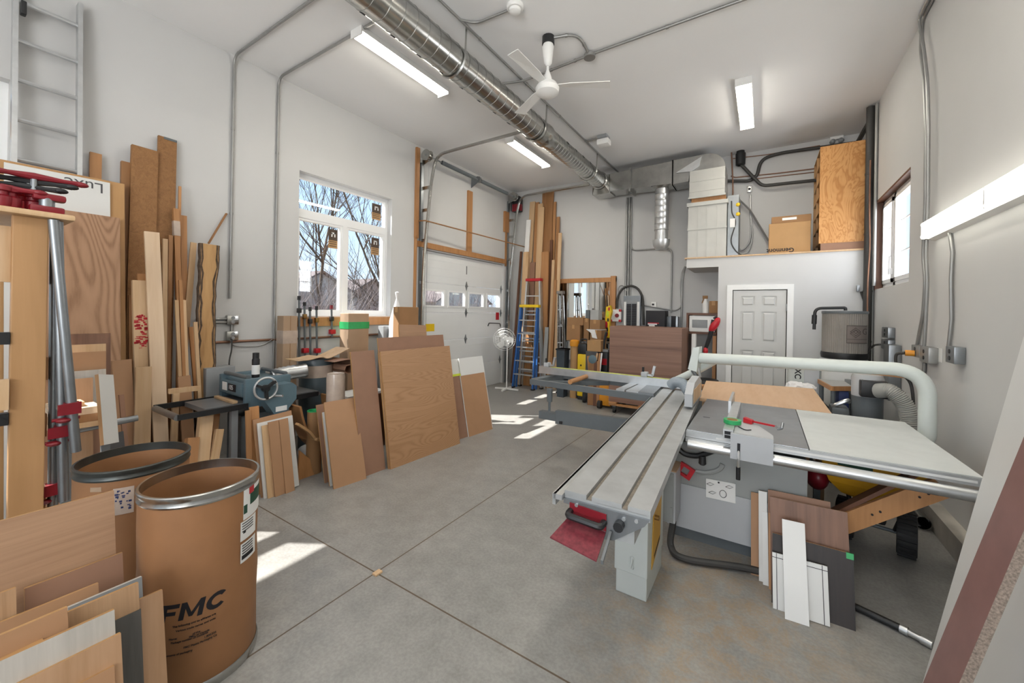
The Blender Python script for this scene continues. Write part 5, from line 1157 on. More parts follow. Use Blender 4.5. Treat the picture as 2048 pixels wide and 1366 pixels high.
# wrapped roll and tubes in front
q = at(671, 800, x=-3.55); r_ = .082; zt_ = at(670, 748, x=-3.55).z
t = thing('wrapped_roll', 'brown roll wrapped in clear plastic behind the low mdf panel', 'roll', (-3.55, q.y, 0))
MB().lathe([(0, 0), (r_, 0), (r_, zt_-.02), (r_*.9, zt_), (0, zt_-.005)], (-3.55, q.y, 0), (0, 0, 1), 24).o('core_roll', K['mdfr'], t)
MB().lathe([(r_+.003, .2), (r_+.004, zt_-.03), (r_*.95, zt_+.006), (r_*.3, zt_-.0), (r_*.3, zt_-.003), (r_*.94, zt_+.003), (r_+.001, zt_-.03), (r_+.0005, .2)], (-3.55, q.y, 0), (0, 0, 1), 24, closed=True).o('plastic_wrap', K['clear'], t)
q = at(641, 950, z=0); r_ = .062; zt_ = .60
t = thing('cardboard_tube', 'short cardboard tube with a green lining left of the low mdf panel', 'tube', (q.x-.12, q.y, 0)); cc = (q.x-.12, q.y, 0)
MB().lathe([(r_*1.15, 0), (r_, zt_), (r_-.006, zt_), (r_*1.15-.006, 0)], cc, (0, 0, 1), 28, closed=True).o('tube_wall', K['cardd'], t)
MB().lathe([(r_-.007, zt_-.06), (r_-.007, zt_+.002), (r_+.002, zt_+.002), (r_+.002, zt_-.006), (r_-.005, zt_-.008), (r_-.009, zt_-.06)], cc, (0, 0, 1), 28, closed=True).o('green_lining', K['green'], t)
# curved plywood blanks under the outfeed
q0, q1 = at(588, 840, x=-3.75), at(622, 860, x=-3.75)
curly('bent_plywood', 'tall bent plywood blank left of the green-lined tube', [(q0.y, .66), (q0.y+.04, .5), (q0.y+.12, .3), (q0.y+.26, .14)], -3.86, -3.66, .02, 'brown', 'bent plywood', 'bent blanks under the planer outfeed')
q0 = at(640, 830, x=-3.9)
curly('bent_plywood', 'second bent plywood blank standing behind the green-lined tube', [(q0.y+.10, .66), (q0.y+.13, .45), (q0.y+.17, .22), (q0.y+.25, .03)], -4.06, -3.86, .02, 'brown', 'bent plywood', 'bent blanks under the planer outfeed')
q0, q1 = at(593, 850, x=-3.55), at(628, 880, x=-3.55)
curly('curved_offcut', 'short curved pale plywood strip lying against the tube', [(q0.y, q0.z), (q0.y+.10, q0.z-.09), (q1.y, q1.z), (q1.y+.06, q1.z-.02)], -3.58, -3.52, .02, 'card', 'bent plywood', 'bent blanks under the planer outfeed')
q = at(608, 915, x=-3.6); tag(MB().prism([(-3.60, q.y-.05, .0), (-3.60, q.y+.14, .0), (-3.62, q.y+.12, .10), (-3.64, q.y-.02, .26)], (-.02, 0, 0)).o('wedge_offcut', K['fir'], ang=None), 'triangular brown offcut on the floor under the planer outfeed', 'offcut')
q = at(622, 925, z=0); tag(MB().ell((q.x-.1, q.y+.05, .075), (.16, .11, .075), 18, 10).o('white_sack', K['cloth']), 'small white sack slumped on the floor beside the tube', 'sack')
# ================================================================= fan, step ladders, lumber in the far corner
t = thing('pedestal_fan', 'white pedestal fan on a cross base by the overhead door', 'fan', at(1015, 776, z=0)); q = at(1013, 780, z=0); fx, fy = q.x, q.y
zc_ = at(1004, 680, x=fx).z
for dx, dy in ((.42, .06), (-.42, -.06), (-.06, .36), (.06, -.36)): MB().beam((fx, fy, .03), (fx+dx*.6, fy+dy*.6, .022), .035, .03).o('foot', K['white'], t)
MB().cyl((fx, fy, .03), (fx, fy, zc_-.1), .014, seg=12).o('pole', K['white'], t)
hd = Vector((.55, -.80, 0)).normalized(); hc = Vector((fx-.06, fy-.02, zc_)); mm_ = Matrix.Translation(hc) @ hd.to_track_quat('Z', 'Y').to_matrix().to_4x4()
mb = MB(); mb.lathe([(.0, -.17), (.07, -.16), (.08, -.06), (.03, -.02), (0, -.02)], (0,0,0), (0,0,1), 18); mb.o('motor', K['white'], t, mm_)
mb = MB()
for r_, z_ in ((.225, 0), (.18, .05), (.12, .07), (.18, -.04), (.04, .075)): mb.tube([(r_*math.cos(a), r_*math.sin(a), z_) for a in [2*PI*i/28 for i in range(28)]], .004, 4, closed=True)
for i in range(36):
    a = 2*PI*i/36; c_, s_ = math.cos(a), math.sin(a); mb.tube([(.04*c_, .04*s_, .075), (.12*c_, .12*s_, .07), (.18*c_, .18*s_, .05), (.225*c_, .225*s_, 0), (.18*c_, .18*s_, -.04), (.06*c_, .06*s_, -.05)], .0022, 3, caps=False)
mb.o('guard', K['white'], t, mm_)
for k in range(3):
    a = 2*PI*k/3; d = Vector((math.cos(a), math.sin(a), 0)); s = Vector((-d.y, d.x, 0)); mb = MB(); mb.prism([d*.03-s*.02, d*.16-s*.08, d*.19+s*.02, d*.10+s*.07, d*.03+s*.02], (0, 0, .004)); mb.o('blade', K['paper'], t, mm_)
MB().rbox(fx-.03, fx+.03, fy-.03, fy+.03, zc_-.14, zc_-.02, .01).o('control_box', K['white'], t)
# step ladders
def stepladder(label, yb, yt, xl_b, xr_b, xl_t, xr_t, h, mt_rail, mt_top, nst, back=.45, name='step_ladder', drail=.035):
    t = thing(name, label, 'step ladder', ((xl_b+xr_b)/2, yb, 0), 0, 'step ladders by the lumber')
    ev = lambda f: (Vector((xl_b+(xl_t-xl_b)*f, yb+(yt-yb)*f, h*f)), Vector((xr_b+(xr_t-xr_b)*f, yb+(yt-yb)*f, h*f)))
    for s in (0, 1): MB().beam(ev(0.0)[s], ev(.985)[s], drail, .06, (0, 1, 0)).o('front_rail', mt_rail, t, ang=None)
    for s in (0, 1):
        tp = ev(.97)[s]; bt = Vector((ev(0)[s].x, yb+back*1.3, .0)); MB().beam(bt, tp+Vector((0, .05, 0)), drail*.8, .035, (0, 1, 0)).o('rear_rail', mt_rail if mt_rail is K['fgblue'] else K['alu'], t, ang=None)
    for k in range(1, nst+1):
        f = k/(nst+1)*.985; a, b = ev(f); MB().b(a.x, b.x, a.y-.03, a.y+.045, a.z-.0, a.z+.02).o('step', K['alu'], t, ang=None)
    for k in range(1, 4):
        f = k/4; z_ = h*f*.9; a, b = ev(f*.9); yr = yb+back*1.3+((yt+.05)-(yb+back*1.3))*f*.9; MB().b(a.x, b.x, yr-.01, yr+.01, z_-.015, z_+.015).o('rear_brace', K['alu'], t, ang=None)
    a, b = ev(1); MB().rbox(a.x-.03, b.x+.03, a.y-.04, a.y+.085, h-.03, h+.03, .012).o('top_cap', mt_top, t)
    for s in (0, 1): p = ev(0)[s]; MB().b(p.x-.03, p.x+.03, p.y-.04, p.y+.04, 0, .03).o('foot', K['rubber'], t)
    return t
a, b = at(1025, 768, z=0), at(1066, 778, z=0); yb = 6.95; al, ar = at(1026, 760, y=yb), at(1066, 760, y=yb)
yt = yb+.14; tl, tr = at(1043, 612, y=yt), at(1075, 612, y=yt)
stepladder('blue fibreglass step ladder with a yellow top in front of the aluminium one', yb, yt, al.x, ar.x, tl.x, tr.x, tl.z, K['fgblue'], K['yellow'], 5, .10)
yb2 = yb+.24; al, ar = at(1040, 760, y=yb2), at(1083, 760, y=yb2); yt2 = yb2+.06; tl, tr = at(1055, 560, y=yt2), at(1080, 560, y=yt2)
stepladder('taller aluminium step ladder with a red top cap behind the blue one', yb2, yt2, al.x, ar.x, tl.x, tr.x, tl.z, K['alu'], K['red'], 6, .07)
yb3 = 7.05; al, ar = at(1117, 722, y=yb3), at(1130, 722, y=yb3); tl, tr = at(1117, 585, y=yb3+.12), at(1124, 585, y=yb3+.12)
K['oldpaint'] = plain('mottled_old_paint', '8C8680', .7, var=.55, nscale=28)
stepladder('old paint-splashed wooden step ladder right of the far lumber stack', yb3, yb3+.12, al.x, ar.x, tl.x, tr.x, tl.z, K['oldpaint'], K['oldpaint'], 5, .1, drail=.022)
# far lumber: leaning on the back wall
GL = 'lumber standing in the far corner'
FL_ = [
 ('tallest wide board of the far lumber stack', (1085,382),(1107,380),(1080,520),(.03,),7.455,.04,'brown'),
 ('pale-edged board left of the tallest far board', (1076,408),(1086,404),(1072,520),(.03,),7.410,.03,'pine'),
 ('golden board whose white tape mark shows, second from the left in the far lumber', (1060,404),(1070,405),(1053,520),(.03,),7.455,.035,'pine'),
 ('white-primed board at the left of the far lumber', (1053,440),(1061,442),(1049,500),(.03,),7.365,.03,'white'),
 ('brown board between the white tape-marked board and the pale one', (1071,405),(1078,406),(1066,520),(.03,),7.455,.03,'fir'),
 ('broad pale board in front of the tallest far board', (1079,415),(1088,414),(1070,600),(.03,),7.365,.03,'pine'),
 ('wide cracked board, lower middle of the far lumber', (1083,504),(1097,503),(1080,640),(.03,),7.320,.04,'fir'),
 ('slim board right of the tallest far board', (1107,404),(1112,405),(1102,560),(.03,),7.455,.03,'fir'),
 ('reddish slim board second from the right in the far lumber', (1113,434),(1119,433),(1109,560),(.03,),7.410,.03,'brown'),
 ('rightmost slim board of the far lumber', (1117,466),(1123,465),(1112,600),(.03,),7.365,.03,'pine'),
 ('dark slim board in the gap right of the wide cracked board', (1100,480),(1105,480),(1096,640),(.03,),7.410,.03,'dkwood'),
 ('board behind the red-topped ladder, low left of the far lumber', (1047,504),(1057,503),(1040,640),(.03,),7.320,.03,'pine'),
 ('narrow board just right of the red-topped ladder', (1104,520),(1109,520),(1098,660),(.03,),7.365,.03,'pine'),
 ('thin dark strip leaning at the far left of the corner lumber', (1040,503),(1044,505),(1030,640),(.03,),7.365,.025,'dkwood'),
 ('brown board standing behind the blue step ladder', (1060,525),(1070,524),(1056,640),(.03,),7.410,.03,'mdfr'),
 ('low red-brown board between the two step ladder rails', (1050,640),(1066,640),(1046,720),(.03,),7.320,.03,'fir'),
 ('grey-white weathered strip low in the far lumber', (1090,654),(1097,653),(1086,720),(.03,),7.275,.02,'greyply'),
 ('short slim strip low right of the weathered one', (1108,560),(1113,560),(1101,690),(.03,),7.320,.025,'fir'),
]
for (l, tl, tr, lo, yt, yb, th, mk) in FL_: lean('lumber_board', l, 'board', tl, tr, lo, 'y', yt, yb, th, K[mk], None, GL)
# ================================================================= mirror and clutter on the far wall
t = thing('framed_mirror', 'large mirror in a plain wood frame on the far wall', 'mirror', (-2.9, YB, 1)); y_ = YB-.05
a, b, c_ = at(1108, 560, y=y_), at(1222, 556, y=y_), at(1232, 556, y=y_)
xm0, xm1, zm = a.x-.02, b.x, at(1222, 564, y=y_).z
MB().b(xm0, c_.x, y_-.02, YB-.001, zm, at(1222, 555, y=y_).z).o('top_rail', K['fir'], t, ang=None)
MB().b(b.x, c_.x, y_-.025, YB-.001, .55, at(1226, 552, y=y_).z).o('side_rail', K['fir'], t, ang=None)
MB().b(xm0, b.x, y_+.02, YB-.002, .6, zm).o('mirror_glass', K['mirror'], t, ang=None)
YC = 7.15
t = thing('wire_shelf', 'low steel shelf unit holding the cartons below the mirror', 'shelf', (-2.8, YC, 0)); s0, s1 = at(1132, 690, y=YC-.2), at(1219, 690, y=YC-.2); zs_ = at(1170, 683, y=YC-.2).z
MB().b(s0.x, s1.x, YC-.2, YC+.25, zs_-.02, zs_).o('shelf_board', K['steel'], t, ang=None)
MB().b(s0.x, s1.x, YC-.2, YC+.25, .12, .14).o('shelf_board', K['steel'], t, ang=None)
for xx in (s0.x, s1.x-.03):
    for yy in (YC-.2, YC+.22): MB().b(xx, xx+.03, yy, yy+.03, 0, zs_).o('leg', K['steel'], t, ang=None)
GBX = 'cartons below the mirror'
def bx(label, u0, v0, u1, v1, y, d=.3, mk='cardd', z=None, name='carton', flap=True, cat='cardboard box'):
    a, b = at(u0, v0, y=y), at(u1, v1, y=y); z0 = a.z if z is None else z
    return carton(name, label, a.x, b.x, y, y+d, z0, b.z, mk, cat, GBX, flap)
yb_ = YC-.19
bx('lower brown carton on the left of the wire shelf', 1133, 667, 1160, 650.5, yb_, z=zs_+.001); zz = at(1150, 650.5, y=yb_).z
bx('upper brown carton with a printed mark, on the left of the wire shelf', 1134, 651, 1166, 635.5, yb_, z=zz+.001)
bx('tall narrow carton in the middle of the wire shelf', 1167, 680, 1178, 637, yb_+.05, z=zs_+.001, d=.2)
bx('dark carton half under the white cloth on the wire shelf', 1180, 680, 1203, 660, yb_, z=zs_+.001); zz = at(1190, 660, y=yb_).z
bx('brown carton above the white cloth on the wire shelf', 1179, 660, 1200, 640, yb_+.02, z=zz+.012); z3 = at(1190, 640, y=yb_+.02).z
bx('dark blue binder box at the top of the carton pile', 1172, 640, 1180, 620, yb_+.03, z=z3+.0, mk='dkgrey', name='binder_box', flap=False, d=.2, cat='box') if False else None
bx('pale beige box topmost on the carton pile', 1180, 640, 1197, 620, yb_+.03, z=z3+.002, mk='greyply', flap=False, d=.2)
q = at(1172, 640, y=yb_+.04); bx('dark blue box leaning upright beside the pale beige one', 1171, 637, 1179, 620, yb_+.06, z=at(1170,637,y=yb_+.05).z+.002, mk='dkgrey', name='box', flap=False, d=.12, cat='box')
a, b = at(1172, 664, y=yb_-.02), at(1203, 650, y=yb_-.02); zz = at(1190, 660, y=yb_).z
mb = MB(); mb.b(a.x, b.x, yb_-.012, yb_+.27, zz+.002, zz+.008); mb.prism([(a.x, yb_-.012, zz+.008), (a.x+.17, yb_-.012, zz+.004), (a.x+.22, yb_-.012, zz-.16), (a.x+.12, yb_-.012, zz-.14), (a.x+.10, yb_-.012, zz-.06)], (0, -.006, 0)); tag(mb.o('white_cloth', K['cloth'], ang=None), 'white cloth draped over the dark carton on the shelf', 'cloth')
q = at(1190, 702, y=yb_-.35); a, b = at(1174, 702, y=yb_-.32), at(1202, 682, y=yb_-.32)
carton('carton', 'brown carton on the crate in front of the wire shelf', a.x, b.x, yb_-.32, yb_-.05, a.z, b.z, 'card', 'cardboard box', GBX)
carton('tool_case', 'dark tool crate under the front carton below the mirror', a.x-.02, at(1196, 690, y=yb_-.32).x, yb_-.33, yb_-.04, 0, a.z-.001, 'inkg', 'crate', None, False)
# front row on the floor
yf = 6.75
a, b = at(1154, 740, y=yf), at(1172, 709, y=yf); zt_ = b.z
t = thing('pressure_washer', 'yellow and black pressure washer on the floor below the mirror', 'pressure washer', ((a.x+b.x)/2, yf+.1, 0))
MB().rbox(a.x, b.x, yf, yf+.16, .06, zt_, .03).o('front_cover', K['yellow'], t)
zt2 = at(1160, 681, y=yf).z; MB().rbox(a.x-.01, b.x+.0, yf+.02, yf+.18, zt_-.02, zt2-.05, .05).o('reel_housing', K['black'], t)
mb = MB(); mb.tube(fillet([(a.x+.02, yf+.10, zt2-.2), (a.x+.02, yf+.10, zt2+.02), (b.x-.02, yf+.10, zt2+.02), (b.x-.02, yf+.10, zt2-.2)], .04), .014, 8); mb.o('handle', K['black'], t)
for xx in (a.x-.02, b.x-.02): MB().cyl((xx, yf+.10, .08), (xx+.04, yf+.10, .08), .08).o('wheel', K['rubber'], t)
MB().b(a.x+.06, b.x-.08, yf-.003, yf, zt_-.22, zt_-.19).o('lettering_strip', K['ink'], t, ang=None)
MB().prism([(a.x+.02, yf-.001, zt_-.42), (a.x+.07, yf-.001, zt_-.42), (a.x+.045, yf-.001, zt_-.36)], (0, -.004, 0)).o('hose_port', K['black'], t, ang=None)
MB().b(a.x+.02, b.x-.02, yf+.0, yf+.15, 0, .06).o('foot', K['rubber'], t, ang=None)
a = at(1144, 735, y=yf); zt_ = at(1144, 693, y=yf).z
t = thing('cardboard_tube', 'tall tan cardboard tube left of the pressure washer', 'tube', (a.x, yf+.1, 0)); MB().lathe([(0, 0), (.075, 0), (.075, zt_), (.06, zt_), (.06, .02), (0, .02)], (a.x, yf+.1, 0), (0, 0, 1), 22).o('tube_wall', K['card'], t)
tag(MB().lathe([(0, zt_), (.085, zt_), (.09, zt_+.01), (.09, zt_+.10), (.05, zt_+.12), (0, zt_+.12)], (a.x, yf+.1, .001), (0, 0, 1), 20).o('orange_bucket', K['orange']), 'orange-yellow bucket set on the tan tube', 'bucket')
a, b = at(1119, 730, y=yf+.1), at(1136, 697, y=yf+.1)
t = thing('waste_bin', 'dark blue-grey bin behind the saw fence, left of the tan tube', 'bin', (a.x, yf+.2, 0)); mb = MB(); mb.hexa([(a.x+.02, yf-.03, 0), (b.x-.02, yf-.03, 0), (b.x-.02, yf+.15, 0), (a.x+.02, yf+.15, 0), (a.x, yf-.05, b.z), (b.x, yf-.05, b.z), (b.x, yf+.17, b.z), (a.x, yf+.17, b.z)]); mb.o('bin_body', plain('bin_slate', '3E474F', .5), t, ang=None); MB().b(a.x-.01, b.x+.01, yf-.06, yf+.18, b.z-.03, b.z).o('bin_rim', K['black'], t, ang=None)
lean('sanding_board', 'orange-brown board with a blue disc right of the pressure washer', 'board', (1174,712),(1192,710),(1176,740),'y',yf-.14,yf-.22,.02,K['fir'])
q = at(1184, 719, y=yf-.20); tag(MB().lathe([(0, 0), (.075, 0), (.075, .012), (.05, .02), (0, .02)], q+Vector((0, .03, 0)), (0, -1, .1), 22).o('abrasive_disc', K['blue']), 'blue disc hanging on the orange-brown board', 'disc')
for i, (u, mk, l) in enumerate([(1189,'pine','pale strip leaning right of the blue disc'),(1194,'fir','brown strip leaning second right of the blue disc'),(1198,'paper','white-edged strip leaning third right of the blue disc')]):
    lean('leaning_strip', l, 'board', (u+4,706),(u+7,706),(u,740),'y',yf-.15,yf-.25-.02*i,.015,K[mk],None,'strips beside the pressure washer')
a, b = at(1199, 740, y=yf+.1), at(1219, 704, y=yf+.1)
t = thing('tool_chest', 'black tool chest with a red badge, just left of the walnut cabinet', 'tool chest', (a.x, yf+.1, 0)); MB().rbox(a.x, b.x, yf+.0, yf+.18, 0, b.z, .02).o('chest_body', K['black'], t); MB().rbox(a.x-.01, b.x+.01, yf-.01, yf+.19, b.z, b.z+.05, .015).o('lid', K['grey'], t); q = at(1212, 722, y=yf+.1); MB().b(q.x-.04, q.x+.05, yf-.006, yf, q.z-.06, q.z+.05).o('badge', K['red'], t, ang=None)
tag(MB().tube(spline([at(1204,740,y=yf+.02), at(1206,705,y=yf+.02), at(1209,680,y=yf+.02), at(1213,664,y=yf+.02)]), .022, 8).o('folded_stand', K['black']), 'black folded tool stand leaning at the left side of the walnut cabinet', 'stand')
# hanging bag / disconnect / panel
q = at(1218, 650, y=YB-.12); pts = [(1212,614),(1220,611),(1223,622),(1219,640),(1218,655),(1222,668),(1218,676),(1208,674),(1206,660),(1210,642)]
o = MB().prism([at(u, v, y=YB-.30) for u, v in pts], (0, .09, 0)).o('hanging_bag', None or K['yellow'], ang=None); tag(o, 'yellow and red printed bag hanging at the end of the mirror frame', 'bag')
for (u, v, r_, mk) in ((1215,628,.05,'lime'),(1212,650,.06,'red'),(1213,668,.05,'red'),(1218,618,.03,'red'),(1214,659,.04,'black'),(1216,640,.03,'black')): p = at(u, v, y=YB-.302); MB().prism([p+Vector((r_*math.cos(a)*.6, 0, r_*1.3*math.sin(a))) for a in [.4+2*PI*i/7 for i in range(7)]], (0, .03, 0)).o('printed_patch', K[mk], o, ang=None)
a, b = at(1220, 643, y=YB-.12), at(1242, 619, y=YB-.12)
t = thing('isolator_box', 'white box with red corners and a black rotary knob beside the breaker panel', 'switch box', (a.x, YB, a.z)); MB().rbox(a.x, b.x, YB-.12, YB-.001, a.z, b.z, .02).o('enclosure', K['paper'], t)
for xx in (a.x, b.x-.04):
    for zz in (a.z, b.z-.04): MB().rbox(xx-.004, xx+.044, YB-.126, YB-.08, zz-.004, zz+.044, .01).o('corner', K['red'], t)
MB().lathe([(0, .03), (.035, .03), (.04, 0), (0, 0)], ((a.x+b.x)/2+.03, YB-.12, (a.z+b.z)/2), (0, -1, 0), 18).o('rotary_knob', K['dkred'], t)
a, b = at(1246, 655, y=YB-.1), at(1281, 591, y=YB-.1); z_b = 1.15
t = thing('mounted_breaker_panel', 'grey breaker panel with its door open to rows of breakers', 'electrical panel', (a.x, YB, z_b)); MB().rbox(a.x, b.x, YB-.1, YB-.001, z_b, b.z, .006).o('enclosure', K['steel'], t, ang=None)
MB().b(a.x+.03, b.x-.06, YB-.106, YB-.1, z_b+.03, b.z-.09).o('dead_front', K['grey'], t, ang=None)
xm = (a.x+b.x)/2
for i in range(14):
    for s in (-1, 1): z_ = b.z-.16-.032*i; MB().b(xm-.0+s*.05-.04, xm+s*.05+.04, YB-.125, YB-.106, z_-.026, z_).o('breaker', K['ink'], t, ang=None)
for s in (-1, 1): MB().b(xm+s*.125-.022, xm+s*.125+.022, YB-.109, YB-.106, z_b+.05, b.z-.12).o('circuit_list', K['paper'], t, ang=None)
P_ = [at(u, v, y=YB-.05) for u, v in ((1234,617),(1235,598),(1243,580),(1258,572),(1272,575),(1282,587),(1286,606),(1287,650))]
tag(MB().tube(spline(P_), .022, 10).o('black_cable', K['hosek']), 'thick black cable arching over the breaker panel', 'cable')
tag(MB().tube(spline([at(u, v, y=YB-.035) for u, v in ((1242,618),(1239,595),(1237,578),(1242,571),(1250,574),(1254,582))]), .011, 8).o('grey_flexible_conduit', K['cond']), 'grey flexible conduit looping beside the breaker panel', 'conduit')
for i, (u, r_, l) in enumerate(((1251, .02, 'leftmost of three riser conduits above the breaker panel'), (1256, .02, 'middle one of three riser conduits above the breaker panel'))):
    p0, p1 = at(u, 592, y=YB-.02), at(u, 378, y=YB-.02); xx = (p0.x+p1.x)/2+.01*0; conduit('mounted_riser_conduit', l, [(p0.x, YB-.026, p0.z-.0), (p0.x, YB-.026, 3.84)], r=.02, clips=((0, .35), (0, .7)), grp='riser conduits')
p0 = at(1260, 592, y=YB-.02); conduit('mounted_riser_conduit', 'slim rightmost riser conduit above the breaker panel', [(p0.x, YB-.021, p0.z), (p0.x, YB-.021, 2.98)], r=.015, clips=((0, .3),), grp='riser conduits')
p0, p1, p2 = at(1264, 380, y=YB), at(1340, 500, y=YB), at(1342, 650, y=YB); z1 = at(1300, 499, y=YB).z
conduit('mounted_conduit', 'conduit stepping sideways on the far wall between the duct dropper and the panel', [(p0.x, YB-.021, 3.84), (p0.x, YB-.021, z1), (p2.x, YB-.021, z1), (p2.x, YB-.021, 1.62)], r=.015, fil=.13, clips=((1, .4), (2, .2)))
conduit('mounted_conduit', 'low conduit run along the far wall behind the black heater', [at(1283,610,y=YB-.021), at(1330,618,y=YB-.021), at(1352,622,y=YB-.021), at(1364,612,y=YB-.021), at(1365,560,y=YB-.021), at(1370,535,y=YB-.021)], r=.013, fil=.08)
conduit('mounted_conduit', 'bundled cable drooping from the loft corner down the far wall', [at(1371,533,y=YB-.05), at(1365,545,y=YB-.02), at(1362,570,y=YB-.02), at(1364,605,y=YB-.02), at(1362,655,y=YB-.02)], r=.017, fil=.1)
a, b = at(1302, 614, y=YB-.03), at(1313, 604, y=YB-.03); t = thing('thermostat', 'small white thermostat on the far wall above the black heater', 'thermostat', (a.x, YB, a.z)); MB().rbox(a.x, b.x, YB-.03, YB-.001, a.z, b.z, .006).o('case', K['paper'], t); MB().b(a.x+.015, (a.x+b.x)/2+.01, YB-.032, YB-.03, a.z+.03, b.z-.03).o('display', K['ink'], t, ang=None)
a, b = at(1291, 656, y=YB-.3), at(1330, 621.5, y=YB-.3); t = thing('mounted_heater', 'black metal cabinet with a red stripe right of the breaker panel', 'cabinet', (a.x, YB-.15, a.z)); MB().rbox(a.x, b.x, YB-.3, YB-.001, a.z-.2, b.z, .008).o('cabinet_body', K['ink'], t); MB().b(a.x+.04, b.x-.1, YB-.303, YB-.3, at(1300,647,y=YB-.3).z, at(1300,645,y=YB-.3).z).o('red_stripe', K['red'], t, ang=None); 
for k, (x0_, x1_, z_) in enumerate(((.04, .20, .075), (.06, .16, .045))): MB().b(a.x+x0_, a.x+x1_, YB-.303, YB-.3, a.z+z_-.012, a.z+z_+.012).o('pale_lettering', K['paper'], t, ang=None)
a, b = at(1333, 656, y=YB-.15), at(1356, 633, y=YB-.15); t = thing('mounted_meter_box', 'grey electrical box with a dark window next to the black cabinet', 'electrical box', (a.x, YB, a.z)); MB().rbox(a.x, b.x, YB-.15, YB-.001, a.z-.1, b.z, .01).o('enclosure', K['steel'], t); q = at(1347, 642, y=YB-.15); MB().rbox(q.x-.04, q.x+.04, YB-.157, YB-.15, q.z-.12, q.z+.09, .01).o('window', K['ink'], t)
# ================================================================= nook under the loft
YN = YM+.25
a, b = at(1372, 680, y=YN), at(1440, 626, y=YN); xr_ = xn-.01
t = thing('microwave_shelf', 'dark brown shelf unit in the nook left of the door', 'shelf', ((a.x+xr_)/2, YN, 0)); zt_, zm_ = at(1400, 626, y=YN).z, at(1400, 664, y=YN).z
for z0_, z1_ in ((zt_-.035, zt_), (zm_-.035, zm_), (.35, .38)): MB().b(a.x, xr_, YN, YN+.45, z0_, z1_).o('shelf_board', K['dkwood'], t, ang=None)
for xx in (a.x, xr_-.03): MB().b(xx, xx+.03, YN, YN+.45, 0, zt_-.035).o('side_panel', K['dkwood'], t, ang=None)
a2, b2_ = at(1378, 662, y=YN+.02), at(1430, 632, y=YN+.02)
t = thing('microwave_oven', 'white microwave oven on the dark brown shelf', 'microwave', (a2.x, YN, zm_)); MB().rbox(a2.x, min(b2_.x, xr_-.05), YN+.02, YN+.38, zm_+.001, b2_.z, .012).o('case', K['white'], t); q0, q1 = at(1384, 655, y=YN+.01), at(1415, 640, y=YN+.01); MB().rbox(q0.x, q1.x, YN+.012, YN+.02, q0.z, q1.z, .004).o('door_window', K['grey'], t); MB().rbox(q1.x+.02, q1.x+.035, YN-.005, YN+.02, q0.z, q1.z, .004).o('door_handle', K['white'], t)
q = at(1411, 620, y=YN+.12); t = thing('spray_bottle', 'spray bottle with a brown trigger on the microwave shelf', 'bottle', (q.x, YN+.12, zt_)); MB().lathe([(0, 0), (.045, 0), (.047, .16), (.02, .21), (.02, .235), (0, .235)], (q.x, YN+.12, zt_+.001), (0, 0, 1), 16).o('bottle_body', K['paper'], t); mb = MB(); mb.b(q.x-.045, q.x+.03, YN+.10, YN+.14, zt_+.235, zt_+.285); mb.beam((q.x-.03, YN+.12, zt_+.24), (q.x-.055, YN+.12, zt_+.16), .015, .015); mb.o('trigger_head', K['cardd'], t, ang=None)
a3, b3 = at(1418, 625, y=YN+.1), at(1436, 602, y=YN+.1); carton('small_carton', 'small brown carton beside the spray bottle', a3.x, min(b3.x, xr_), YN+.1, YN+.3, zt_+.001, b3.z, 'cardd', 'cardboard box')
YV = YM-.14; t = thing('hanging_leaf_blower', 'red and black leaf blower hanging in front of the microwave', 'leaf blower', at(1425, 670, y=YV)); MB().ell(at(1429,650,y=YV), (.055, .055, .13), 14, 10, Matrix.Rotation(.5, 4, 'Y')).o('motor_body', K['red'], t); MB().tube(spline([at(1428,640,y=YV), at(1421,668,y=YV), at(1414,690,y=YV), at(1409,703,y=YV)]), .036, 10, r2=.026).o('blower_tube', K['black'], t); MB().tube(spline([at(1427,637,y=YV), at(1433,634,y=YV), at(1436,645,y=YV)]), .014, 6).o('handle', K['black'], t)
MB().ell(at(1411,702,y=YV-.02), (.036, .036, .055), 12, 8).o('nozzle_band', K['red'], t)
yk = 6.45; a, b = at(1392, 735, y=yk), at(1428, 708, y=yk); t = thing('shop_vacuum', 'dark shop vacuum standing behind the saw guard, left of the door', 'vacuum', ((a.x+b.x)/2, yk+.15, 0)); MB().lathe([(0, .05), (.17, .05), (.19, .1), (.19, .45), (.2, .47), (.0, .47)], ((a.x+b.x)/2, yk+.15, 0), (0, 0, 1), 24).o('tank', K['dkgrey'], t); MB().lathe([(0, .47), (.205, .47), (.2, .55), (.17, .62), (0, .64)], ((a.x+b.x)/2, yk+.15, 0), (0, 0, 1), 24).o('lid', K['black'], t)
for k in range(4): A_ = PI/4+k*PI/2; MB().ell(((a.x+b.x)/2+.16*math.cos(A_), yk+.15+.16*math.sin(A_), .03), (.03, .03, .03), 10, 6).o('caster', K['black'], t)
a, b = at(1424, 800, y=YN-.05), at(1436, 672, y=YN-.05); tag(MB().b(a.x, b.x-.02, YN-.12, YN-.06, 0, b.z).o('timber_offcut', K['fir'], ang=None), 'upright timber piece in the nook under the leaf blower', 'timber')
a, b = at(1383, 700, y=6.75), at(1392, 668, y=6.75); tag(MB().rbox(a.x, b.x, 6.72, 6.82, 0, b.z, .01).o('tall_wrapped_roll', K['paper']), 'white wrapped roll upright behind the right side of the walnut cabinet', 'roll')
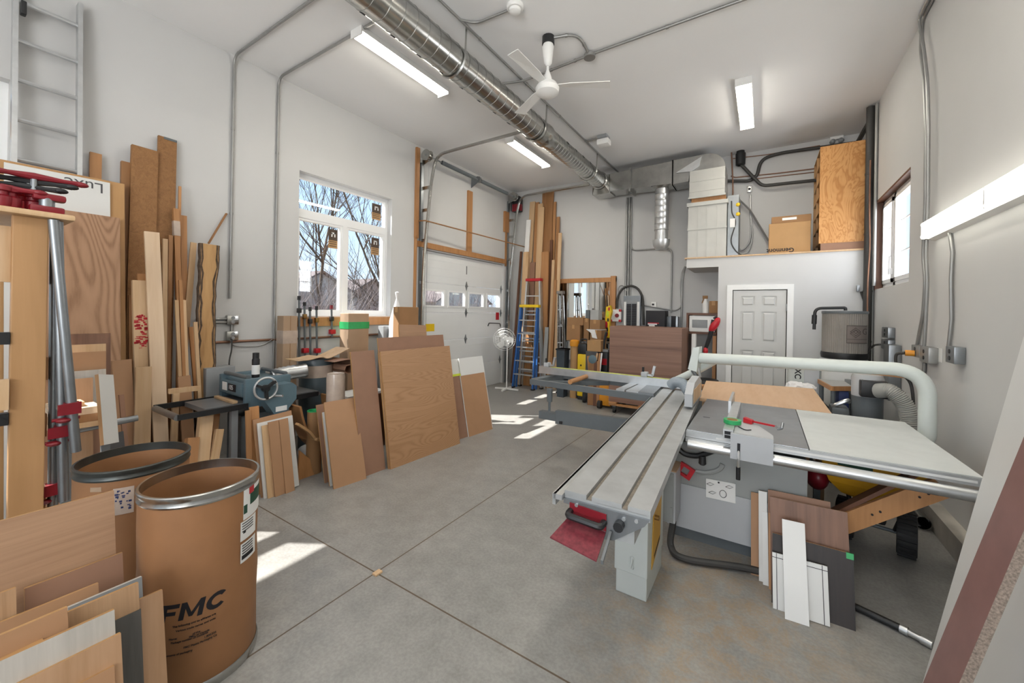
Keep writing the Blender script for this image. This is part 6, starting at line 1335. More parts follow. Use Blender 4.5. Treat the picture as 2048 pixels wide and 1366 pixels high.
# ================================================================= walnut cabinet on its dolly
yw = 6.22; a, b = at(1217, 806, y=yw), at(1364, 655.6, y=yw); zt_ = at(1218, 652, y=yw).z; zb_ = .17; dpt = .62
t = thing('walnut_cabinet', 'big walnut-veneered cabinet lying on a wooden dolly', 'cabinet', ((a.x+b.x)/2, yw+dpt/2, zb_))
fx0, fx1 = a.x, b.x
mb = MB(); mb.b(0, fx1-fx0, 0, .02, 0, zt_-zb_); mb.o('front_panel', K['walnutx'], t, Matrix.Translation((fx0, yw, zb_)), ang=None)
mb = MB(); mb.b(fx0, fx0+.02, yw+.02, yw+dpt, zb_, zt_); mb.o('side_panel', K['walnut'], t, ang=None)
mb = MB(); mb.b(fx1-.02, fx1, yw+.02, yw+dpt, zb_, zt_); mb.o('side_panel', K['walnut'], t, ang=None)
mb = MB(); mb.b(fx0+.02, fx1-.02, yw+.02, yw+dpt, zt_-.02, zt_); mb.o('top_panel', K['walnut'], t, ang=None)
mb = MB(); mb.b(fx0+.02, fx1-.02, yw+.02, yw+dpt, zb_, zb_+.02); mb.o('bottom_panel', K['walnut'], t, ang=None)
t = thing('furniture_dolly', 'wooden dolly on casters under the walnut cabinet', 'dolly', ((fx0+fx1)/2, yw+.3, 0))
for xx in (fx0+.02, (fx0+fx1)/2-.06, fx1-.14): MB().b(xx, xx+.12, yw-.06, yw+dpt-.05, zb_-.025, zb_-.001).o('deck_board', K['fir'], t, ang=None)
for yy in (yw-.05, yw+dpt-.16): MB().b(fx0+.02, fx1-.02, yy, yy+.09, zb_-.05, zb_-.025).o('cross_rail', K['fir'], t, ang=None)
for xx in (fx0+.1, fx1-.12):
    for yy in (yw+.0, yw+dpt-.1):
        c_ = MB().cyl((xx-.018, yy, .05), (xx+.018, yy, .05), .05).o('caster', K['rubber'], t); MB().prism([(xx-.025, yy-.03, .12), (xx-.025, yy+.03, .12), (xx-.025, yy+.012, .045), (xx-.025, yy-.012, .045)], (.05, 0, 0)).o('caster_fork', K['steel'], c_, ang=None)
# loose boards and the orange box left of the dolly
yl_ = 6.45
for i, (u0, u1, v0, mk, l) in enumerate([(1175,1186,762,'brown','brown board end standing left of the orange box under the saw fence'),(1186,1192,760,'dkwood','dark board end second left of the orange box under the saw fence'),(1192,1198,762,'fir','thin board end just left of the orange box under the saw fence')]):
    lean('board_end', l, 'board', (u0+2,v0-40),(u1+2,v0-40),(u0,804),'y',yl_+.12,yl_,.03,K[mk],None,'board ends under the saw fence')
a, b = at(1198, 806, y=yl_-.05), at(1216, 780, y=yl_-.05); t = thing('orange_toolbox', 'orange box with a dark caster left of the walnut cabinet', 'box', (a.x, yl_, 0)); MB().rbox(a.x, fx0-.03, yl_-.05, yl_+.2, .04, b.z+.25, .015).o('box_body', K['orange'], t); MB().cyl((a.x+.0, yl_-.1, .065), (a.x+.06, yl_-.1, .065), .065).o('caster', K['rubber'], t)
q = at(1168, 792, y=6.6); tag(MB().lathe([(.02, -.025), (.085, -.025), (.09, 0), (.085, .025), (.02, .025)], (q.x, 6.6, .091), (1, .5, 0), 22).o('spare_caster', K['rubber']), 'black caster wheel standing on the floor left of the board ends', 'wheel')
# ================================================================= loft goods
zl0 = ztop+.022+.001; YS = YM+.10
a, b = at(1537, 511, y=YS), at(1622, 441, y=YS)
t = carton('large_carton', 'large flat-faced brown carton on the loft', a.x, b.x, YS, YS+.4, zl0, b.z, 'card', flap=False)
text('Genmont', .085, K['ink'], wallframe((at(1588,509,y=YS).x, YS-.001, zl0+.075), (0, -1, 0), PI), 'upside_down_lettering', t, bold=.002)
a2, b2_ = at(1543, 446, y=YS+.02), at(1623, 427, y=YS+.02)
t = carton('flat_carton', 'flat brown carton lying on top of the large loft carton', a2.x, b2_.x, YS+.02, YS+.36, b.z+.001, b2_.z, 'cardd', flap=False); q = at(1578, 437, y=YS+.02); MB().b(q.x-.08, q.x+.09, YS+.018, YS+.02, q.z-.02, q.z+.015).o('torn_label', K['paper'], t, ang=None)
a, b = at(1637, 507, y=YS-.08), at(1732, 283, y=YS-.08); zt_ = at(1684, 287, y=YS-.08).z; xs0, xs1 = a.x, b.x; fx_ = at(1626, 400, y=YS+.5).x
t = thing('bookcase', 'tall knotty plywood bookcase on the loft, seen from its side', 'bookcase', ((xs0+xs1)/2, YS+.2, zl0))
mb = MB(); w_ = xs1-xs0
mb.b(0, w_, 0, .02, .1, zt_-zl0); mb.o('side_panel', K['ply'], t, Matrix.Translation((xs0, YS-.08, zl0)), ang=None)
MB().b(0, w_, 0, .018, 0, .1).o('plinth', K['mdfr'], t, Matrix.Translation((xs0+.02, YS-.075, zl0)), ang=None)
ye = YB-.06
MB().b(xs1-.02, xs1, YS-.06, ye, zl0, zt_).o('back_panel', K['plyb'], t, ang=None)
MB().b(xs0, xs1-.02, ye-.02, ye, zl0, zt_).o('side_panel', K['plyb'], t, ang=None)
hh = zt_-zl0
for i in range(7): z_ = zl0+.1+(hh-.12)*i/6; MB().b(xs0+.002, xs1-.02, YS-.06, ye-.02, z_, z_+.018).o('shelf', K['plyb'], t, ang=None)
MB().b(xs0, xs0+.03, YS+.32, YS+.35, zl0, zt_-.02).o('face_stile', K['plyb'], t, ang=None)
# pipes over the loft
YP = YB-.05
def pp_(name, label, pts, r, mt, y=YP, fil=.12, cat='pipe'): return conduit(name, label, [at(u, v, y=y) for u, v in pts], r=r, mt=mt, fil=fil, cat=cat)
pp_('black_vent_pipe', 'black pipe bending from the furnace up along the far wall to the corner', [(1450,362),(1500,362),(1514,352),(1522,318),(1560,306),(1742,281)], .026, 'hosek', YP, .25)
pp_('black_drain_pipe', 'black pipe dropping diagonally below the roof vent behind the loft cartons', [(1483,330),(1510,358),(1524,372),(1636,360)], .026, 'hosek', YP-.08, .1)
q = at(1481, 317, y=YP-.08); t = thing('roof_vent_boot', 'black rubber vent boot under the ceiling above the furnace', 'vent', (q.x, YP-.08, q.z)); MB().lathe([(.04, -.12), (.07, -.10), (.075, .08), (.06, .09), (.06, .15), (0, .15)], q, (0, 0, 1), 16).o('boot', K['black'], t); MB().cyl(q+Vector((0, 0, .12)), (q.x, q.y, ZC-.001), .045).o('vent_pipe', K['white'], t)
pp_('copper_line', 'thin copper line along the far wall behind the loft', [(1462,352),(1470,355),(1560,346),(1640,336)], .010, 'copper', YB-.011)
pp_('copper_line', 'lower thin copper line behind the loft carton', [(1475,362),(1560,352),(1640,343)], .008, 'copper', YB-.01)
pp_('copper_riser', 'upright copper line from the ceiling to the furnace', [(1463,305),(1466,372),(1465,420)], .011, 'copper', YP-.12)
pp_('mounted_cable', 'dark cable strung along the top of the far wall from the vent', [(1466,317),(1530,310),(1640,291)], .008, 'copper', YB-.01)
q = at(1499, 378, y=YB-.04); t = thing('loft_outlet', 'outlet box on the far wall above the loft cables', 'outlet box', (q.x, YB, q.z)); MB().rbox(q.x-.035, q.x+.035, YB-.05, YB-.001, q.z-.05, q.z+.05, .006).o('box', K['galv'], t); MB().lathe([(0, 0), (.02, 0), (.02, .004), (0, .004)], (q.x, YB-.05, q.z), (0, -1, 0), 12).o('socket', K['ink'], t)
tag(MB().tube(spline([at(u, v, y=YB-.03) for u, v in ((1500,388),(1500,420),(1502,460),(1498,485),(1484,500),(1474,494))]), .012, 6).o('grey_cable', K['cond']), 'grey cable hanging in a loop from the loft outlet to the furnace', 'cable')
tag(MB().tube(spline([at(u, v, y=YB-.035) for u, v in ((1501,390),(1502,430),(1505,470),(1496,503),(1478,508))]), .011, 6).o('grey_cable', K['cond']), 'second grey cable drooping lower from the loft outlet', 'cable')
tag(MB().tube([at(1473,394,y=YB-.1), at(1500,420,y=YB-.1), at(1537,482,y=YB-.1)], .016, 6).o('flexible_conduit', K['cond']), 'flexible conduit slanting from the furnace to the large loft carton', 'conduit')
q = at(1673, 280, z=ZC-.05); t = thing('exit_lamp_head', 'small clear twin-headed lamp on the ceiling above the bookcase', 'lamp', (q.x, q.y, ZC)); MB().rbox(q.x-.08, q.x+.08, q.y-.04, q.y+.04, ZC-.05, ZC-.001, .01).o('base', K['paper'], t)
for s in (-1, 1): MB().lathe([(0, 0), (.03, .0), (.035, .04), (.015, .06), (0, .06)], (q.x+s*.045, q.y-.02, ZC-.055), (.2*s, -.5, -.8), 14).o('lamp_head', K['grey'], t)
xp_ = XR-.06
conduit('black_standpipe', 'black standpipe in the right rear corner beside the bookcase', [(XR-.065, YM-.07, .0), (XR-.065, YM-.07, ZC-.02)], r=.045, mt='hosek', clips=((0, .3), (0, .45), (0, .62), (0, .8)), cat='pipe')
conduit('grey_standpipe', 'slim pipe beside the black standpipe in the right rear corner', [(XR-.02, YM-.15, 2.0), (XR-.02, YM-.15, ZC-.02)], r=.018, mt='cond', cat='pipe')
tag(MB().tube(spline([at(1716,284,y=YM+.5), at(1728,262,y=YM+.35), at(1740,240,y=YM+.2), (XR-.07, YM-.02, 4.26)]), .03, 8).o('black_hose', K['hosek']), 'black hose climbing from behind the bookcase top to the corner of the ceiling', 'hose')
tag(MB().tube(spline([(XR-.07, YM-.125, 3.6), (XR-.07, YM-.13, 3.0), (XR-.06, YM-.125, 2.5), (XR-.075, YM-.13, 2.0), (XR-.07, YM-.125, 1.5)]), .009, 6).o('copper_line', K['copper']), 'thin copper line down the front of the black standpipe', 'pipe')
a, b = at(1713, 583, y=YM-.04), at(1735, 570, y=YM-.04); t = thing('loft_junction_box', 'grey junction box on the closet wall beside the standpipe', 'junction box', (a.x, YM, a.z)); MB().rbox(a.x, min(b.x, XR-.14), YM-.06, YM-.001, a.z, b.z, .008).o('box', K['steel'], t); MB().tube(spline([((a.x+b.x)/2, YM-.03, a.z), (a.x+.10, YM-.04, a.z-.2), (a.x+.12, YM-.04, a.z-.45)]), .02, 8).o('lead', K['hosek'], t)
# ================================================================= sliding panel saw
SZ = .82
t = saw = thing('panel_saw', 'large grey sliding panel saw filling the right foreground', 'panel saw', (-.1, 3.3, 0))
A0 = math.radians(3.2); PV = Vector((-.364, 1.605, 0)); MS = Matrix.Translation(PV) @ Matrix.Rotation(A0, 4, 'Z')   # sliding table frame: x to the right, y along travel
# cabinet
MB().rbox(-.56, .24, 3.0, 3.95, .10, .70, .006).o('cabinet', K['machdark'], t, ang=None)
mb = MB(); mb.b(-.53, .21, 3.06, 3.9, 0, .10); mb.o('plinth', K['dkgrey'], t, ang=None)
MB().b(-.56, .12, 2.992, 3.0, .10, .405).o('lower_door', K['cast'], t, ang=None)
MB().b(-.558, .238, 2.995, 3.0, .41, .70).o('upper_door', K['machdark'], t, ang=None)
p = [at(u, v, y=2.985) for u, v in ((1412,957),(1471,968),(1471,1007),(1412,994))]
pl = MB().prism(p, (0, .006, 0)).o('instruction_plate', K['paper'], t, ang=None); pl['label'] = 'white plate with small drawings'
for (u, v, k) in ((1420,968,0),(1440,967,1),(1458,974,0),(1424,985,0),(1446,988,2)):
    q = at(u, v, y=2.982); mb = MB()
    if k == 2: mb.tube([q+Vector((.02*math.cos(a), 0, .024*math.sin(a))) for a in [2*PI*i/16 for i in range(16)]], .0015, 4, closed=True)
    elif k == 1: mb.ell(q+Vector((-.008, 0, .004)), (.006, .002, .006), 8, 6)
    else: mb.tube([q+Vector((-.02, 0, -.004)), q+Vector((0, 0, .010)), q+Vector((.024, 0, .004)), q+Vector((.004, 0, -.010)), q+Vector((-.02, 0, -.004))], .0013, 4)
    mb.o('drawing', K['ink'], pl)
P_ = spline([at(u, v, y=2.988) for u, v in ((1392,942),(1410,945),(1430,942),(1441,936),(1445,928))]); MB().tube(P_, .016, 8).o('curved_slot', K['machdark'], t)
q0, q1 = at(1358, 951, y=2.96), at(1384, 932, y=2.96); c_ = (q0+q1)/2; mm_ = Matrix.Translation(c_) @ Matrix.Rotation(.45, 4, 'Y')
mb = MB()
for q in ((-.05, .05, .025, .042), (-.05, .05, -.042, -.025), (-.05, -.022, -.025, .025), (.022, .05, -.025, .025)): mb.b(q[0], q[1], -.012, .012, q[2], q[3])
mb.o('red_switch_frame', K['red'], t, mm_, ang=None)
P_ = spline([at(u, v, y=2.93) for u, v in ((1356,897),(1370,908),(1392,912),(1410,908),(1426,902))]); MB().tube(P_, .018, 8).o('crank_arm', K['black'], t); MB().lathe([(0, 0), (.02, 0), (.024, -.05), (.015, -.06), (0, -.06)], at(1405,912,y=2.92), (0, 0, 1), 14).o('crank_knob', K['black'], t)
# switch box on the left front
a, b = at(1318, 1040, y=2.78), at(1352, 945, y=2.78)
sb = MB().rbox(a.x, b.x, 2.78, 2.98, a.z, b.z, .008).o('switch_box', K['cast'], t, ang=None)
MB().b(a.x+.005, b.x-.012, 2.772, 2.78, a.z+.01, b.z-.012).o('box_door', K['machdark'], sb, ang=None)
for zz in (a.z+.06, b.z-.09): MB().b(b.x-.03, b.x-.016, 2.766, 2.772, zz, zz+.05).o('hinge', K['machdark'], sb, ang=None)
MB().b(a.x-.002, b.x+.002, 2.775, 2.985, b.z, b.z+.005).o('dust_top', K['birch'], sb, ang=None)
mb = MB(); mb.tube(spline([(-.51, 2.88, a.z), (-.50, 2.86, .18), (-.50, 2.80, .05), (-.40, 2.75, .025), (-.05, 2.86, .03), (.3, 2.9, .025)]), .022, 10); mb.o('power_cable', K['hosek'], t)
# support column under the sliding table
X0, X1 = -.705, -.520
MB().rbox(X0, X1, 2.24, 2.64, .13, .70, .008).o('support_column', K['machine'], t, ang=None)
MB().rbox(X0+.008, X1-.004, 2.25, 2.63, 0, .13, .006).o('column_foot', K['machine'], t, ang=None)
mb = MB(); mb.prism([(X1+.001, 2.33, .14), (X1+.001, 2.53, .22), (X1+.001, 2.56, .50), (X1+.001, 2.36, .56)], (.004, 0, 0)); hz = mb.o('hatch_cover', K['haz'], t, ang=None); hz['label'] = 'yellow and black hazard hatch'
mb = MB()
for k in range(6): z_ = .2+.06*k; mb.prism([(X1+.005, 2.36+.02, z_-.02), (X1+.005, 2.52, z_+.03), (X1+.005, 2.52, z_+.05), (X1+.005, 2.38, z_)], (.001, 0, 0)) if k in (0, 5) else None
mb.o('hazard_stripes', K['ink'], hz, ang=None); MB().cyl((X1+.004, 2.38, .42), (X1+.03, 2.38, .42), .014).o('hatch_knob', K['brass'], hz)
q = at(1264, 1124, y=2.236); mb = MB(); mb.tube([(q.x, 2.232, q.z+.02), (q.x, 2.228, q.z), (q.x-.006, 2.226, q.z-.03)], .006, 6); mb.ell((q.x, 2.236, q.z+.02), (.012, .006, .012), 8, 6); mb.ell((q.x, 2.236, q.z-.03), (.012, .006, .012), 8, 6); mb.o('hook', K['machine'], t)
# sliding table: aluminium extrusion with two slots
W_, L_ = .36, 2.88
mb = MB(); zt = SZ
for x0_, x1_ in ((-W_, -.262), (-.238, -.112), (-.088, 0)): mb.b(x0_, x1_, 0, L_, zt-.022, zt)
mb.b(-W_, 0, 0, L_, zt-.045, zt-.020); mb.b(-.31, -.06, 0, L_, zt-.15, zt-.045)
mb.o('sliding_table', K['slab'], t, MS, ang=None)
for x0_ in (-.262, -.112): MB().b(x0_+.002, x0_+.022, .004, L_-.004, zt-.0205, zt-.015).o('table_slot', K['slotm'], t, MS, ang=None)
mb = MB(); mb.b(-W_-.04, -W_-.001, -.03, L_-.5, zt-.035, zt-.012); mb.b(-W_-.045, -W_-.03, -.03, L_-.5, zt-.06, zt-.012); mb.o('edge_rail', K['alu'], t, MS, ang=None)
mb = MB(); mb.prism([(-W_, -.012, zt-.03), (0.0, -.012, zt-.03), (-.02, -.012, zt-.06), (-.14, -.012, zt-.15), (-.20, -.012, zt-.16), (-.22, -.012, zt-.06), (-W_, -.012, zt-.05)], (0, .011, 0)); mb.o('end_plate', K['steel'], t, MS, ang=None)
for x_, z_ in ((-.05, zt-.045), (-.30, zt-.045), (-.10, zt-.05)): MB().cyl((x_, -.018, z_), (x_, -.012, z_), .008, seg=8).o('end_bolt', K['alu'], t, MS)
MB().cyl((-.115, -.045, zt-.075), (-.115, -.012, zt-.075), .02, seg=12).o('end_knob', K['black'], t, MS)
mb = MB(); mb.prism([(-.33, -.013, zt-.04), (-.17, -.013, zt-.05), (-.17, -.013, zt-.12), (-.33, -.013, zt-.10)], (0, -.004, 0)); mb.o('red_backplate', K['dkred'], t, MS, ang=None)
mb = MB(); mb.tube(fillet([(-.325, -.015, zt-.075), (-.325, -.06, zt-.075), (-.18, -.06, zt-.085), (-.18, -.015, zt-.085)], .02), .014, 8); mb.o('pull_handle', K['black'], t, MS)
MB().hexa([(-.34, -.02, zt-.115), (-.17, -.02, zt-.125), (-.165, -.16, zt-.165), (-.37, -.13, zt-.15), (-.34, -.02, zt-.110), (-.17, -.02, zt-.120), (-.165, -.16, zt-.160), (-.37, -.13, zt-.145)]).o('red_foot_plate', K['pinkred'], t, MS, ang=None)
mb = MB(); mb.prism([(-.165, -.02, zt-.16), (-.155, -.14, zt-.18), (-.155, -.14, zt-.165), (-.155, -.02, zt-.11)], (.01, 0, 0)); mb.o('plate_gusset', K['steel'], t, MS, ang=None)
# main table and extensions
XT0, XT1, YT0, YT1 = -.432, .235, 2.89, 4.06
MB().rbox(XT0, XT1, YT0, YT1, SZ-.04, SZ, .004).o('cast_table', K['iron'], t, ang=None)
MB().b(XT0+.055, XT0+.10, YT0+.42, YT0+.435, SZ, SZ+.001).o('blade_gap', K['black'], t, ang=None)
MB().b(XT0-.012, XT0-.004, YT0+.30, YT0+.75, SZ-.05, SZ-.02).o('blade_slot', K['black'], t, ang=None)
a = at(1441,827,z=SZ); b = at(1461,842,z=SZ); MB().b(a.x-.02, a.x+.03, a.y-.10, a.y-.0, SZ, SZ+.0008).o('worn_patch', K['steel'], t, ang=None)
MB().hexa([(XT1+.004, YT0, SZ-.03), (.925, YT0, SZ-.03), (.925, 3.02, SZ-.03), (XT1+.004, YT1, SZ-.03)][:2]+[(.90, YT1+.02, SZ-.03), (XT1+.004, YT1, SZ-.03)]+[(XT1+.004, YT0, SZ), (.925, YT0, SZ), (.90, YT1+.02, SZ), (XT1+.004, YT1, SZ)]).o('side_extension', K['exttop'] if 'exttop' in K else K['machine'], t, ang=None)['label'] = 'pale scuffed side extension'
mb = MB(); mb.b(XT0, .925, YT0-.012, YT0-.001, SZ-.045, SZ-.004); mb.b(XT0-.0, .0, YT0-.02, YT0-.012, SZ-.075, SZ-.047); mb.o('fence_rail_strip', K['alu'], t, ang=None)
MB().cyl((XT0+.02, YT0-.045, SZ-.083), (.93, YT0-.045, SZ-.083), .030, seg=20).o('fence_rail', K['alu'], t)
MB().b(-.25, .9, YT0-.0135, YT0-.012, SZ-.03, SZ-.018).o('scale_tape', K['paper'], t, ang=None)
# rip fence
xf = at(1456, 868, z=SZ+.04).x; yf0, yf1 = 2.80, 3.74
mb = MB(); mb.b(xf-.028, xf+.028, yf0, yf1, SZ+.004, SZ+.065); mb.b(xf-.028, xf-.018, yf0+.0, yf1+.12, SZ+.065, SZ+.105) if False else None; mb.o('rip_fence', K['alu'], t, ang=None)
for z_ in (SZ+.018, SZ+.042): MB().b(xf-.020, xf+.020, yf0-.002, yf0, z_-.008, z_+.012).o('fence_slot', K['ink'], t, ang=None)
MB().b(xf-.05, xf-.03, 3.55, 4.0, SZ+.003, SZ+.10).o('fence_face', K['alu'], t, ang=None)
mb = MB(); xa, xb = xf+.03, xf+.235; mb.prism([(xa, 2.78, SZ+.055), (xb, 2.78, SZ+.055), (xb+.0, 2.86, SZ+.055), (xa+.13, 3.06, SZ+.055), (xa, 3.12, SZ+.055)], (0, 0, -.05)); mb.b(xa-.015, xb, 2.765, 2.785, SZ-.10, SZ+.055); mb.o('fence_carriage', K['cast'], t, ang=None)
MB().b(xa+.022, xa+.038, 2.762, 2.768, SZ-.06, SZ+.0).o('lever_slot', K['ink'], t, ang=None)
mb = MB(); mb.tube(spline([(xa+.03, 2.77, SZ-.045), (xa+.03, 2.745, SZ-.09), (xa+.03, 2.75, SZ-.15)]), .008, 8); mb.o('lever_rod', K['alu'], t); MB().cyl((xa+.03, 2.75, SZ-.14), (xa+.03, 2.752, SZ-.215), .012).o('lever_grip', K['black'], t)
# outrigger table
mb = MB(); zo = SZ-.005
A, B, C_, D_ = Vector((-2.27, 3.98, zo)), Vector((-.86, 3.90, zo)), Vector((-.90, 4.50, zo)), Vector((-2.20, 4.58, zo))
def bar(n, p, q, w=.05, h=.06, mt='dkgrey'): return MB().beam(Vector(p)-Vector((0, 0, h/2)), Vector(q)-Vector((0, 0, h/2)), w, h).o(n, K[mt], t, ang=None)
bar('outrigger_front_tube', A, B); bar('outrigger_back_tube', D_, C_); bar('outrigger_end_tube', A+Vector((.03, .03, 0)), D_+Vector((.03, 0, 0)), .09, .07); bar('outrigger_inner_tube', B, C_)
bar('outrigger_brace', A+Vector((.2, .05, -.01)), A+Vector((.75, .5, -.01)), .04, .05)
a, b = at(1243, 789, z=zo+.012), at(1262, 774, z=zo+.012)
for x0_, w_ in ((a.x-.12, .085), (a.x-.02, .17)): mb = MB(); mb.hexa([(x0_, 3.92, zo+.002), (x0_+w_, 3.92, zo+.002), (x0_+w_+.02, 4.50, zo+.002), (x0_+.02, 4.50, zo+.002), (x0_, 3.92, zo+.018), (x0_+w_, 3.92, zo+.018), (x0_+w_+.02, 4.50, zo+.018), (x0_+.02, 4.50, zo+.018)]); mb.o('support_plate', K['alu'], t, ang=None)
MB().hexa([(-1.02, 3.90, zo+.0), (-.875, 3.90, zo+.0), (-.9, 4.45, zo+.0), (-1.05, 4.45, zo+.0), (-1.02, 3.90, zo+.02), (-.875, 3.90, zo+.02), (-.9, 4.45, zo+.02), (-1.05, 4.45, zo+.02)]).o('inner_plate', K['steel'], t, ang=None)
a, b = at(1140, 764, z=zo+.03), at(1178, 751, z=zo+.04); MB().cyl(a, b, .026, seg=14).o('roller', K['fir'], t)['label'] = 'wooden roller bar'
lx, ly = -1.967, 3.87
MB().tube([(lx, ly, zo-.06), (lx, ly, zo-.20)], .034, 10, r2=.03).o('leg_sleeve', K['dkgrey'], t); MB().cyl((lx, ly, .50), (lx, ly, zo-.19), .014).o('leg_rod', K['dkgrey'], t)
mb = MB(); mb.hexa([(-1.86, 3.80, .405), (-.55, 3.96, .405), (-.55, 4.02, .405), (-1.86, 3.86, .405), (-1.86, 3.80, .545), (-.55, 3.96, .555), (-.55, 4.02, .555), (-1.86, 3.86, .545)]); mb.o('swing_arm', K['dkgrey'], t, ang=None)
MB().b(-2.06, -1.85, 3.80, 3.88, .43, .51).o('arm_end', K['dkgrey'], t, ang=None)
for u, v in ((1186,831),(1186,843),(1188,849)): q = at(u, v, y=3.88); MB().lathe([(0, 0), (.01, 0), (.01, .004), (0, .004)], (q.x, 3.87-.01, q.z), (0, -1, 0), 8).o('arm_bolt', K['alu'], t)
q = at(1121, 845, y=3.80); MB().b(q.x-.01, q.x+.02, 3.785, 3.80, q.z-.012, q.z+.014).o('arm_stop', K['black'], t, ang=None)
FA, FB = at(1078, 740, y=4.36), at(1392, 768, y=4.36)
zf0 = SZ+.012; MB().b(-2.36, -.60, 4.33, 4.40, zf0, zf0+.085).o('crosscut_fence', K['alu'], t, ang=None)
MB().b(-2.2, -.62, 4.336, 4.372, zf0+.085, zf0+.0865).o('measuring_tape', K['lime'], t, ang=None)
for u, n in ((1095, 'flip_stop'), (1290, 'flip_stop')):
    q = at(u, 745, y=4.36); z_ = zf0+.087; fs = MB().rbox(q.x-.035, q.x+.03, 4.32, 4.40, z_, z_+.05, .008).o(n, K['cast'], t); MB().cyl((q.x-.02, 4.36, z_+.05), (q.x-.02, 4.36, z_+.10), .012, seg=10).o('stop_knob', K['black'], fs)
    mb = MB(); mb.beam((q.x+.02, 4.36, z_+.02), (q.x+.085, 4.36, z_+.02), .03, .02); mb.beam((q.x+.08, 4.36, z_+.02), (q.x+.10, 4.36, z_+.12), .025, .03, (0, 1, 0)); mb.o('stop_arm', K['alu'], fs, ang=None)
# overhead suction arm and blade guard
yo_ = 4.15; P0, P1 = at(1399, 716, y=yo_), at(1800, 735, y=4.02); xv = 1.005
MB().tube(fillet([P0, (xv, 4.02, P1.z-.01), (xv, 4.02, .80)], .30, 12)[:-1]+fillet([(xv, 4.02, .80), (xv, 4.02, .725), (.30, 4.02, .725)], .07, 5), .050, 20).o('overhead_pipe', K['pipe'], t)
a, b = at(1376, 738, y=yo_-.05), at(1399, 694, y=yo_-.05); mb = MB(); mb.hexa([(a.x, yo_-.06, a.z), (b.x-.02, yo_-.06, a.z-.02), (b.x, yo_+.06, a.z), (a.x+.02, yo_+.06, a.z+.02), (a.x+.04, yo_-.06, b.z-.01), (b.x-.0, yo_-.06, b.z), (b.x+.01, yo_+.06, b.z), (a.x+.06, yo_+.06, b.z-.01)]); mb.o('pipe_head', K['pipe'], t, ang=None)
p = [at(u, v, y=yo_) for u, v in ((1385,740),(1392,752),(1380,770))]; MB().tube(p, .02, 8).o('link_arm', K['steel'], t); MB().tube([at(1396,735,y=yo_), at(1400,752,y=yo_), at(1388,765,y=yo_)], .014, 8).o('link_arm', K['alu'], t)
MB().tube(spline([at(1428,722,y=yo_+.1), at(1405,735,y=yo_+.1), at(1375,750,y=yo_+.12), at(1345,764,y=yo_+.15)]), .036, 12).o('suction_pipe', K['pipe'], t)
gx = at(1386, 790, y=3.75).x; g0, g1 = at(1386, 812, y=3.75).z, at(1386, 756, y=3.75).z
mb = MB(); mb.prism([(gx-.03, 3.50, SZ+.02), (gx-.03, 4.05, SZ+.02), (gx-.03, 4.05, g1-.06), (gx-.03, 3.9, g1), (gx-.03, 3.62, g1-.02), (gx-.03, 3.50, g1-.10)], (.06, 0, 0)); gd = mb.o('blade_guard', K['cast'], t, ang=None)
MB().b(gx+.031, gx+.034, 3.56, 3.98, SZ+.04, g1-.07).o('guard_window', K['pine'], gd, ang=None)['label'] = 'tan inspection plate'
P_ = [at(1342, 770, y=3.9), at(1352, 764, y=3.86), at(1366, 768, y=3.80), (gx-.03, 3.72, g1-.12)]; q = spline(P_, 14); MB().tube(q, .045, 14, prof=[.042+.006*(i % 2) for i in range(len(q))]).o('guard_hose', K['hoseb'], t)
# wood brace under the far end of the side extension
b0, b1 = at(1700, 1090, z=.24), at(1880, 985, y=2.86)
MB().beam((.26, 3.02, .26), (.80, 2.96, SZ-.10), .035, .10, (0, 0, 1)).o('timber_brace', K['fir'], t, ang=None)
MB().beam((.26, 3.08, .31), (.72, 3.02, SZ-.06), .10, .02, (0, 0, 1)).o('brace_backing', K['dkwood'], t, ang=None)
for f in (.12, .3, .5, .56, .84, .9): q = Vector((.26, 3.0, .26)).lerp(Vector((.80, 2.94, SZ-.10)), f); MB().cyl(q, q+Vector((0, -.004, 0)), .006, seg=8).o('screw_hole', K['ink'], t)
# outfeed table
t = thing('outfeed_table', 'peach plywood outfeed table behind the saw', 'table', (-.03, 4.7, 0)); z_ = SZ-.004
mb = MB(); P_ = [(-.50, 4.075), (.475, 4.095), (.465, 5.37), (-.565, 5.18)]; mb.prism([(x, y, z_) for x, y in P_], (0, 0, -.03)); mb.o('table_top', K['birch'], t, ang=None)
for x, y in ((-.45, 4.14), (.41, 4.16), (.40, 5.26), (-.48, 5.12)): MB().b(x-.03, x+.03, y-.03, y+.03, 0, z_-.03).o('leg', K['pine'], t, ang=None)
MB().cyl((-.60, 4.9, z_-.03), (-.50, 4.88, z_-.03), .03).o('dowel_end', K['fir'], t)
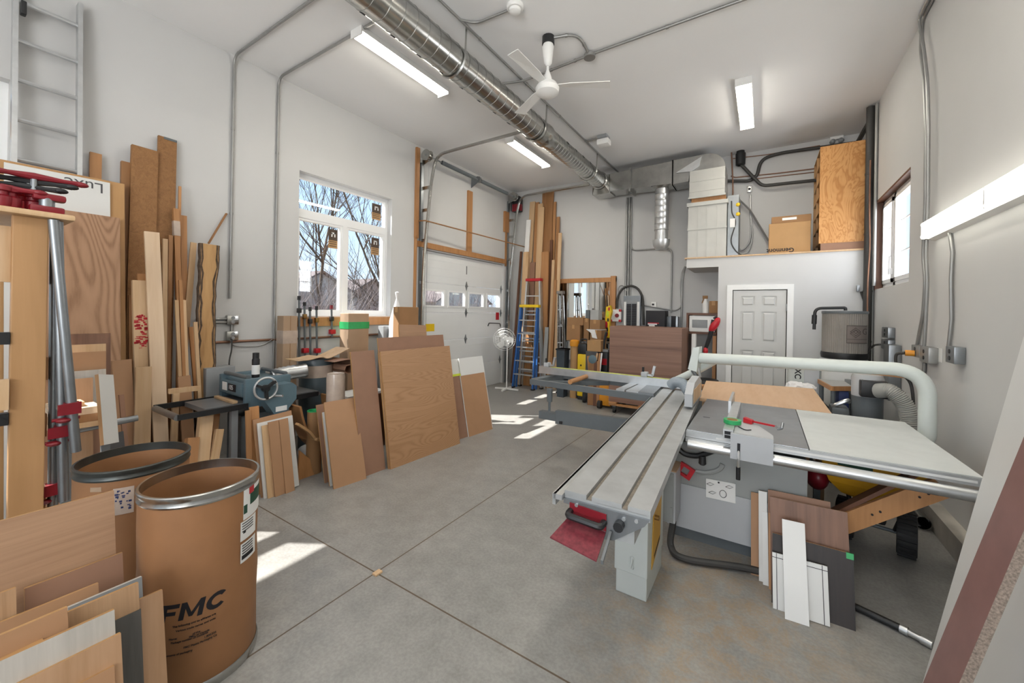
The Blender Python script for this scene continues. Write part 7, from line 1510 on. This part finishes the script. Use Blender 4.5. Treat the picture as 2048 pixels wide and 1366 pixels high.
# bits on the table
q = Vector((xf+.03, 2.98, SZ+.066)); z_ = SZ+.066
t = thing('green_tape_roll', 'roll of green tape lying on the rip fence', 'tape roll', (xf+.005, 2.98, z_)); c_ = Vector((xf+.012, 2.98, z_)); MB().lathe([(.034, 0), (.052, 0), (.052, .024), (.034, .024)], c_, (0, 0, 1), 28, closed=True).o('tape_winding', K['green'], t); MB().lathe([(.029, 0), (.034, 0), (.034, .024), (.029, .024)], c_, (0, 0, 1), 28, closed=True).o('core', K['card'], t)
z_ = SZ+.056; t = thing('push_stick', 'red push stick lying on the fence carriage', 'push stick', (xf+.15, 3.0, z_)); a, b = Vector((xf+.10, 3.10, z_+.014)), Vector((xf+.25, 2.98, z_+.03)); MB().hexa([a+Vector((-.03,-.02,-.013)), a+Vector((.02,-.04,-.013)), a+Vector((.03,-.01,-.013)), a+Vector((-.02,.02,-.013)), a+Vector((-.03,-.02,.02)), a+Vector((.02,-.04,.012)), a+Vector((.03,-.01,.012)), a+Vector((-.02,.02,.02))]).o('grip', K['red'], t, ang=None); MB().beam(a, b, .014, .010).o('shaft', K['red'], t, ang=None); MB().tube([b, b+Vector((.01, -.03, -.01)), b+Vector((.03, -.03, .0)), b+Vector((.035, -.01, .03))], .008, 6).o('hook_end', K['steel'], t)
tag(MB().tube(spline([(xf+.05, 2.93, z_+.004), (xf+.09, 2.88, z_+.004), (xf+.12, 2.90, z_+.004)]), .003, 5).o('hex_key', K['ink']), 'thin dark hex key beside the green tape roll', 'tool')
# ================================================================= offcuts leaning on the front of the saw
GO = 'offcut panels leaning on the saw cabinet'
def lo_(label, tl, tr, low, yt, yb, th, mk, edge='plyb', name='offcut_board', zb=0): return lean(name, label, 'panel', tl, tr, low, 'y', yt, yb, th, K[mk], K[edge] if edge else None, GO)
lo_('brown mdf strip at the far left of the offcuts on the saw', (1502,984),(1517,986),(1502,1160),2.96,2.86,.016,'mdf')
lo_('off-white melamine strip with a dark hole, second from the left on the saw', (1517,981),(1534,984),(1518,1174),2.93,2.82,.016,'melamine')
lo_('narrow ribbed white strip in front of the off-white one', (1524,1023),(1535,1025),(1526,1180),2.90,2.79,.016,'melamine')
lo_('brown hardboard rising behind the walnut offcut', (1536,979),(1661,1002),(1537,1190),2.93,2.80,.014,'mdfr')
lo_('thin red-brown board edge left of the walnut offcut', (1537,1026),(1541,1027),(1538,1195),2.89,2.765,.014,'fir')
lo_('large walnut-veneered offcut leaning on the saw', (1540,993),(1695,1024.5),(1542,1195),2.86,2.72,.016,'walnut')
o = lo_('dark wenge offcut with green tape on its corner', (1545,1065.5),(1707,1102),(1543,1209),2.75,2.645,.016,'wenge')
w_ = max(v.co.x for v in o.data.vertices); h_ = max(v.co.z for v in o.data.vertices); MB().b(w_-.03, w_+.001, -.0015, .017, h_-.028, h_+.001).o('green_tape_corner', K['green'], o, o.matrix_world.copy(), ang=None)
o = lo_('white melamine offcut ruled with two black lines each way', (1544.5,1104),(1655,1131),(1546,1222.7),2.68,2.60,.012,'melamine','melamine')
w_ = max(v.co.x for v in o.data.vertices); h_ = max(v.co.z for v in o.data.vertices); mb = MB(); mb.b(.018, .021, -.0008, .0, 0, h_); mb.b(w_-.024, w_-.021, -.0008, 0, 0, h_); mb.b(0, w_, -.0008, 0, h_-.024, h_-.021); mb.o('ruled_lines', K['ink'], o, o.matrix_world.copy(), ang=None)
lo_('plain white strip leaning in front of all the offcuts on the saw', (1564,1037.6),(1609.5,1048),(1570,1242.6),2.72,2.545,.010,'melamine','melamine')
# ================================================================= seed spreader under the side extension
t = thing('lawn_spreader', 'yellow hopper lawn spreader parked under the side extension', 'spreader', (.62, 3.95, 0))
hx, hy = .48, 3.72
def ringh(cx, cy, w, d, z): return [(cx-w, cy-d, z), (cx+w, cy-d, z), (cx+w, cy+d, z), (cx-w, cy+d, z)]
a, b = at(1668, 935, y=3.5), at(1832, 985, y=3.5)
cx_ = (a.x+b.x)/2+.10
mb = MB(); R_ = [ringh(cx_, hy, .28, .22, .66), ringh(cx_, hy, .27, .21, .55), ringh(cx_, hy, .235, .18, .44), ringh(cx_, hy, .17, .13, .36), ringh(cx_, hy, .07, .07, .32)]
for A, B in zip(R_, R_[1:]): mb.hexa(B+A)
hp = mb.o('hopper', K['tan'], t, ang=None)
q = at(1745, 953, y=hy-.22); MB().b(q.x-.08, q.x+.10, hy-.222, hy-.205, .575, .605).o('name_sticker', K['inkgr'], hp, ang=None)
for s in (-1, 1):
    wx = cx_+s*.16; wl = MB().lathe([(.05, -.045), (.10, -.05), (.125, -.05), (.135, -.03), (.135, .03), (.125, .05), (.10, .05), (.05, .045)], (wx, hy+.02, .136), (1, 0, 0), 26, closed=True).o('wheel', K['rubber'], t)
    mb = MB()
    for k in range(20):
        A_ = 2*PI*k/20; c_ = Vector((wx, hy+.02+.136*math.cos(A_), .136+.136*math.sin(A_)))
        if c_.z > .02: mb.beam(c_+Vector((-.045, 0, 0)), c_+Vector((.045, 0, 0)), .018, .014, (0, math.cos(A_), math.sin(A_)))
    mb.o('tread', K['rubber'], wl, ang=None); MB().cyl((wx-.05, hy+.02, .136), (wx+.05, hy+.02, .136), .05).o('rim', K['grey'], wl)
MB().cyl((cx_-.16, hy+.02, .136), (cx_+.16, hy+.02, .136), .012).o('axle', K['dkgrey'], t)
for s in (-1, 1): MB().tube(fillet([(cx_+s*.10, hy+.02, .14), (cx_+s*.15, hy-.02, .33), (cx_+s*.16, hy+.25, .34), (cx_+s*.16, hy+.40, .015)], .1), .012, 8).o('frame_tube', K['black'], t)
MB().rbox(cx_-.06, cx_+.06, hy-.06, hy+.06, .18, .26, .02).o('gear_case', K['black'], t); MB().lathe([(0, .275), (.09, .275), (.09, .29), (0, .29)], (cx_, hy, 0), (0, 0, 1), 20).o('spinner', K['grey'], t)
t.rotation_euler.z = -.22
q = at(1664, 955, y=3.75); tag(MB().ell((q.x-.09, 3.74, q.z), (.075, .13, .10), 18, 12).o('red_tank', K['dkred']), 'dark red rounded tank left of the yellow hopper', 'tank')
t_ = MB().b(q.x-.11, q.x-.07, 3.71, 3.77, 0, q.z-.098).o('tank_stand', K['dkgrey'], ang=None); tag(t_, 'dark stand carrying the red tank behind the offcuts', 'stand')
# pipes lying along the kerb
GPp = 'duct pipes lying along the kerb'
for (u, v, r_, L_, l, mk) in ((1886, 1052, .042, 1.6, 'grey pipe lying nearest the kerb', 'cond'), (1862, 1050, .05, 1.3, 'squashed grey pipe lying second from the kerb', 'galv'), (1845, 1035, .04, 1.0, 'thin sheet tube lying third from the kerb', 'galv')):
    q = at(u, v, z=r_); e = Vector((.04, L_, 0)); x_ = min(q.x, XR-.09-r_-.003-.09*{'g':0}.get('', 0)); tp = thing('duct_pipe', l, 'pipe', (x_, q.y, 0), 0, GPp); dd = e.normalized()
    MB().lathe([(r_, 0), (r_, L_), (r_-.004, L_), (r_-.004, .0)], (x_, q.y, r_), (0.0, 1, 0), 20, closed=True).o('pipe_wall', K[mk], tp)
# black extension tube on the floor
a, b, c_ = at(1710, 1215, z=.02), at(1800, 1256, z=.02), at(1860, 1288, z=.02)
t = thing('vacuum_wand', 'black and chrome vacuum wand lying on the floor right of the wenge offcut', 'wand', b); MB().cyl(at(1640,1180,z=.02), b, .018).o('wand_tube', K['black'], t); MB().cyl(b, at(1816,1264,z=.02), .021).o('coupling', K['alu'], t); MB().cyl(at(1816,1264,z=.02), c_, .015).o('chrome_tube', K['alu'], t); MB().cyl(at(1842,1278,z=.02), at(1866,1291,z=.02), .020).o('coupling', K['alu'], t)
tag(MB().rbox(at(744,1150,z=0).x, at(744,1150,z=0).x+.035, at(744,1150,z=0).y, at(744,1150,z=0).y+.05, 0, .012, .003).o('wood_chip', K['pine'], ang=None), 'small wood block on the crossing of the floor joints', 'offcut')
# ================================================================= panels leaning at the right edge
SLP = .176; Yw = 2.38
def wx_(z): return .588+SLP*z
o = board('melamine_sheet', 'tall white melamine sheet leaning on the right wall at the picture edge', 'panel', (wx_(0), Yw, 0), (wx_(0), Yw-1.25, 0), (wx_(2.75), Yw, 2.75), .018, K['melamine'], K['melamine'])
o2 = board('particle_board_strip', 'red-brown faced particle board strip leaning in front of the tall white sheet', 'board', (.39, 1.90, 0), (.39, 1.735, 0), (.39+.242*2.5, 1.90, 2.5), .024, K['cherry'], K['edge'])
# ================================================================= right wall services
GR = 'conduits on the right wall'
def rw(u, v, o=.015): return at(u, v, x=XR-o)
a = rw(1842, 62)
P_ = [(XR-.04, a.y-1.6, CZ), (XR-.015, a.y-.02, CZ)]+[rw(u, v) for u, v in ((1841,100),(1849,160),(1852,250),(1851,400),(1846,515),(1851,560),(1846,630),(1838,668),(1834,690))]
tag(MB().tube(fillet(P_, .08, 4), .0125, 8).o('armoured_cable', K['cond']), 'armoured cable running the full height of the right wall to the yellow-plugged outlet', 'cable', GR)
P_ = [(XR-.08, a.y-1.6, CZ), (XR-.045, a.y-.06, CZ)]+[rw(u, v, .043) for u, v in ((1848,100),(1855,160),(1857,250),(1856,400),(1852,515),(1855,560),(1852,630),(1850,668),(1848,695))]
tag(MB().tube(fillet(P_, .08, 4), .0125, 8).o('armoured_cable', K['cond']), 'second armoured cable twisting beside the first down the right wall', 'cable', GR)
tag(MB().tube([rw(u, v) for u, v in ((1899,462),(1905,505),(1902,560),(1903,640),(1897,695))], .012, 8).o('armoured_cable', K['cond']), 'armoured cable from the strip light down to its outlet', 'cable', GR)
tag(MB().tube([rw(u, v) for u, v in ((1849,726),(1848,742),(1842,755))], .014, 8).o('mounted_conduit_stub', K['cond']), 'short conduit stub below the yellow-plugged outlet', 'conduit', GR)
def wbox(u0, v0, u1, v1, label, mk='cond', d=.06):
    p, q = at(u0, v1, x=XR-d), at(u1, v0, x=XR-d); y0, y1 = sorted((p.y, q.y)); t = thing('outlet_box', label, 'outlet box', (XR, (y0+y1)/2, p.z), 0, 'outlets on the right wall')
    MB().rbox(XR-d, XR-.001, y0, y1, p.z, q.z, .008).o('box', K[mk], t)
    for dz in (.3, .7): MB().lathe([(0, 0), (.016, 0), (.016, .004), (0, .004)], (XR-d, (y0+y1)/2, p.z+(q.z-p.z)*dz), (-1, 0, 0), 12).o('socket', K['black'], t)
    return t, y0, y1, p.z, q.z
t, y0, y1, z0, z1 = wbox(1822, 692, 1838, 712, 'rear one of the paired outlets on the right wall, holding a yellow plug')
yp = (y0+y1)/2; zp = (z0+z1)/2-.02
pt = thing('yellow_plug', 'yellow plug with a black cord in the right wall outlet', 'plug', (XR-.09, yp, zp)); MB().cyl((XR-.062, yp, zp), (XR-.12, yp+.01, zp), .026, seg=14).o('plug_body', K['orange'], pt); MB().tube(spline([(XR-.12, yp+.01, zp), (XR-.17, yp+.05, zp-.03), (XR-.15, yp+.05, zp-.18), (XR-.08, yp-.02, zp-.30), (XR-.07, yp-.04, zp-.8), (XR-.12, yp-.06, .02), (XR-.16, yp-.5, .012)]), .012, 8).o('cord', K['hosek'], pt)
wbox(1838, 695, 1857, 722, 'nearer one of the paired outlets on the right wall')
wbox(1890, 694, 1908, 724, 'single outlet box below the strip light cable', 'steel')
tag(MB().b(XR-.003, XR-.001, at(1880,720,x=XR).y-.05, at(1880,720,x=XR).y+.06, at(1880,724,x=XR).z, at(1880,696,x=XR).z).o('notice_sheet', K['paper'], ang=None), 'small paper notice beside the single outlet box', 'notice')
p = at(1777, 660, x=XR-.06); t, y0, y1, z0, z1 = wbox(1763, 655, 1776, 674, 'upper grey outlet box in the far right corner', 'steel'); wbox(1762, 680, 1776, 697, 'lower grey outlet box in the far right corner with a plug', 'steel')
q0, q1 = at(1772, 688, x=XR-.08), at(1783, 688, x=XR-.08); tag(MB().rbox(XR-.10, XR-.001, min(q0.y, q1.y), max(q0.y, q1.y), .75, at(1778, 689, x=XR-.08).z, .01).o('mounted_trunking', K['steel']), 'grey wire trunking below the outlets in the far right corner', 'trunking')
tag(MB().tube(spline([at(u, v, x=XR-.12) for u, v in ((1760,689),(1748,691),(1738,700),(1733,712),(1730,725))]), .011, 8).o('black_power_cord', K['hosek']), 'black cord looping from the corner outlet towards the dust collector', 'cord')
tag(MB().beam(at(1791,691,x=XR-.03), at(1786,770,x=XR-.03), .02, .02).o('metal_rod', K['steel']), 'thin metal rod leaning on the right wall near the trunking', 'rod')
# ================================================================= dust collector
cy_ = 6.15; a, b = at(1643, 665, y=cy_), at(1736, 665, y=cy_); r_ = (b.x-a.x)/2*.97; cx_ = (a.x+b.x)/2; z1_ = at(1690, 624, y=cy_-r_).z; z0_ = at(1690, 712, y=cy_-r_).z
t = thing('dust_collector', 'tall dust collector with a big grey pleated filter drum', 'dust collector', (cx_, cy_, 0))
mb = MB(); n = 120; prof = lambda z: [(cx_+(r_+.004*(i % 2))*math.cos(2*PI*i/n), cy_+(r_+.004*(i % 2))*math.sin(2*PI*i/n), z) for i in range(n)]
va = [mb.bm.verts.new(p) for p in prof(z0_)]; vb = [mb.bm.verts.new(p) for p in prof(z1_)]
for i in range(n): mb._f([va[i], va[(i+1) % n], vb[(i+1) % n], vb[i]])
mb.o('filter', K['filter'], t, ang=20)
MB().lathe([(0, z1_+.012), (r_+.008, z1_+.012), (r_+.012, z1_), (r_+.008, z1_-.02), (r_, z1_-.02), (0, z1_-.02)], (cx_, cy_, 0), (0, 0, 1), 48).o('top_cap', K['dkgrey'], t)
MB().lathe([(0, z0_-.04), (r_+.01, z0_-.04), (r_+.016, z0_), (r_+.01, z0_+.03), (r_, z0_+.03), (0, z0_+.02)], (cx_, cy_, 0), (0, 0, 1), 48).o('clamp_ring', K['black'], t)
MB().lathe([(0, z0_-.10), (r_+.0, z0_-.10), (r_+.03, z0_-.07), (r_+.0, z0_-.04), (0, z0_-.04)], (cx_, cy_, 0), (0, 0, 1), 40).o('separator_ring', K['alu'], t)
MB().lathe([(0, .16), (r_-.05, .16), (r_+.01, .25), (r_+.015, z0_-.25), (r_-.01, z0_-.10), (0, z0_-.10)], (cx_, cy_, 0), (0, 0, 1), 40).o('collection_bag', K['acrbag'] if 'acrbag' in K else K['paper'], t)
MB().rbox(cx_-.25, cx_+.25, cy_-.25, cy_+.25, .06, .16, .02).o('base_plate', K['machine'], t)
for sx_ in (-1, 1):
    for sy_ in (-1, 1): MB().cyl((cx_+sx_*.22-.012, cy_+sy_*.22, .031), (cx_+sx_*.22+.012, cy_+sy_*.22, .031), .03).o('caster', K['rubber'], t)
def aw(u): # angle on the filter seen at column u
    d = ray(u, 665); o2 = Vector((-cx_, -cy_)); dd = Vector((d.x, d.y)); A = dd.dot(dd); B = 2*o2.dot(dd); Cc = o2.dot(o2)-r_*r_; s = (-B-math.sqrt(max(B*B-4*A*Cc, 0)))/(2*A); return math.atan2(d.y*s-cy_, d.x*s-cx_), HC+d.z*s
a0, zt_ = aw(1693); a1, _ = aw(1733); zA, zB = at(1710, 687, y=cy_-r_).z, at(1710, 651, y=cy_-r_).z
def patch(u0, u1, z0, z1, off_, mt, name, par):
    mb = MB(); A, B = aw(u0)[0], aw(u1)[0]; n = 10; R1, R2 = r_+off_, r_+off_+.002
    for i in range(n):
        p, q = A+(B-A)*i/n, A+(B-A)*(i+1)/n; f = lambda r, t_, z: (cx_+r*math.cos(t_), cy_+r*math.sin(t_), z)
        mb.hexa([f(R2,p,z0), f(R2,q,z0), f(R1,q,z0), f(R1,p,z0), f(R2,p,z1), f(R2,q,z1), f(R1,q,z1), f(R1,p,z1)])
    return mb.o(name, mt, par, ang=None)
K['taupe'] = plain('taupe_print', '7E7570', .8, var=.05); K['dktaupe'] = plain('dark_taupe_print', '57504C', .8, var=.05)
lb = patch(1693, 1732, zA, zB, .006, K['taupe'], 'printed_label', t); e_ = .008
for q in ((1693, 1732, zB-e_, zB), (1693, 1732, zA, zA+e_), (1693, 1732, zA+.045, zA+.05), (1693, 1694, zA, zB)): patch(*q, .0085, K['dktaupe'], 'label_border', lb)
zm_ = (zA+zB)/2+.03
A, B = aw(1700)[0], aw(1720)[0]; Am = (A+B)/2; f = lambda t_, z: Vector((cx_+(r_+.010)*math.cos(t_), cy_+(r_+.010)*math.sin(t_), z))
for dz, k in ((0, 1.0), (-.022, 1.0)):
    mb = MB(); h_ = .045; P_ = [f(A, zm_+dz), f(Am, zm_+dz-h_), f(B, zm_+dz), f(Am, zm_+dz+h_)]; mb.tube(P_, .0035, 4, closed=True); mb.o('diamond_mark', K['dktaupe'], lb, ang=None)
mb = MB(); P_ = [f(A+(B-A)*.28, zm_), f(Am, zm_-.02), f(A+(B-A)*.72, zm_), f(Am, zm_+.02)]; mb.tube(P_, .0035, 4, closed=True); mb.o('diamond_mark', K['dktaupe'], lb, ang=None)
A2 = aw(1723)[0]; bend_ = lambda co: Vector((cx_+(r_+.009+co.z)*math.cos(A2+co.x/r_), cy_+(r_+.009+co.z)*math.sin(A2+co.x/r_), zm_-.03+co.y))
text('G', .10, K['dktaupe'], Matrix.Identity(4), 'label_lettering', lb, 'LEFT', .0006, 0, bend_)
hx_, hz_ = at(1627, 640, y=cy_-.1), 0
P_ = fillet([at(1691,621,y=cy_-.1), at(1691,615.5,y=cy_-.1), at(1630,616.5,y=cy_-.1), at(1628,659,y=cy_-.1)], .07, 8); MB().tube(P_, .017, 10).o('shaker_handle', K['black'], t)
MB().cyl(at(1629,630,y=cy_-.1), at(1628,648,y=cy_-.1), .026, seg=12).o('handle_grip', K['black'], t)
# ================================================================= machines in the right rear corner
ys_ = 5.75
t = thing('white_cabinet_machine', 'pale rounded machine cabinet with dark upright lettering behind the suction pipe', 'machine', at(1600, 760, y=ys_)); a, b = at(1574, 790, y=ys_), at(1640, 722, y=ys_)
MB().rbox(a.x, b.x+.02, ys_, ys_+.20, 0, b.z, .06, 4).o('housing', K['machine'], t); MB().rbox(a.x+.16, b.x-.0, ys_-.012, ys_+.02, .3, b.z-.05, .05, 3).o('front_panel', K['cast'], t)
text('SXC', .085, K['ink'], wallframe((at(1590,738,y=ys_).x, ys_-.002, b.z-.07), (0, -1, 0), -PI/2), 'lettering', t, bold=.002)
mb = MB(); q = at(1632, 736, y=ys_-.014); mb.prism([(q.x-.10, ys_-.014, q.z+.01), (q.x+.06, ys_-.014, q.z+.03), (q.x+.0, ys_-.014, q.z-.02)], (0, -.002, 0)); mb.o('green_mark', K['green'], t, ang=None)
rnd = random.Random(8)
for (u, v, l, s_) in ((1593, 775, 'white plastic bag bundled behind the outfeed table', .085), (1614, 776, 'second white plastic bag drooping beside the dark bin', .07)):
    q = at(u, v, y=5.42); b2 = bmesh.new(); bmesh.ops.create_icosphere(b2, subdivisions=3, radius=1)
    for w in b2.verts: w.co *= 1+rnd.uniform(-.12, .14)
    mb = MB(); mb.merge(b2, Matrix.Translation((q.x, 5.45, q.z-.02)) @ Matrix.Diagonal((s_*1.3, s_, s_, 1))); tag(mb.o('plastic_bag', K['cloth'], ang=25), l, 'bag', 'white bags by the outfeed table')
q = at(1640, 800, y=5.3); t = thing('waste_stand', 'dark bag stand holding the white bags behind the outfeed table', 'stand', (q.x, 5.4, 0)); z_ = at(1604, 788, y=5.42).z; x0_, x1_ = at(1580, 790, y=5.42).x, at(1655, 790, y=5.42).x
MB().rbox(x0_, x1_-.12, 5.38, 5.56, 0, z_-.055, .01).o('stand_body', K['dkgrey'], t); MB().beam((x1_-.15, 5.40, z_+.02), (x1_+.02, 5.40, z_-.16), .05, .06).o('folding_arm', K['black'], t)
yt_ = 5.2; zt_ = at(1660, 776, y=yt_).z; t = thing('router_table', 'small table with a worn top edged in wood, in the right rear corner', 'table', at(1680, 770, y=yt_))
c4 = [at(1664, 776, z=zt_), at(1712, 776, z=zt_), at(1712, 742, z=zt_), at(1640, 742, z=zt_)]; c4[2].y = c4[3].y = min(c4[3].y, 5.70); c4[3].x = c4[0].x-.06; c4[2].x = c4[1].x
mb = MB(); mb.prism(c4, (0, 0, .02)); mb.o('table_top', K['greyply'], t, ang=None)
for p, q in ((c4[0], c4[1]), (c4[3], c4[0]), (c4[1], c4[2])): MB().beam(Vector(p)+Vector((0,0,-.005)), Vector(q)+Vector((0,0,-.005)), .03, .045).o('edge_strip', K['fir'], t, ang=None)
MB().beam(Vector(c4[3])+Vector((.25, 0, .03)), Vector(c4[0])+Vector((.2, .2, .03)), .05, .03).o('table_fence', K['steel'], t, ang=None)
for p in c4: q = Vector(p)*.86+Vector((sum(x.x for x in c4)/4, sum(x.y for x in c4)/4, 0))*.14; MB().cyl((q.x, q.y, 0), (q.x, q.y, zt_-.02), .02).o('leg', K['dkgrey'], t)
MB().rbox(c4[0].x+.06, c4[1].x-.06, c4[0].y+.08, c4[0].y+.3, zt_-.3, zt_-.03, .03).o('motor', K['inkb'], t)
ym_ = 4.75; a, b = at(1706, 830, y=ym_), at(1776, 752, y=ym_); cx2 = (a.x+b.x)/2; r2_ = (b.x-a.x)/2; zt2 = at(1730, 751, y=ym_).z; zmid = at(1730, 795, y=ym_).z
t = thing('cyclone_motor', 'round grey-topped vacuum unit with a pale flexible hose, right rear corner', 'vacuum', (cx2, ym_+r2_, 0)); yc2 = ym_+r2_
MB().lathe([(0, zt2), (r2_*.9, zt2), (r2_, zt2-.03), (r2_, zmid), (0, zmid)], (cx2, yc2, 0), (0, 0, 1), 36).o('top_drum', K['cast'], t)
MB().b(cx2-r2_*.55, cx2-r2_*.1, yc2-r2_-.002, yc2-r2_*.8, zmid+.01, zt2-.04).o('pale_panel', K['paper'], t, ang=None)
MB().lathe([(0, zmid), (r2_*.97, zmid), (r2_*.95, zmid-.35), (r2_*.8, .1), (0, .1)], (cx2, yc2, 0), (0, 0, 1), 36).o('lower_tank', K['dkgrey'], t)
for k in range(3): A_ = .6+2*PI*k/3; MB().cyl((cx2+r2_*.7*math.cos(A_), yc2+r2_*.7*math.sin(A_), .0), (cx2+r2_*.7*math.cos(A_), yc2+r2_*.7*math.sin(A_), .12), .03).o('foot', K['black'], t)
q = at(1745, 783, y=ym_-.0); MB().rbox(q.x-.09, q.x+.10, yc2-r2_-.06, yc2-r2_+.05, zmid+.01, zt2-.04, .015).o('inlet_plate', K['black'], t)
P_ = spline([(q.x+.02, yc2-r2_-.06, q.z+.02), (q.x+.10, yc2-r2_-.14, q.z+.03), (q.x+.19, yc2-r2_-.16, q.z-.10), (q.x+.22, yc2-r2_-.15, q.z-.35), (q.x+.22, yc2-r2_-.12, .06)], 26); MB().tube(P_, .06, 16, prof=[.056+.008*(i % 2) for i in range(len(P_))]).o('flexible_hose', K['hose'], t)
q0, q1 = at(1690, 741, z=zt2+.02), at(1797, 766, z=zt2+.02)
tag(MB().beam((cx2-.22, yc2+.22, zt2+.016), (cx2+.30, yc2-.12, zt2+.016), .05, .03).o('wood_batten', K['fir'], ang=None), 'wood batten lying across the top of the round vacuum unit', 'batten')
q = at(1665, 815, y=4.9); t = thing('belt_sander', 'small grey tool with a curved handle beside the outfeed table', 'tool', (q.x, 5.0, 0)); MB().rbox(.56, .70, 4.86, 5.08, .05, at(1665,812,y=4.9).z, .03).o('tool_body', K['dkgrey'], t); MB().tube(spline([(.58, 4.9, at(1665,812,y=4.9).z-.01), (.60, 4.88, at(1665,808,y=4.9).z), (.68, 4.88, at(1670,798,y=4.9).z), (.70, 4.95, at(1670,802,y=4.9).z)]), .02, 8).o('tool_handle', K['alu'], t); MB().b(.56, .70, 4.86, 5.08, 0, .05).o('tool_base', K['black'], t, ang=None)
